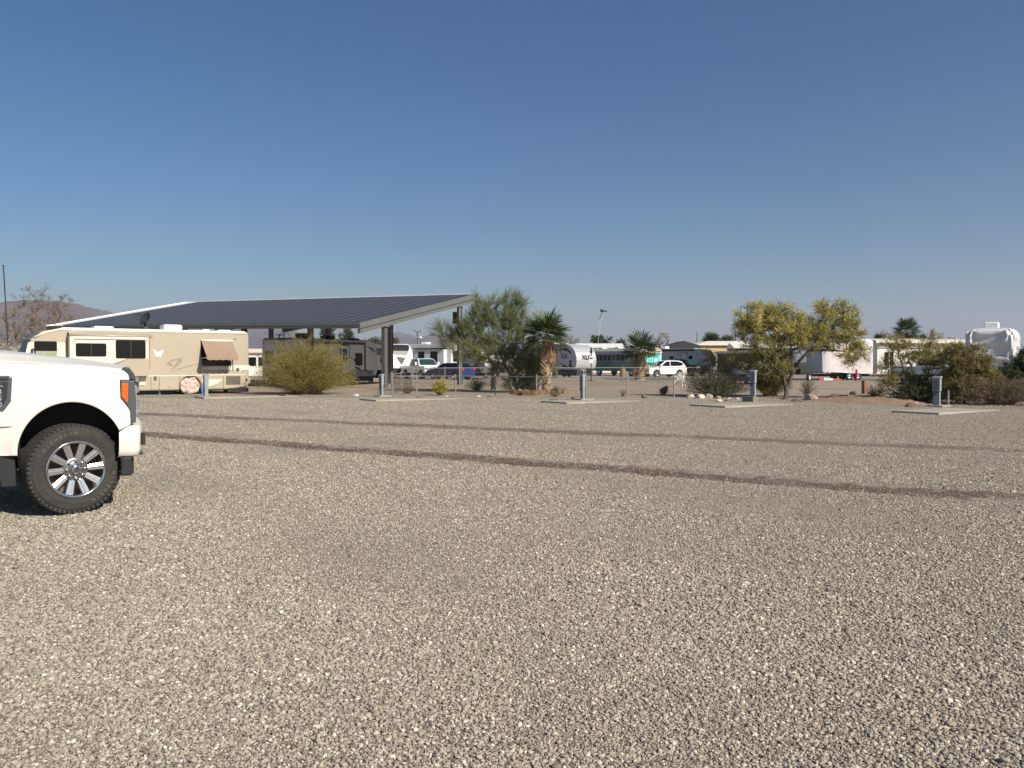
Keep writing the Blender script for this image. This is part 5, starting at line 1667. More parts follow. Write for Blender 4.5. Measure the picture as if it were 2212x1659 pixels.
yb = thing('block_building', 'sunlit yellow building with a low pale roof behind the grey trailer', 'building', Vector((X(1552, 128), 128, 0)), 0.0)
MB().bb(-4.2, 3.4, -3, 3, 0, 4.1).build('wall', m_ywall, yb)
MB().prism([(-4.6, 4.103), (6.2, 4.103), (5.8, 4.25), (3.2, 4.75), (-2.5, 4.75)], -3.4, 3.4, 'y').build('roof', mat('pale_roof', (0.75, 0.7, 0.6), 0.6), yb)
MB().bb(3.403, 6.0, -2.6, 3, 0, 4.1).build('porch', mat('brown_skin', (0.1, 0.075, 0.055)), yb)
sh = thing('gabled_shed', 'black gabled shade roof above the grey trailer', 'shed', Vector((X(1468, 118), 118, 0)), 0.0)
MB().prism([(-2.5, 3.3), (2.4, 3.3), (2.4, 3.9), (0.1, 4.55), (-2.5, 3.75)], -2.5, 2.5, 'y').build('roof', mat('black_roof', (0.03, 0.03, 0.032), 0.7), sh)
for xx in (-2.3, 2.2):
    for yy in (-2.3, 2.3):
        MB().bb(xx - 0.08, xx + 0.08, yy - 0.08, yy + 0.08, 0, 3.3).build('post', m_dark, sh)
# long white roofs far behind the toy hauler and between things
def barn(name, label, px, Y, w, h, d, m_w, m_r, gable=0.6):
    o = thing(name, label, 'building', Vector((X(px, Y), Y, 0)), 0.0)
    MB().bb(-w / 2, w / 2, -d / 2, d / 2, 0, h).build('wall', m_w, o)
    MB().prism([(-d / 2 - 0.3, h + 0.003), (d / 2 + 0.3, h + 0.003), (0, h + gable)], -w / 2 - 0.3, w / 2 + 0.3, 'x').build('roof', m_r, o)
    for k in range(3):
        x = -w / 2 + (k + 0.6) * w / 3.2
        MB().bb(x - 0.5, x + 0.5, -d / 2 - 0.02, -d / 2 - 0.003, 1.1, 2.1).build('window', m_glass, o)
    return o
barn('mobile_home', 'white mobile home roof showing above the silver toy hauler', 1262, 125, 11, 3.7, 5, m_hwall, m_white, 0.7)
barn('mobile_home', 'low cream mobile home seen past the motorhome rear end', 556, 95, 4.0, 2.6, 4, m_hwall, mat('cream_roof', (0.62, 0.5, 0.36)), 0.5)
barn('mobile_home', 'white mobile home half seen between the carport column and the camper', 870, 135, 9, 3.4, 5, m_hwall, m_white, 0.5)
barn('mobile_home', 'pale distant mobile home left of the silver covered motorhome', 2075, 110, 8, 3.6, 5, m_hwall, m_white, 0.5)
barn('mobile_home', 'brown mobile home behind the dark camper and utility pole', 1640, 118, 8, 3.5, 5, mat('brown_skin', (0.1, 0.075, 0.055)), m_white, 0.8)

# ------------------------------------------------------------------ vegetation
def grow(limbs, tips, rs, jit=0.06, r_tip=0.006, r_max=0.14, power=0.45):
    """limbs: polylines (first one starts at the root); tips: points to reach. Returns tube segments, tip directions"""
    nodes_, par = [], []
    def near(p):
        A = np.array(nodes_)
        return int(np.argmin(((A - np.array(p)) ** 2).sum(1)))
    for li, pl in enumerate(limbs):
        pl = [Vector(p) for p in pl]
        prev = None
        if li > 0: prev = near(pl[0])
        pts_ = []
        for a, b in zip(pl[:-1], pl[1:]):
            n = max(1, int((b - a).length / 0.18))
            pts_ += [a.lerp(b, k / n) for k in range(n)]
        pts_.append(pl[-1])
        for k, p in enumerate(pts_):
            if k == 0 and prev is not None: continue
            nodes_.append((p.x + rs.normal(0, 0.012), p.y + rs.normal(0, 0.012), p.z))
            par.append(-1 if prev is None else prev)
            prev = len(nodes_) - 1
    root = np.array(nodes_[0])
    order = np.argsort(((tips - root) ** 2).sum(1))
    tipidx = []
    for ti in order:
        p = tips[ti]
        A = np.array(nodes_)
        d = ((A - p) ** 2).sum(1) + np.maximum(0, A[:, 2] - p[2]) ** 2 * 2.0
        j = int(np.argmin(d))
        a = A[j]
        L_ = np.linalg.norm(p - a)
        n = max(2, int(L_ / 0.2))
        prev = j
        bend = rs.normal(0, jit, 3) * L_
        for k in range(1, n + 1):
            t = k / n
            q = a + (p - a) * t + bend * math.sin(math.pi * t) + np.array([0, 0, -0.08 * L_ * math.sin(math.pi * t)])
            nodes_.append(tuple(q)); par.append(prev)
            prev = len(nodes_) - 1
        tipidx.append(prev)
    N = np.array(nodes_)
    cnt = np.zeros(len(N))
    cnt[tipidx] += 1
    for i in range(len(N) - 1, -1, -1):
        if par[i] >= 0: cnt[par[i]] += cnt[i]
    rad = r_tip * np.maximum(cnt, 1) ** power
    rad = np.minimum(rad, r_max)
    dirs = np.array([N[i] - N[par[par[i]] if par[par[i]] >= 0 else par[i]] for i in tipidx])
    dirs /= np.linalg.norm(dirs, axis=1)[:, None] + 1e-9
    return N, np.array(par), rad, N[tipidx], dirs

def limb_mesh(N, par, rad, n=5):
    """tapered prisms for every parent-child link, joined in one array mesh"""
    idx = np.nonzero(par >= 0)[0]
    a, b = N[par[idx]], N[idx]
    ra, rb = rad[par[idx]], rad[idx]
    ra = np.minimum(ra, rb * 1.6 + 0.004)
    d = b - a
    d /= np.linalg.norm(d, axis=1)[:, None] + 1e-9
    up = np.where(np.abs(d[:, 2:3]) < 0.9, np.array([[0, 0, 1.0]]), np.array([[1.0, 0, 0]]))
    u = np.cross(d, up); u /= np.linalg.norm(u, axis=1)[:, None]
    v = np.cross(d, u)
    V = []
    for k in range(n):
        t = 2 * math.pi * k / n
        V.append(a + (u * math.cos(t) + v * math.sin(t)) * ra[:, None])
    for k in range(n):
        t = 2 * math.pi * k / n
        V.append(b + d * rb[:, None] * 0.3 + (u * math.cos(t) + v * math.sin(t)) * rb[:, None])
    V = np.stack(V, 1).reshape(-1, 3)
    base = np.arange(len(idx))[:, None] * 2 * n
    F = np.stack([np.concatenate([base + k, base + (k + 1) % n, base + n + (k + 1) % n, base + n + k], 1) for k in range(n)], 1).reshape(-1, 4)
    return V, F

def unit(a): return a / (np.linalg.norm(a, axis=1)[:, None] + 1e-9)

def leaf_quads(pos, axis, length, width, rs):
    n = len(pos)
    r = unit(rs.normal(0, 1, (n, 3)))
    s = unit(np.cross(axis, r))
    l = (length * rs.uniform(0.6, 1.4, n))[:, None]
    w = (width * rs.uniform(0.6, 1.3, n))[:, None]
    V = np.stack([pos, pos + axis * l * 0.5 + s * w, pos + axis * l, pos + axis * l * 0.5 - s * w], 1).reshape(-1, 3)
    return V, np.arange(4 * n).reshape(n, 4)

def spray(tips, dirs, rs, twigs=10, per=14, tl=(0.15, 0.45), spread=0.7, up=0.3, leaf=(0.05, 0.008), droop=0.1, tw=0.004, leafdir=0.6):
    n = len(tips) * twigs
    o = np.repeat(tips, twigs, 0) + rs.normal(0, 0.04, (n, 3))
    d = unit(np.repeat(dirs, twigs, 0) + rs.normal(0, spread, (n, 3)) + np.array([0, 0, up]))
    l = rs.uniform(tl[0], tl[1], n)
    # twigs as slim quads
    e = o + d * l[:, None] + np.array([0, 0, -1]) * (droop * l)[:, None]
    s = unit(np.cross(d, rs.normal(0, 1, (n, 3)))) * tw
    V1 = np.stack([o - s, o + s, e + s * 0.3, e - s * 0.3], 1).reshape(-1, 3)
    F1 = np.arange(4 * n).reshape(n, 4)
    t = np.tile(np.linspace(0.15, 1.0, per), n) + rs.uniform(-0.05, 0.05, n * per)
    oo, dd, ll = np.repeat(o, per, 0), np.repeat(d, per, 0), np.repeat(l, per)
    pos = oo + dd * (ll * t)[:, None] + np.array([0, 0, -1.0]) * (droop * ll * t * t)[:, None] + rs.normal(0, 0.012, (n * per, 3))
    ax = unit(dd * leafdir + rs.normal(0, 0.6, (n * per, 3)))
    V2, F2 = leaf_quads(pos, ax, leaf[0], leaf[1], rs)
    return np.concatenate([V1, V2]), np.concatenate([F1, F2 + len(V1)])

def blob_points(blobs, Y, rs, n, shell=0.35):
    """blobs: (px, py, rx, rz[, ry metres[, dy metres]]) -> n points spread by volume in world space"""
    k = Y / F_PX
    w = np.array([b[2] * b[3] for b in blobs], float)
    w /= w.sum()
    out = []
    for b, wi in zip(blobs, w):
        m = max(3, int(n * wi))
        c = P(b[0], b[1], Y)
        rx, rz = b[2] * k, b[3] * k
        ry = b[4] if len(b) > 4 else (rx + rz) / 2
        dy = b[5] if len(b) > 5 else 0.0
        q = unit(rs.normal(0, 1, (m, 3))) * (rs.uniform(shell ** 3, 1, m) ** (1 / 3))[:, None]
        out.append(q * np.array([rx, ry, rz]) + np.array([c.x, c.y + dy, c.z]))
    return np.concatenate(out)

def plant_root(name, label, cat, base, group=None):
    return thing(name, label, cat, base, 0.0, group)
def part_mesh(name, V, F, m, root):
    V = V - np.array(root.location)
    return link(name, fast_mesh(name, V, F), m, root)

def tree(name, label, cat, base, Y, limbs, blobs, ntips, m_leaf, m_wood_, seed, group=None, blossom=None, r_tip=0.006, r_max=0.13, power=0.45, leafless=False, **kw):
    rs = np.random.default_rng(seed)
    root = plant_root(name, label, cat, base, group)
    L_ = [[P(px, py, Y) + Vector((0, dy, 0)) for (px, py, dy) in pl] for pl in limbs]
    L_[0][0] = Vector(base) + Vector((0, 0, -0.05))
    tips = blob_points(blobs, Y, rs, ntips)
    tips = tips[tips[:, 2] > 0.12]
    N, par, rad, tp, td = grow(L_, tips, rs, r_tip=r_tip, r_max=r_max, power=power)
    V, F = limb_mesh(N, par, rad)
    part_mesh('trunk', V, F, m_wood_, root)
    V, F = spray(tp, td, rs, **kw)
    V[:, 2] = np.maximum(V[:, 2], 0.02)
    part_mesh('crown', V, F, m_leaf, root)
    if blossom:
        m_b, frac, cond, kb = blossom
        sel = cond(tp) & (rs.random(len(tp)) < frac)
        kk = dict(kw); kk.update(kb)
        V, F = spray(tp[sel], td[sel], rs, **kk)
        part_mesh('blossom', V, F, m_b, root)
    return root

def fountain(name, label, cat, px, py, Y, wpx, hpx, n, m_leaf, m_w, seed, per=46, leaf=(0.06, 0.006), depth=None, spread=1.0, fill=0.25, group=None, shape=2.0, tw=0.005, start=0.12, z0=0.0):
    """many fine stems arching out of one foot, needles along them"""
    rs = np.random.default_rng(seed)
    b = G(px, py)
    b = Vector((X(px, Y), Y, z0))
    root = plant_root(name, label, cat, b, group)
    k = Y / F_PX
    R_, H = wpx * k / 2, hpx * k
    D = depth or R_ * 0.9
    th = rs.uniform(0, 2 * math.pi, n)
    rr = np.sqrt(rs.uniform(0, 1, n))
    ex, ey = np.cos(th) * rr * R_, np.sin(th) * rr * D
    ez = H * np.sqrt(np.maximum(0.05, 1 - rr ** shape)) * rs.uniform(1 - fill * 2.2, 1.06, n) + 0.08
    lump = 1 + 0.16 * np.sin(ex * 3.1 + seed) * np.cos(ey * 2.3 + seed * 2) + 0.1 * np.sin(ex * 7.3 + 1.3 * seed)
    ez *= lump
    o = np.stack([rs.normal(0, R_ * 0.12, n), rs.normal(0, D * 0.12, n), np.zeros(n)], 1)
    e = np.stack([ex, ey, ez], 1)
    mid = o + (e - o) * 0.5 + np.stack([-0.18 * ex, -0.18 * ey, 0.16 * ez], 1) * spread + rs.normal(0, 0.05 * H, (n, 3))
    def bez(t):
        t = t[:, None]
        return (1 - t) ** 2 * o_ + 2 * t * (1 - t) * m_ + t * t * e_
    segs = []
    ts = np.linspace(0, 1, 6)
    Vs, Fs, off = [], [], 0
    side = unit(np.cross(e - o, rs.normal(0, 1, (n, 3))))
    o_, m_, e_ = o, mid, e
    P_ = [bez(np.full(n, t)) for t in ts]
    for i in range(5):
        w0, w1 = tw * (1.3 - ts[i]), tw * (1.3 - ts[i + 1])
        V = np.stack([P_[i] - side * w0, P_[i] + side * w0, P_[i + 1] + side * w1, P_[i + 1] - side * w1], 1).reshape(-1, 3)
        Vs.append(V); Fs.append(np.arange(4 * n).reshape(n, 4) + off); off += len(V)
    V, F = np.concatenate(Vs), np.concatenate(Fs)
    link('stems', fast_mesh('stems', V, F), m_w, root)
    o_, m_, e_ = np.repeat(o, per, 0), np.repeat(mid, per, 0), np.repeat(e, per, 0)
    t = rs.uniform(start, 1.02, n * per) ** 0.8
    pos = bez(t)
    dd = unit(bez(np.minimum(t + 0.05, 1.1)) - pos)
    pos = pos + rs.normal(0, 0.05 * max(0.5, H / 2), (n * per, 3))
    pos[:, 2] = np.maximum(pos[:, 2], 0.02)
    ax = unit(dd * 0.9 + rs.normal(0, 0.5, (n * per, 3)))
    V, F = leaf_quads(pos, ax, leaf[0], leaf[1], rs)
    link('foliage', fast_mesh('foliage', V, F), m_leaf, root)
    return root

def leafmat(name, col, isl=0.45, hue=0.02, trans=0.2):
    return mat(name, col, 0.7, var=0.18, scale=1.2, island=isl, hue=hue, spec=0.2, trans=trans)
l_bush = leafmat('broom_needles', (0.27, 0.225, 0.06))
l_palo = leafmat('palo_verde_green', (0.2, 0.22, 0.1), 0.4, 0.02, 0.3)
l_yel = leafmat('palo_verde_olive', (0.32, 0.305, 0.12), 0.45, 0.02, 0.3)
l_blos = leafmat('yellow_blossom', (0.62, 0.51, 0.14), 0.3)
l_dark = leafmat('dark_green_leaf', (0.075, 0.1, 0.045))
l_olive = leafmat('olive_leaf', (0.25, 0.22, 0.075))
l_grey = leafmat('grey_green_leaf', (0.14, 0.14, 0.085))
l_brown = leafmat('dry_brown_leaf', (0.2, 0.155, 0.1))
l_far = leafmat('far_tree_leaf', (0.07, 0.1, 0.045))
w_twig = mat('twig_brown', (0.17, 0.13, 0.085), 0.9, var=0.25)
w_green = mat('green_bark', (0.2, 0.19, 0.075), 0.8, var=0.25, scale=5)
w_dark = mat('dark_bark', (0.085, 0.065, 0.05), 0.9, var=0.3, scale=8)
w_dead = mat('dead_wood', (0.24, 0.2, 0.16), 0.9, var=0.25)

# big round broom bush by the carport
fountain('broom_bush', 'big round olive yellow bush between the motorhome and the carport trailer', 'bush', 660, 852.5, 38.6, 232, 106, 1500, l_bush, w_twig, 3, per=60, leaf=(0.09, 0.007), shape=3.6, fill=0.26)
fountain('yellow_bush', 'small yellow-green bush in front of the chain-link fence', 'bush', 950, 854, 37.4, 40, 34, 160, leafmat('yellow_bush_leaf', (0.4, 0.33, 0.07)), w_twig, 4, per=26, leaf=(0.05, 0.012), shape=3)

# green palo verde over the fence
YA = 41.5
tree('palo_verde_tree', 'tall feathery green palo verde at the end of the carport', 'tree', G(1118, 848.5), YA,
     [[(1118, 849, 0), (1108, 815, 0), (1092, 790, 0), (1080, 765, 0.1), (1066, 735, 0.2), (1050, 700, 0.2), (1042, 668, 0.3)],
      [(1080, 765, 0.1), (1100, 730, -0.2), (1108, 690, -0.3), (1112, 660, -0.3)],
      [(1092, 790, 0), (1060, 775, -0.5), (1025, 762, -0.8), (985, 772, -0.9)],
      [(1108, 815, 0), (1135, 790, -0.4), (1150, 765, -0.5)],
      [(1066, 735, 0.2), (1010, 725, 0.6), (960, 722, 0.8)]],
     [(1044, 674, 30, 36, 0.9), (1024, 712, 28, 24, 0.8), (1102, 676, 36, 40, 0.9), (1118, 715, 34, 34, 0.9), (1062, 722, 44, 40, 1.0), (1138, 768, 38, 34, 0.9, -0.4),
      (1158, 802, 32, 34, 0.8, -0.5), (1125, 812, 40, 32, 0.9, -0.5), (985, 733, 42, 20, 0.8, 0.6), (950, 716, 22, 14, 0.5, 0.8), (1020, 762, 46, 22, 0.9, -0.6), (1078, 780, 46, 30, 1.0), (1120, 838, 34, 14, 0.7, -0.4)],
     620, l_palo, w_green, 21, twigs=18, per=18, tl=(0.25, 0.75), spread=0.36, up=0.6, leaf=(0.055, 0.006), droop=0.03, tw=0.006, r_max=0.1)

# yellow flowering palo verde
YB = 34.6
tree('palo_verde_tree', 'spreading palo verde with yellow blossom on a leaning dark trunk', 'tree', G(1696, 864), YB,
     [[(1696, 864, 0), (1700, 838, 0), (1712, 806, 0), (1730, 778, 0.1), (1748, 757, 0.1), (1772, 742, 0.1)],
      [(1700, 838, 0), (1690, 800, 0.3), (1672, 755, 0.4), (1655, 710, 0.4), (1645, 680, 0.4)],
      [(1712, 806, 0), (1706, 765, -0.2), (1700, 725, -0.3), (1695, 690, -0.3)],
      [(1748, 757, 0.1), (1800, 757, -0.2), (1838, 762, -0.3)],
      [(1772, 742, 0.1), (1795, 712, 0.3), (1815, 688, 0.4)],
      [(1772, 742, 0.1), (1770, 712, -0.2), (1776, 675, -0.3)],
      [(1672, 755, 0.4), (1630, 735, 0.6), (1608, 700, 0.6)]],
     [(1642, 688, 34, 34, 0.7), (1608, 690, 16, 24, 0.4), (1625, 728, 32, 26, 0.7), (1682, 684, 30, 30, 0.6), (1697, 722, 42, 34, 0.8, -0.2), (1660, 752, 44, 26, 0.8), (1726, 700, 20, 26, 0.5),
      (1775, 686, 20, 34, 0.5), (1816, 682, 32, 28, 0.6), (1836, 716, 24, 30, 0.5), (1800, 735, 42, 22, 0.7), (1848, 762, 24, 20, 0.5, -0.2), (1828, 778, 20, 12, 0.4, -0.3), (1740, 740, 34, 30, 0.7), (1750, 712, 20, 26, 0.5), (1690, 780, 30, 22, 0.7, 0.2), (1640, 785, 36, 24, 0.7, 0.3), (1672, 792, 36, 26, 0.7, 0.2)],
     620, l_yel, w_dark, 23, twigs=15, per=15, tl=(0.15, 0.42), spread=0.65, up=0.3, leaf=(0.05, 0.009), droop=0.12, r_max=0.1,
     blossom=(l_blos, 0.58, lambda t: (t[:, 2] > 2.3 + 0.35 * np.sin(t[:, 0] * 2.1)) | (t[:, 0] > 12.8), dict(twigs=12, per=10, leaf=(0.045, 0.016))))
# shrubs round its foot
fountain('creosote_bush', 'low grey-green mound of shrub left of the yellow palo verde', 'bush', 1548, 861, 35.3, 156, 62, 640, l_grey, w_twig, 31, per=42, leaf=(0.05, 0.009), shape=2.4)
fountain('creosote_bush', 'dense rusty green shrub behind the block-mounted pedestal', 'bush', 1663, 858, 36.3, 96, 98, 760, l_olive, w_twig, 32, per=44, leaf=(0.06, 0.008), shape=3)
tree('palo_verde_sapling', 'sparse arching young palo verde above the grey-green mound', 'tree', G(1560, 858), 36.6,
     [[(1560, 858, 0), (1558, 820, 0), (1548, 790, 0.1), (1530, 772, 0.2)], [(1558, 820, 0), (1580, 790, 0), (1598, 770, 0)], [(1548, 790, 0.1), (1520, 790, 0), (1500, 800, 0)]],
     [(1525, 772, 30, 14, 0.5), (1590, 775, 24, 18, 0.5), (1555, 795, 40, 20, 0.6), (1505, 810, 20, 14, 0.4)], 60, l_olive, w_green, 33, twigs=12, per=16, tl=(0.15, 0.5), spread=0.7, up=0.0, leaf=(0.05, 0.007), droop=0.35, r_max=0.05)
# weeds to the right of the leaning trunk
fountain('dry_weed', 'thin dry weeds right of the leaning trunk', 'weed', 1745, 862, 34.5, 46, 46, 90, l_grey, w_twig, 34, per=26, leaf=(0.04, 0.006), shape=3)

# right hand shrubbery
YR = 30.5
tree('palo_verde_tree', 'multi-stemmed yellow-green palo verde left of the dark pedestal', 'tree', Vector((X(1985, YR), YR, 0)), YR,
     [[(1985, 872, 0), (1970, 835, 0), (1955, 805, 0), (1945, 770, 0.1), (1938, 740, 0.1)], [(1970, 835, 0), (1935, 850, -0.2), (1915, 840, -0.2)], [(1985, 872, 0), (2010, 820, 0.3), (2025, 780, 0.4), (2035, 745, 0.4)], [(1955, 805, 0), (1985, 775, 0.2), (1995, 745, 0.2)]],
     [(1935, 742, 26, 22, 0.5), (1962, 760, 28, 26, 0.6), (1925, 790, 26, 22, 0.5), (2030, 742, 22, 26, 0.5, 0.4), (2000, 780, 36, 26, 0.6), (1950, 830, 40, 28, 0.6), (2005, 840, 36, 30, 0.6), (1910, 830, 18, 20, 0.4), (2040, 775, 22, 22, 0.5, 0.4)],
     210, l_olive, w_dark, 41, twigs=13, per=14, tl=(0.12, 0.38), spread=0.75, up=0.3, leaf=(0.045, 0.009), droop=0.1, r_max=0.07)
fountain('creosote_bush', 'dark green shrub at the foot of the multi-stemmed palo verde', 'bush', 1985, 873, 30.2, 120, 52, 480, l_dark, w_twig, 42, per=40, leaf=(0.045, 0.01), shape=2.6)
tree('desert_willow', 'rusty olive shrub right of the dark pedestal', 'bush', Vector((X(2085, 29.5), 29.5, 0)), 29.5,
     [[(2085, 874, 0), (2085, 840, 0), (2080, 800, 0), (2075, 770, 0)], [(2085, 840, 0), (2110, 810, 0), (2120, 785, 0)], [(2085, 840, 0), (2060, 810, 0), (2050, 785, 0)]],
     [(2062, 775, 28, 30, 0.6), (2098, 782, 34, 34, 0.7), (2080, 825, 48, 34, 0.8), (2130, 815, 28, 28, 0.6), (2065, 852, 36, 18, 0.6)],
     260, leafmat('rusty_olive_leaf', (0.24, 0.2, 0.075)), w_dark, 43, twigs=18, per=16, tl=(0.12, 0.34), spread=0.8, up=0.3, leaf=(0.045, 0.01), droop=0.08, r_max=0.06)
tree('mesquite_tree', 'dark green leafy tree in front of the silver cover', 'tree', Vector((X(2190, 32), 32, 0)), 32,
     [[(2190, 868, 0), (2192, 845, 0), (2188, 820, 0), (2182, 800, 0)], [(2192, 845, 0), (2210, 810, 0), (2210, 775, 0)], [(2188, 820, 0), (2150, 820, 0.2)]],
     [(2178, 812, 26, 22, 0.7), (2212, 798, 24, 26, 0.6), (2235, 812, 36, 36, 0.8), (2190, 828, 46, 20, 0.8), (2142, 824, 22, 16, 0.5), (2208, 768, 10, 14, 0.3)],
     230, l_dark, w_dark, 44, twigs=18, per=15, tl=(0.12, 0.34), spread=0.8, up=0.2, leaf=(0.05, 0.013), droop=0.1, r_max=0.07)
fountain('creosote_bush', 'low grey brown brush along the right edge of the lot', 'bush', 2160, 878, 28.6, 190, 56, 620, l_brown, w_twig, 45, per=40, leaf=(0.04, 0.009), shape=3.4, depth=0.9)
fountain('dry_weed', 'dry straw-coloured weed left of the palo verde clump', 'weed', 1890, 872, 31.5, 46, 34, 90, l_bush, w_twig, 46, per=24, leaf=(0.05, 0.006), shape=3)
# small ones along the fence
fountain('dry_weed', 'dark dry shrub in the shade beside the inner fence post', 'bush', 1030, 842, 43.5, 60, 26, 160, l_brown, w_twig, 51, per=24, leaf=(0.06, 0.006), shape=3)
fountain('dry_weed', 'tuft of dry grass by the brick ring', 'weed', 1200, 858, 35.6, 40, 13, 70, leafmat('straw', (0.33, 0.27, 0.15)), w_twig, 52, per=16, leaf=(0.06, 0.004), shape=3)
fountain('dry_weed', 'tuft of dry grass left of the thin fence post', 'weed', 1345, 857, 36.0, 22, 12, 40, leafmat('straw', (0.33, 0.27, 0.15)), w_twig, 53, per=14, leaf=(0.06, 0.004), shape=3)
fountain('dry_weed', 'faded weeds inside the fence behind the small yellow bush', 'weed', 880, 850, 39.5, 60, 14, 90, l_grey, w_twig, 54, per=14, leaf=(0.05, 0.005), shape=3)

fountain('creosote_bush', 'grey brown brush at the far right end of the lot edge', 'bush', 2330, 884, 27.5, 220, 70, 520, l_grey, w_twig, 47, per=40, leaf=(0.045, 0.009), shape=3.2, depth=1.0)
# fan palms ---------------------------------------------------------------
m_frond = mat('palm_frond', (0.075, 0.105, 0.035), 0.55, var=0.2, island=0.35, hue=0.015, spec=0.4, trans=0.15)
m_frondy = mat('palm_frond_yellow', (0.17, 0.19, 0.05), 0.55, var=0.2, island=0.3, spec=0.4, trans=0.15)
m_deadf = mat('dead_frond', (0.29, 0.185, 0.105), 0.8, var=0.2, island=0.35, trans=0.1)
m_ptrunk = mat('palm_trunk', (0.3, 0.21, 0.13), 0.9, var=0.35, scale=6, bump=0.6)
m_boot = mat('palm_boot', (0.34, 0.24, 0.15), 0.85, var=0.3, island=0.3)
def fan_leaf(mb, base, d, length, pet, rg, droop=0.2, nseg=17, wid=0.022, arcw=1.75):
    d = d.normalized()
    up = Vector((0, 0, 1))
    s = d.cross(up)
    if s.length < 0.05: s = Vector((1, 0, 0))
    s.normalize()
    s = (Matrix.Rotation(rg.uniform(-0.5, 0.5), 3, d) @ s)
    n_ = s.cross(d).normalized()
    hub = base + d * pet + Vector((0, 0, -droop * pet * 0.4))
    mb.add([base + s * 0.014, base - s * 0.014, hub - s * 0.01, hub + s * 0.01], [(0, 1, 2, 3)])
    d2 = (d + Vector((0, 0, -droop * 0.8))).normalized()
    for i in range(nseg):
        ph = (i / (nseg - 1) - 0.5) * 2 * arcw
        q = (d2 * math.cos(ph) + s * math.sin(ph) + n_ * 0.18 * (1 - math.cos(ph))).normalized()
        l = length * (0.72 + 0.28 * math.cos(ph * 0.8)) * rg.uniform(0.88, 1.08)
        t = (q.cross(n_)).normalized()
        mid = hub + q * l * 0.55
        tip = hub + q * l + Vector((0, 0, -l * (0.04 + 0.14 * rg.random())))
        w = wid * l / 0.6
        k = (i % 2) * 0.012
        mb.add([hub, mid + t * w + n_ * k, tip, mid - t * w + n_ * (0.012 - k)], [(0, 1, 2, 3)])
def palm(label, px, Y, cy, rad_m, trunk_r, seed, span=1.5, n_green=30, n_dead=22, n_yel=8, name='fan_palm', flare=1.25, dead_side=0.4, hidden_trunk=False):
    rg = random.Random(seed)
    base = Vector((X(px, Y), Y, 0))
    root = plant_root(name, label, 'palm tree', base, 'fan palms among the vehicles')
    H = P(px, cy, Y).z
    # trunk: stacked rough rings
    prof_ = []
    n = 26
    for i in range(n + 1):
        t = i / n
        r = trunk_r * (flare if t < 0.04 else 1.0 + (flare - 1) * math.exp(-t * 7)) * (1 - 0.18 * t)
        prof_.append((r * (1.0 if i % 2 else 0.9) * rg.uniform(0.95, 1.05), H * t * 0.9 - 0.02))
    tm_ = MB().lathe(prof_ + [(0.0, H * 0.92)], 14, (0, 0, 0), 'z')
    tm_.v = [(x + 0.03 * math.sin(z * 1.7 + seed), y, z) for (x, y, z) in tm_.v]
    tm_.build('trunk', m_ptrunk, root)
    bt = MB()
    k = 0
    z = H * 0.12
    while z < H * 0.8 and not hidden_trunk:
        for j in range(6):
            a = k * 2.4 + j * math.pi / 3 + rg.uniform(-0.2, 0.2)
            r = trunk_r * (1 - 0.18 * z / H)
            c_ = Vector((math.cos(a) * r, math.sin(a) * r, z))
            o_ = Vector((math.cos(a), math.sin(a), 0.9 + rg.uniform(-0.2, 0.3)))
            s_ = Vector((-math.sin(a), math.cos(a), 0)) * trunk_r * 0.3
            tip = c_ + o_ * trunk_r * rg.uniform(0.35, 0.6)
            if rg.random() < 0.75:
                bt.add([c_ - s_, c_ + s_, tip + s_ * 0.4, tip - s_ * 0.4], [(0, 1, 2, 3)])
        z += trunk_r * 0.55
        k += 1
    if bt.v: bt.build('leaf_boots', m_boot, root, solid=0.02)
    top = Vector((0, 0, H * 0.97))
    g = MB(); y_ = MB(); dd = MB()
    L_ = rad_m * 0.74
    for i in range(n_green):
        t = (i + 0.5) / n_green
        el = math.asin(0.97 - span * t) + rg.uniform(-0.1, 0.1)
        az = i * 2.399963 + rg.uniform(-0.2, 0.2)
        d = Vector((math.cos(az) * math.cos(el), math.sin(az) * math.cos(el), math.sin(el)))
        fan_leaf(g, top - Vector((0, 0, 0.28 * rad_m * t)), d, L_ * rg.uniform(0.9, 1.1), rad_m * 0.36 * rg.uniform(0.7, 1.2), rg, droop=0.04 + 0.16 * t)
    for i in range(n_yel):
        az = i * 2.4 + 1.0
        el = R(-15) - R(35) * rg.random()
        d = Vector((math.cos(az) * math.cos(el), math.sin(az) * math.cos(el), math.sin(el)))
        fan_leaf(y_, top + Vector((0, 0, -0.12)), d, L_, rad_m * 0.42, rg, droop=0.5)
    for i in range(n_dead):
        az = rg.gauss(dead_side, 1.0)
        d = Vector((math.cos(az) * 0.18, math.sin(az) * 0.18, -1))
        fan_leaf(dd, top + Vector((math.cos(az) * trunk_r, math.sin(az) * trunk_r, -0.3 - 0.75 * rg.random() * min(1, H / 3.2))), d, L_ * 0.75, rad_m * 0.12, rg, droop=0.2, arcw=0.42, nseg=9)
    g.build('fronds', m_frond, root)
    if y_.v: y_.build('lower_fronds', m_frondy, root)
    if dd.v: dd.build('dead_fronds', m_deadf, root)
    return root
palm('nearest fan palm with a shaggy brown skirt beside the green palo verde', 1180, 39.5, 712, 1.28, 0.22, 2, span=1.3, n_green=44, n_dead=9, n_yel=2, dead_side=-0.2)
palm('fan palm with a thick pale trunk in front of the green bus', 1383, 66, 750, 1.7, 0.38, 5, span=1.12, n_green=34, n_dead=4, n_yel=0, flare=1.2)
palm('round fan palm crown above the yellow building', 1536, 150, 733, 1.9, 0.3, 7, n_green=70, n_dead=0, n_yel=0, hidden_trunk=True)
palm('tall dark fan palm above the white mobile home', 1958, 95, 708, 1.75, 0.25, 8, n_green=46, n_dead=3, n_yel=0, hidden_trunk=True)
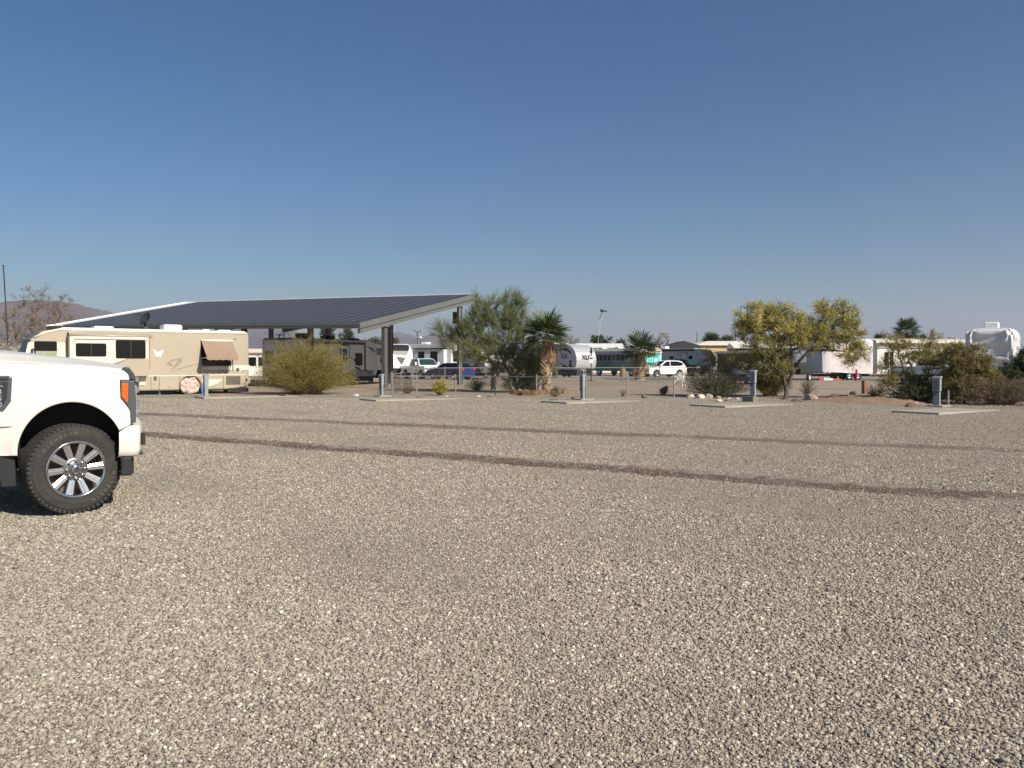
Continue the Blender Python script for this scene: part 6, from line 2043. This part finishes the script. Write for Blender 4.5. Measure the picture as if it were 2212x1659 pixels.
palm('tiny fan palm top left of the tall dark palm', 1899, 130, 729, 1.25, 0.2, 9, n_green=34, n_dead=0, n_yel=0, hidden_trunk=True)
palm('tiny fan palm top right of the tall dark palm', 1990, 120, 729, 1.0, 0.2, 12, n_green=30, n_dead=0, n_yel=0, hidden_trunk=True)
# spiky shrub in the shade
sp = plant_root('yucca', 'dark spiky yucca in the shade under the palo verde', 'plant', Vector((X(1066, 45), 45, 0)))
rg = random.Random(3)
yk = MB()
yk.tube([(0, 0, 0), (0.02, 0, 0.7), (0.0, 0, 1.1)], [0.16, 0.14, 0.1], 8)
yk.build('trunk', w_dark, sp)
yk = MB()
for i in range(150):
    az = i * 2.4
    el = R(80) - R(130) * (i / 150)
    d = Vector((math.cos(az) * math.cos(el), math.sin(az) * math.cos(el), math.sin(el)))
    s = d.cross(Vector((0.1, 0.2, 1))).normalized() * 0.022
    l = rg.uniform(0.65, 1.0)
    b = Vector((0, 0, 1.1)) - Vector((0, 0, 0.6 * i / 150))
    yk.add([b - s, b + s, b + d * l], [(0, 1, 2)])
yk.build('leaves', leafmat('yucca_leaf', (0.045, 0.055, 0.03)), sp)

# bare trees behind the motorhome
YD = 62
tree('bare_tree', 'tall bare brown tree behind the motorhome front', 'tree', Vector((X(70, YD), YD, 0)), YD,
     [[(70, 820, 0), (72, 760, 0), (70, 715, 0), (72, 680, 0), (75, 650, 0)], [(70, 715, 0), (45, 690, 0.3), (32, 660, 0.3)], [(72, 680, 0), (95, 660, 0), (110, 640, 0)], [(72, 760, 0), (30, 735, 0), (10, 720, 0)]],
     [(72, 645, 34, 28, 1.2), (40, 690, 36, 40, 1.4), (100, 690, 34, 40, 1.4), (20, 735, 30, 30, 1.3), (75, 720, 40, 30, 1.3)], 190, l_brown, w_dead, 61,
     twigs=6, per=4, tl=(0.2, 0.7), spread=0.6, up=0.5, leaf=(0.08, 0.02), tw=0.012, r_tip=0.012, r_max=0.16)
tree('bare_tree', 'bare twiggy tree beside the white carport edge', 'tree', Vector((X(132, 64), 64, 0)), 64,
     [[(132, 820, 0), (130, 760, 0), (132, 710, 0), (135, 660, 0)], [(132, 710, 0), (118, 680, 0.3), (112, 655, 0.3)], [(130, 760, 0), (150, 720, 0)]],
     [(132, 660, 22, 24, 1.0), (115, 690, 24, 34, 1.0), (142, 700, 22, 30, 1.0), (120, 730, 40, 22, 1.2)], 120, l_brown, w_dead, 62,
     twigs=6, per=4, tl=(0.2, 0.6), spread=0.6, up=0.5, leaf=(0.08, 0.02), tw=0.012, r_tip=0.012, r_max=0.12)
tree('flowering_bush', 'white flowering bush behind the hood of the pickup', 'bush', Vector((X(28, 46), 46, 0)), 46,
     [[(28, 838, 0), (28, 800, 0), (28, 770, 0)]], [(10, 765, 30, 18, 0.8), (42, 768, 26, 18, 0.8), (25, 790, 50, 30, 0.9)], 120, leafmat('blossom_white', (0.5, 0.46, 0.36), 0.6), w_twig, 63,
     twigs=9, per=9, tl=(0.1, 0.3), spread=0.9, leaf=(0.06, 0.03), r_max=0.04)

# far trees
def far_tree(label, px, Y, py, wpx, hpx, seed, m, n=60, bare=False):
    base = Vector((X(px, Y), Y, 0))
    top = py
    rg_ = random.Random(seed)
    bl = [(px + rg_.uniform(-0.3, 0.3) * wpx, top + hpx * rg_.uniform(0.2, 0.8), wpx * rg_.uniform(0.2, 0.34), hpx * rg_.uniform(0.2, 0.36)) for _ in range(6)]
    k = Y / 100.0
    tree('desert_tree', label, 'tree', base, Y, [[(px, 800, 0), (px, py + hpx, 0), (px + 1, py + hpx * 0.5, 0)]], bl, n, m, w_dark if not bare else w_dead, seed, group='trees far behind the vehicles',
         twigs=7 if not bare else 4, per=9 if not bare else 2, tl=(0.25 * k, 0.6 * k), spread=0.9, up=0.2, leaf=(0.14 * k, 0.045 * k) if not bare else (0.08 * k, 0.015 * k), r_tip=0.02 * k, r_max=0.2, tw=0.012 * k)
far_tree('tall dark green tree seen under the carport roof', 716, 150, 704, 44, 50, 71, l_far, 70)
far_tree('dark green tree right of the tall one under the carport roof', 752, 155, 708, 30, 40, 72, l_far, 50)
far_tree('small dusty tree left of the carport column', 808, 140, 728, 40, 24, 73, l_grey, 50)
far_tree('dusty tree right of the carport column', 850, 140, 730, 26, 20, 74, l_grey, 40)
far_tree('grey bare tree right of the nearest fan palm', 1236, 170, 722, 34, 34, 75, l_brown, 60, True)
far_tree('dark green tree behind the toy hauler roof', 1288, 165, 726, 30, 30, 76, l_far, 50)
far_tree('round green tree left of the bus palm', 1312, 160, 731, 26, 26, 77, l_far, 40)
far_tree('pale bare tree right of the bus palm', 1424, 130, 720, 44, 44, 78, l_brown, 80, True)
far_tree('small grey tree at the foot of the utility pole', 1568, 160, 727, 30, 18, 79, l_grey, 40)
far_tree('dusty shrub above the far mobile home', 2055, 150, 732, 36, 26, 80, l_grey, 50)
far_tree('faint bush on the skyline left of the bus palm', 1340, 190, 737, 24, 16, 81, l_grey, 40)

# ------------------------------------------------------------------ fence
m_fen = mat('fence_pipe', (0.24, 0.235, 0.225), 0.6, 0.2, var=0.2)
m_wire = mat('fence_wire', (0.12, 0.115, 0.11), 0.7, 0.2, var=0.1)
def fence(name, label, pts, h, post_px=None, r=0.028, every=2.6, mesh_pitch=0.055):
    o = thing(name, label, 'fence', pts[0], 0.0)
    p0 = pts[0]
    L_ = [p - p0 for p in pts]
    rail = MB()
    rail.tube([p + Vector((0, 0, h)) for p in L_], 0.021, 6)
    rail.build('top_rail', m_fen, o)
    for p in L_:
        ps = MB()
        ps.tube([p + Vector((0, 0, -0.05)), p + Vector((0, 0, h + 0.05))], r, 8)
        ps.blob((p.x, p.y, h + 0.06), (r * 1.15, r * 1.15, 0.03), 8, 4)
        ps.build('post', m_fen, o)
    Vs, Fs, off = [], [], 0
    for a, b in zip(L_[:-1], L_[1:]):
        d = b - a
        ln = d.length
        ux = np.array(d / ln)
        nrm = np.array((-ux[1], ux[0], 0))
        n = int(ln / mesh_pitch)
        for sg in (1, -1):
            s0 = (np.arange(n + int(h / mesh_pitch)) * mesh_pitch) - (h if sg > 0 else 0)
            A0, A1 = s0, s0 + sg * h
            if sg < 0: A0, A1 = s0 , s0 - h
            za, zb = np.zeros_like(s0), np.full_like(s0, h - 0.03)
            # clip to the bay
            lo, hi = np.minimum(A0, A1), np.maximum(A0, A1)
            t0 = np.clip((0 - A0) / (A1 - A0), 0, 1); t1 = np.clip((ln - A0) / (A1 - A0), 0, 1)
            ta, tb = np.minimum(t0, t1), np.maximum(t0, t1)
            ok = tb - ta > 0.02
            A0, A1, za, zb, ta, tb = A0[ok], A1[ok], za[ok], zb[ok], ta[ok], tb[ok]
            pa = np.array(a) + ux * (A0 + (A1 - A0) * ta)[:, None] + np.stack([0 * ta, 0 * ta, 0.02 + (zb - 0.02) * ta], 1)
            pb = np.array(a) + ux * (A0 + (A1 - A0) * tb)[:, None] + np.stack([0 * tb, 0 * tb, 0.02 + (zb - 0.02) * tb], 1)
            w = 0.0012
            off3 = np.array([[w, 0, 0], [-w / 2, w, 0], [-w / 2, -w, 0]])
            V = np.concatenate([pa[:, None] + off3[None] + nrm * 0.003 * sg, pb[:, None] + off3[None] + nrm * 0.003 * sg], 1).reshape(-1, 3)
            m = len(pa)
            bs = np.arange(m)[:, None] * 6
            F = np.stack([np.concatenate([bs + i, bs + (i + 1) % 3, bs + 3 + (i + 1) % 3, bs + 3 + i], 1) for i in range(3)], 1).reshape(-1, 4)
            Vs.append(V); Fs.append(F + off); off += len(V)
    me = fast_mesh('wire_mesh', np.concatenate(Vs), np.concatenate(Fs))
    w_ = link('wire_mesh', me, m_wire, o)
    w_['kind'] = 'stuff'
    return o
fence('chain_link_fence', 'low chain-link fence along the front of the yard', [G(848, 853.5), G(900, 853), G(984, 853), G(1070, 854), G(1159, 857.5), G(1266, 858.5), G(1354, 859), G(1456, 859.5)], 0.87)
fence('chain_link_fence', 'taller chain-link fence across the back of the yard', [G(892, 839), G(961, 834), G(1050, 833), G(1184, 832), G(1265, 831.5), G(1345, 831), G(1425, 830.5), G(1505, 830)], 1.15)
fence('chain_link_fence', 'short chain-link fence run on the left side of the yard', [G(846, 852.5), G(866, 845.5), G(890, 839.5)], 0.95)

# ------------------------------------------------------------------ rocks
m_rk = mat('desert_rock', (0.36, 0.29, 0.22), 0.9, var=0.25, scale=4, bump=0.5, bscale=14)
m_rkd = mat('dark_rock', (0.17, 0.13, 0.1), 0.9, var=0.3, scale=4, bump=0.5, bscale=14)
m_rkw = mat('white_rock', (0.6, 0.52, 0.43), 0.9, var=0.2, scale=4, bump=0.5, bscale=14)
rock_me = {}
def rock(px, py, size, kind, label, flat=0.6, z=0.0, seed=0):
    m = {'d': m_rkd, 'w': m_rkw, 'b': m_rk}[kind]
    v = seed % 4
    if (kind, v) not in rock_me:
        bm = bmesh.new()
        bmesh.ops.create_icosphere(bm, subdivisions=2, radius=1.0)
        rg_ = random.Random(v * 5 + ord(kind))
        dirs_ = [Vector((rg_.gauss(0, 1), rg_.gauss(0, 1), rg_.gauss(0, 1))).normalized() for _ in range(9)]
        for vv in bm.verts:
            for d in dirs_:
                t = vv.co.dot(d)
                if t > 0.66: vv.co -= d * (t - 0.66) * 0.9
            vv.co *= rg_.uniform(0.95, 1.05)
        me = bpy.data.meshes.new('rock')
        bm.to_mesh(me); bm.free()
        me.materials.append(m)
        rock_me[(kind, v)] = me
    o = bpy.data.objects.new('rock', rock_me[(kind, v)])
    COL.objects.link(o)
    p = G(px, py)
    o.location = (p.x, p.y, z + size * flat * 0.45)
    o.scale = (size, size * 0.8, size * flat)
    o.rotation_euler = (0, 0, seed * 1.7)
    return tag(o, label, 'rock', 'rocks along the edge of the lot')
RK = [(1492, 861, 0.22, 'w', 'pale rock at the left end of the row under the grey-green mound'), (1512, 861.5, 0.26, 'w', 'broad cream rock, second of the row under the mound'), (1530, 861, 0.24, 'b', 'grey rock, third of the row under the mound'),
      (1552, 862.5, 0.16, 'b', 'small pinkish rock, middle of the row under the mound'), (1575, 863, 0.11, 'w', 'small white rock, fifth of the row under the mound'), (1592, 863, 0.1, 'w', 'tiny white rock at the right end of the row under the mound'),
      (1553, 869, 0.15, 'w', 'pale rock lying in the gravel left of the block-mounted pedestal'), (1572, 867.5, 0.13, 'b', 'pinkish rock lying in the gravel beside a pale one'),
      (1722, 868, 0.3, 'd', 'dark flat rock right of the leaning trunk'), (1752, 866.5, 0.34, 'b', 'big grey boulder right of the leaning trunk'), (1800, 867, 0.36, 'd', 'dark boulder right of the grey boulder'), (1838, 868, 0.3, 'b', 'brown boulder at the foot of the dirt bank'),
      (1875, 871, 0.22, 'd', 'low dark rock right of the brown boulder'), (1893, 872, 0.2, 'w', 'pale pink rock beside the low dark rock'), (1965, 880, 0.2, 'd', 'dark rock left of the dark-faced pedestal'), (1978, 877, 0.16, 'b', 'brown rock beside the dark pedestal rock'),
      (1392, 861, 0.2, 'd', 'dark pointed rock between two fence posts'), (965, 857.5, 0.13, 'w', 'cream rock at the foot of the small yellow bush'), (905, 860, 0.2, 'd', 'flat dark rock in the gravel left of the small yellow bush'),
      (770, 857, 0.16, 'w', 'cream rock right of the big broom bush'), (720, 856, 0.1, 'b', 'small rock at the right foot of the big broom bush'), (1194, 866, 0.2, 'd', 'flat dark rock left of the tap pedestal'), (1240, 863.5, 0.15, 'd', 'dark rock just left of the tap pedestal'),
      (1035, 859, 0.13, 'w', 'pale rock beside a stick near the middle fence post'), (1058, 859, 0.18, 'd', 'flat dark rock under the middle fence post'), (1845, 852.5, 0.24, 'd', 'dark rock leaning on the wooden post'), (830, 900, 0.05, 'w', 'lone white pebble in the gravel near the far track')]
for i, (px, py, s, k, lab) in enumerate(RK):
    rock(px, py, s, k, lab, seed=i, flat=0.35 if 'flat' in lab or 'low' in lab else 0.62)

# dirt bank behind the right edge of the gravel
rows_ = []
rg = random.Random(9)
for i in range(40):
    px = 1730 + i * 7
    row = []
    for j in range(9):
        t = j / 8
        p = G(px, 868.5 + (px - 1730) * 0.035 - 14 * t)
        z = 0.26 * math.sin(math.pi * min(1, t * 1.25)) * math.sin(math.pi * i / 39) ** 0.6 + rg.uniform(-0.02, 0.02)
        row.append((p.x, p.y, max(0.0, z) - 0.01))
    rows_.append(row)
m_bank = mat('red_dirt', (0.27, 0.185, 0.12), 0.95, var=0.25, scale=1.5, bump=0.8, bscale=9)
tag(MB().grid(rows_).build('dirt_bank', m_bank, smooth=True), 'low reddish dirt bank behind the gravel edge', 'bank', kind='structure')

# ------------------------------------------------------------------ brick ring and pots round the palo verde
m_brick = mat('terracotta', (0.2, 0.105, 0.058), 0.85, var=0.2, scale=5)
br = thing('brick_ring', 'ring of upright terracotta bricks round the palo verde bed', 'planter', G(1165, 852), 0.0)
o0 = G(1165, 852)
for i, (px, py, s) in enumerate([(1108, 852, 0.3), (1121, 854, 0.32), (1135, 854.5, 0.33), (1148, 854.3, 0.3), (1160, 853.5, 0.3), (1172, 853, 0.3), (1184, 852, 0.24), (1196, 851, 0.26), (1208, 852.5, 0.22), (1220, 850.5, 0.28), (1223, 848, 0.26)]):
    p = G(px, py) - o0
    MB().box((0, 0, 0), (s, 0.13, 0.24)).build('brick', m_brick, br, bevel=0.02)
    b_ = COL.objects[-1] if False else br.children[-1]
    b_.location = (p.x, p.y, 0.1)
    b_.rotation_euler = (rg.uniform(-0.15, 0.15), rg.uniform(-0.1, 0.1), (px - 1165) * 0.012 + rg.uniform(-0.2, 0.2))
pt = thing('flower_pot', 'square terracotta pot left of the nearest palm trunk', 'flower pot', G(1154, 849.5), 0.3)
MB().lathe([(0.0, 0.0), (0.17, 0.0), (0.22, 0.34), (0.25, 0.34), (0.25, 0.41), (0.2, 0.41), (0.19, 0.33), (0, 0.33)], 16, (0, 0, 0), 'z').build('pot', m_brick, pt)
fountain('succulent', 'small dry succulent beside the terracotta bricks', 'plant', 1203, 849, 38.5, 26, 16, 60, l_brown, w_twig, 57, per=8, leaf=(0.08, 0.012), shape=3)
fountain('succulent', 'dry stubby shrub stump inside the fence right of the bus palm', 'plant', 1434, 853, 37.5, 22, 18, 80, l_brown, w_twig, 58, per=14, leaf=(0.05, 0.02), shape=4)

# ------------------------------------------------------------------ plastic chair
ch_y = 50.0
chp = G(1468, 836)
cz = thing('plastic_chair', 'white plastic garden chair standing alone in the yard', 'chair', chp, R(150))
m_pl = mat('white_plastic', (0.82, 0.8, 0.76), 0.4, var=0.03)
MB().bb(-0.24, 0.24, -0.24, 0.24, 0.40, 0.43).build('seat', m_pl, cz, bevel=0.015)
for sx in (-1, 1):
    for sy in (-1, 1):
        MB().tube([(sx * 0.22, sy * 0.22, 0.40), (sx * 0.28, sy * 0.28, 0.0)], [0.035, 0.026], 6).build('leg', m_pl, cz)
    MB().tube([(sx * 0.25, 0.24, 0.43), (sx * 0.28, 0.22, 0.64), (sx * 0.28, -0.2, 0.66)], 0.028, 6).build('armrest', m_pl, cz, smooth=True)
bk = MB()
for k in range(6):
    x = -0.22 + k * 0.088
    bk.box((x, -0.28 - 0.0, 0.64), (0.05, 0.018, 0.44), Matrix.Rotation(R(12), 3, 'X'))
bk.build('backrest', m_pl, cz)
MB().tube([(-0.25, -0.32, 0.80), (-0.18, -0.335, 0.87), (0.18, -0.335, 0.87), (0.25, -0.32, 0.80)], 0.026, 6).build('top_rail', m_pl, cz, smooth=True)
# pale chair in the shade behind the fence
for (px, py, lab) in ((1118, 842, 'pale garden chair in the shade under the palo verde'),):
    c2 = copy_tree(cz)
    p = G(px, py)
    c2.location = p
    c2.rotation_euler = (0, 0, R(20))
    tag(c2, lab, 'chair')

# ------------------------------------------------------------------ posts, poles, signs
def pole(name, label, cat, px, Y, ztop_px, r, m, lean=0.0, extra=None):
    b = Vector((X(px, Y), Y, 0))
    h = P(px, ztop_px, Y).z
    o = thing(name, label, cat, b, 0.0)
    MB().tube([(0, 0, -0.1), (lean * h, 0, h)], [r, r * 0.8], 8).build('shaft', m, o)
    return o, h
o, h = pole('flag_pole', 'thin tall leaning mast at the far left', 'pole', 22, 52, 574, 0.045, m_dark, lean=-0.042)
MB().blob((-0.042 * h, 0, h), (0.06, 0.06, 0.06)).build('finial', m_dark, o)
m_upole = mat('utility_pole_wood', (0.12, 0.085, 0.065), 0.9, var=0.2)
for (px, Y, top, lab) in ((1442, 230, 726, 'thin brown utility pole right of the bus palm'), (1505, 180, 717, 'brown utility pole left of the round palm crown'), (1588, 170, 711, 'dark utility pole right of the round palm crown'), (782, 170, 705, 'pale thin pole among the trees under the carport roof'), (866, 150, 750, 'short dark pole left of the white trailer nose')):
    pole('utility_pole', lab, 'pole', px, Y, top, 0.11, m_upole if 'pale' not in lab else m_galv)
o, h = pole('antenna_mast', 'thin antenna mast with a small turbine above the fifth wheel', 'antenna', 902, 110, 718, 0.05, m_dark)
ab = MB()
for k in range(3):
    a = k * 2.1 + 0.4
    ab.box((0.28 * math.cos(a), -0.12, h + 0.28 * math.sin(a)), (0.5, 0.03, 0.09), Matrix.Rotation(-a, 3, 'Y'))
ab.tube([(0, -0.12, h), (0, 0.5, h)], 0.07, 6)
ab.build('turbine', m_dark, o)
o2, h2 = pole('antenna_mast', 'second thin mast beside the turbine mast', 'antenna', 909, 110, 729, 0.04, m_dark)
MB().blob((0, 0, h2), (0.2, 0.1, 0.15)).build('lamp_head', m_white, o2)
# kite-like wind spinner on a thin white line
sx, sy = 1301, 110
wsp = thing('wind_spinner', 'dark bird-shaped wind spinner flying from a thin white mast', 'wind spinner', Vector((X(1284, sy), sy, 0)), 0.0)
pt_ = P(1301, 672, sy) - wsp.location
MB().tube([(0, 0, 0), (pt_.x * 0.35, 0, pt_.z * 0.4), (pt_.x * 0.72, 0, pt_.z * 0.75), (pt_.x * 0.93, 0, pt_.z * 0.93)], 0.018, 5).build('mast', m_white, wsp)
MB().blob((pt_.x, 0, pt_.z), (0.3, 0.2, 0.17), 10, 6).build('bird_body', m_dark, wsp, smooth=True)
MB().add([(pt_.x, 0, pt_.z + 0.1), (pt_.x + 0.65, -0.1, pt_.z - 0.18), (pt_.x + 0.6, 0.1, pt_.z + 0.02), (pt_.x + 0.1, 0.1, pt_.z + 0.16)], [(0, 1, 2, 3)]).build('wing', m_dark, wsp, solid=0.05)
MB().add([(pt_.x - 0.1, 0, pt_.z), (pt_.x - 0.34, 0, pt_.z + 0.3), (pt_.x + 0.02, 0, pt_.z + 0.2)], [(0, 1, 2)]).build('wing', m_dark, wsp, solid=0.05)
MB().tube([(pt_.x - 0.03, 0, pt_.z - 0.25), (pt_.x - 0.2, 0, pt_.z - 0.65), (pt_.x - 0.36, 0, pt_.z - 1.15)], [0.05, 0.07, 0.04], 6).build('tail', mat('tail_grey', (0.12, 0.13, 0.15), 0.7), wsp)
# lamp post with a small sign in front of the toy hauler
lp_, h = pole('lamp_post', 'lamp post carrying a small white sign in front of the toy hauler', 'lamp post', 1277, 66, 765, 0.045, m_dark)
lt = MB().lathe([(0.03, 0.0), (0.09, 0.08), (0.12, 0.3), (0.05, 0.36), (0.09, 0.42), (0.0, 0.62)], 10, (0, 0, h), 'z')
lt.build('lantern', m_dark, lp_)
MB().bb(-0.16, 0.16, -0.07, -0.05, 1.45, 2.0).build('sign_plate', m_white, lp_)
MB().bb(-0.11, 0.11, -0.075, -0.071, 1.78, 1.9).build('sign_print', m_dark, lp_)
# posts
wp_ = thing('wooden_post', 'short brown wooden post on the dirt behind the gravel', 'post', G(1868, 850.5), 0.35)
MB().bb(-0.12, 0.12, -0.1, 0.1, -0.05, 0.6).build('shaft', m_wood, wp_, bevel=0.02)
MB().bb(-0.13, 0.13, -0.11, 0.11, 0.603, 0.63).build('cap', m_wood, wp_)
rp = thing('bollard', 'bright red post in front of the covered trailer', 'bollard', Vector((X(1850, 66), 66, 0)), 0.0)
MB().tube([(0, 0, 0), (0, 0, 0.9)], 0.085, 12).build('tube', mat('red_paint', (0.5, 0.02, 0.03), 0.45), rp)
MB().blob((0, 0, 0.9), (0.085, 0.085, 0.05)).build('cap', mat('red_paint', (0.5, 0.02, 0.03)), rp, smooth=True)
ob = thing('traffic_barrier', 'orange and white striped barrier lying by the covered trailer', 'barrier', Vector((X(1792, 66), 66, 0)), 0.0)
for k in range(5):
    MB().bb(-0.85 + k * 0.36, -0.85 + k * 0.36 + 0.356, -0.12, 0.12, 0.06, 0.3 - 0.03 * k).build('stripe', m_white if k in (1, 2) else mat('orange_paint', (0.55, 0.1, 0.04), 0.6), ob)
fb = thing('bucket', 'small white bucket on the pale drive by the toy hauler', 'bucket', G(1187, 816.5), 0.0)
MB().lathe([(0.0, 0.0), (0.2, 0.0), (0.24, 0.62), (0.0, 0.62)], 14, (0, 0, 0), 'z').build('pail', m_white, fb)
MB().lathe([(0.0, 0.622), (0.26, 0.622), (0.26, 0.67), (0.0, 0.67)], 14, (0, 0, 0), 'z').build('lid', m_white, fb)
sb = thing('wooden_post', 'short grey post by the white bucket', 'post', G(1201, 817), 0.0)
MB().tube([(0, 0, 0), (0, 0, 1.25)], 0.13, 8).build('shaft', mat('grey_post', (0.1, 0.095, 0.09), 0.9), sb)
wt = thing('wooden_post', 'white painted post inside the yard by the sapling', 'post', Vector((X(1546, 52), 52, 0)), 0.0)
MB().tube([(0, 0, 0), (0, 0, 1.75)], 0.09, 8).build('shaft', m_white, wt)
# odds and ends under the trailers
rg = random.Random(77)
bits = [(612, 857, 'plank', 'short weathered board by the motorhome rear wheel'), (470, 858, 'wood block', 'grey wood block under the motorhome side'), (880, 816, 'propane tank', 'white propane tank by the white trailer hitch'), (800, 826, 'propane tank', 'pale pink propane tank at the trailer under the carport'), (1345, 815, 'barrel', 'tan barrel below the bus windows'), (1372, 815, 'barrel', 'yellow barrel below the bus rear wheel')]
for (px, py, k, lab) in bits:
    p = G(px, py)
    if k == 'propane tank':
        o = thing('propane_tank', lab, k, p, 0.0)
        MB().lathe([(0, 0.03), (0.15, 0.03), (0.16, 0.12), (0.16, 0.36), (0.1, 0.45), (0.0, 0.47)], 14, (0, 0, 0), 'z').build('tank', m_white if 'white' in lab else mat('pink_vinyl', (0.62, 0.46, 0.4)), o, smooth=True)
        MB().lathe([(0.09, 0.45), (0.09, 0.56)], 12, (0, 0, 0), 'z', cap=False).build('collar', m_galv, o)
    elif k == 'barrel':
        o = thing('barrel', lab, k, p, 0.0)
        MB().lathe([(0, 0.0), (0.27, 0.0), (0.3, 0.3), (0.3, 0.6), (0.27, 0.9), (0.0, 0.9)], 14, (0, 0, 0), 'z').build('shell', mat('tan_barrel', (0.26, 0.17, 0.08), 0.6, var=0.2), o)
        MB().lathe([(0.302, 0.28), (0.315, 0.3), (0.302, 0.32)], 14, (0, 0, 0), 'z', cap=False).build('hoop', m_dark, o)
    else:
        o = thing(k.replace(' ', '_'), lab, k, p, rg.uniform(0, 3))
        MB().bb(-0.3, 0.3, -0.08, 0.08, 0, 0.1).build('timber', m_wood, o, bevel=0.01)

# ------------------------------------------------------------------ desert haze
hz = MB().bb(-9000, 9000, -300, 9500, -3, 420)
m_haze = bpy.data.materials.new('desert_haze')
m_haze.use_nodes = True
nt = m_haze.node_tree
nt.nodes.clear()
ho = nt.nodes.new('ShaderNodeOutputMaterial')
hv = nt.nodes.new('ShaderNodeVolumePrincipled')
hv.inputs['Color'].default_value = (0.78, 0.8, 1.0, 1)
hv.inputs['Density'].default_value = 0.00013
hv.inputs['Anisotropy'].default_value = 0.2
nt.links.new(hv.outputs[0], ho.inputs['Volume'])
tag(hz.build('haze', m_haze), 'thin dusty desert haze over the valley', 'haze', kind='stuff')
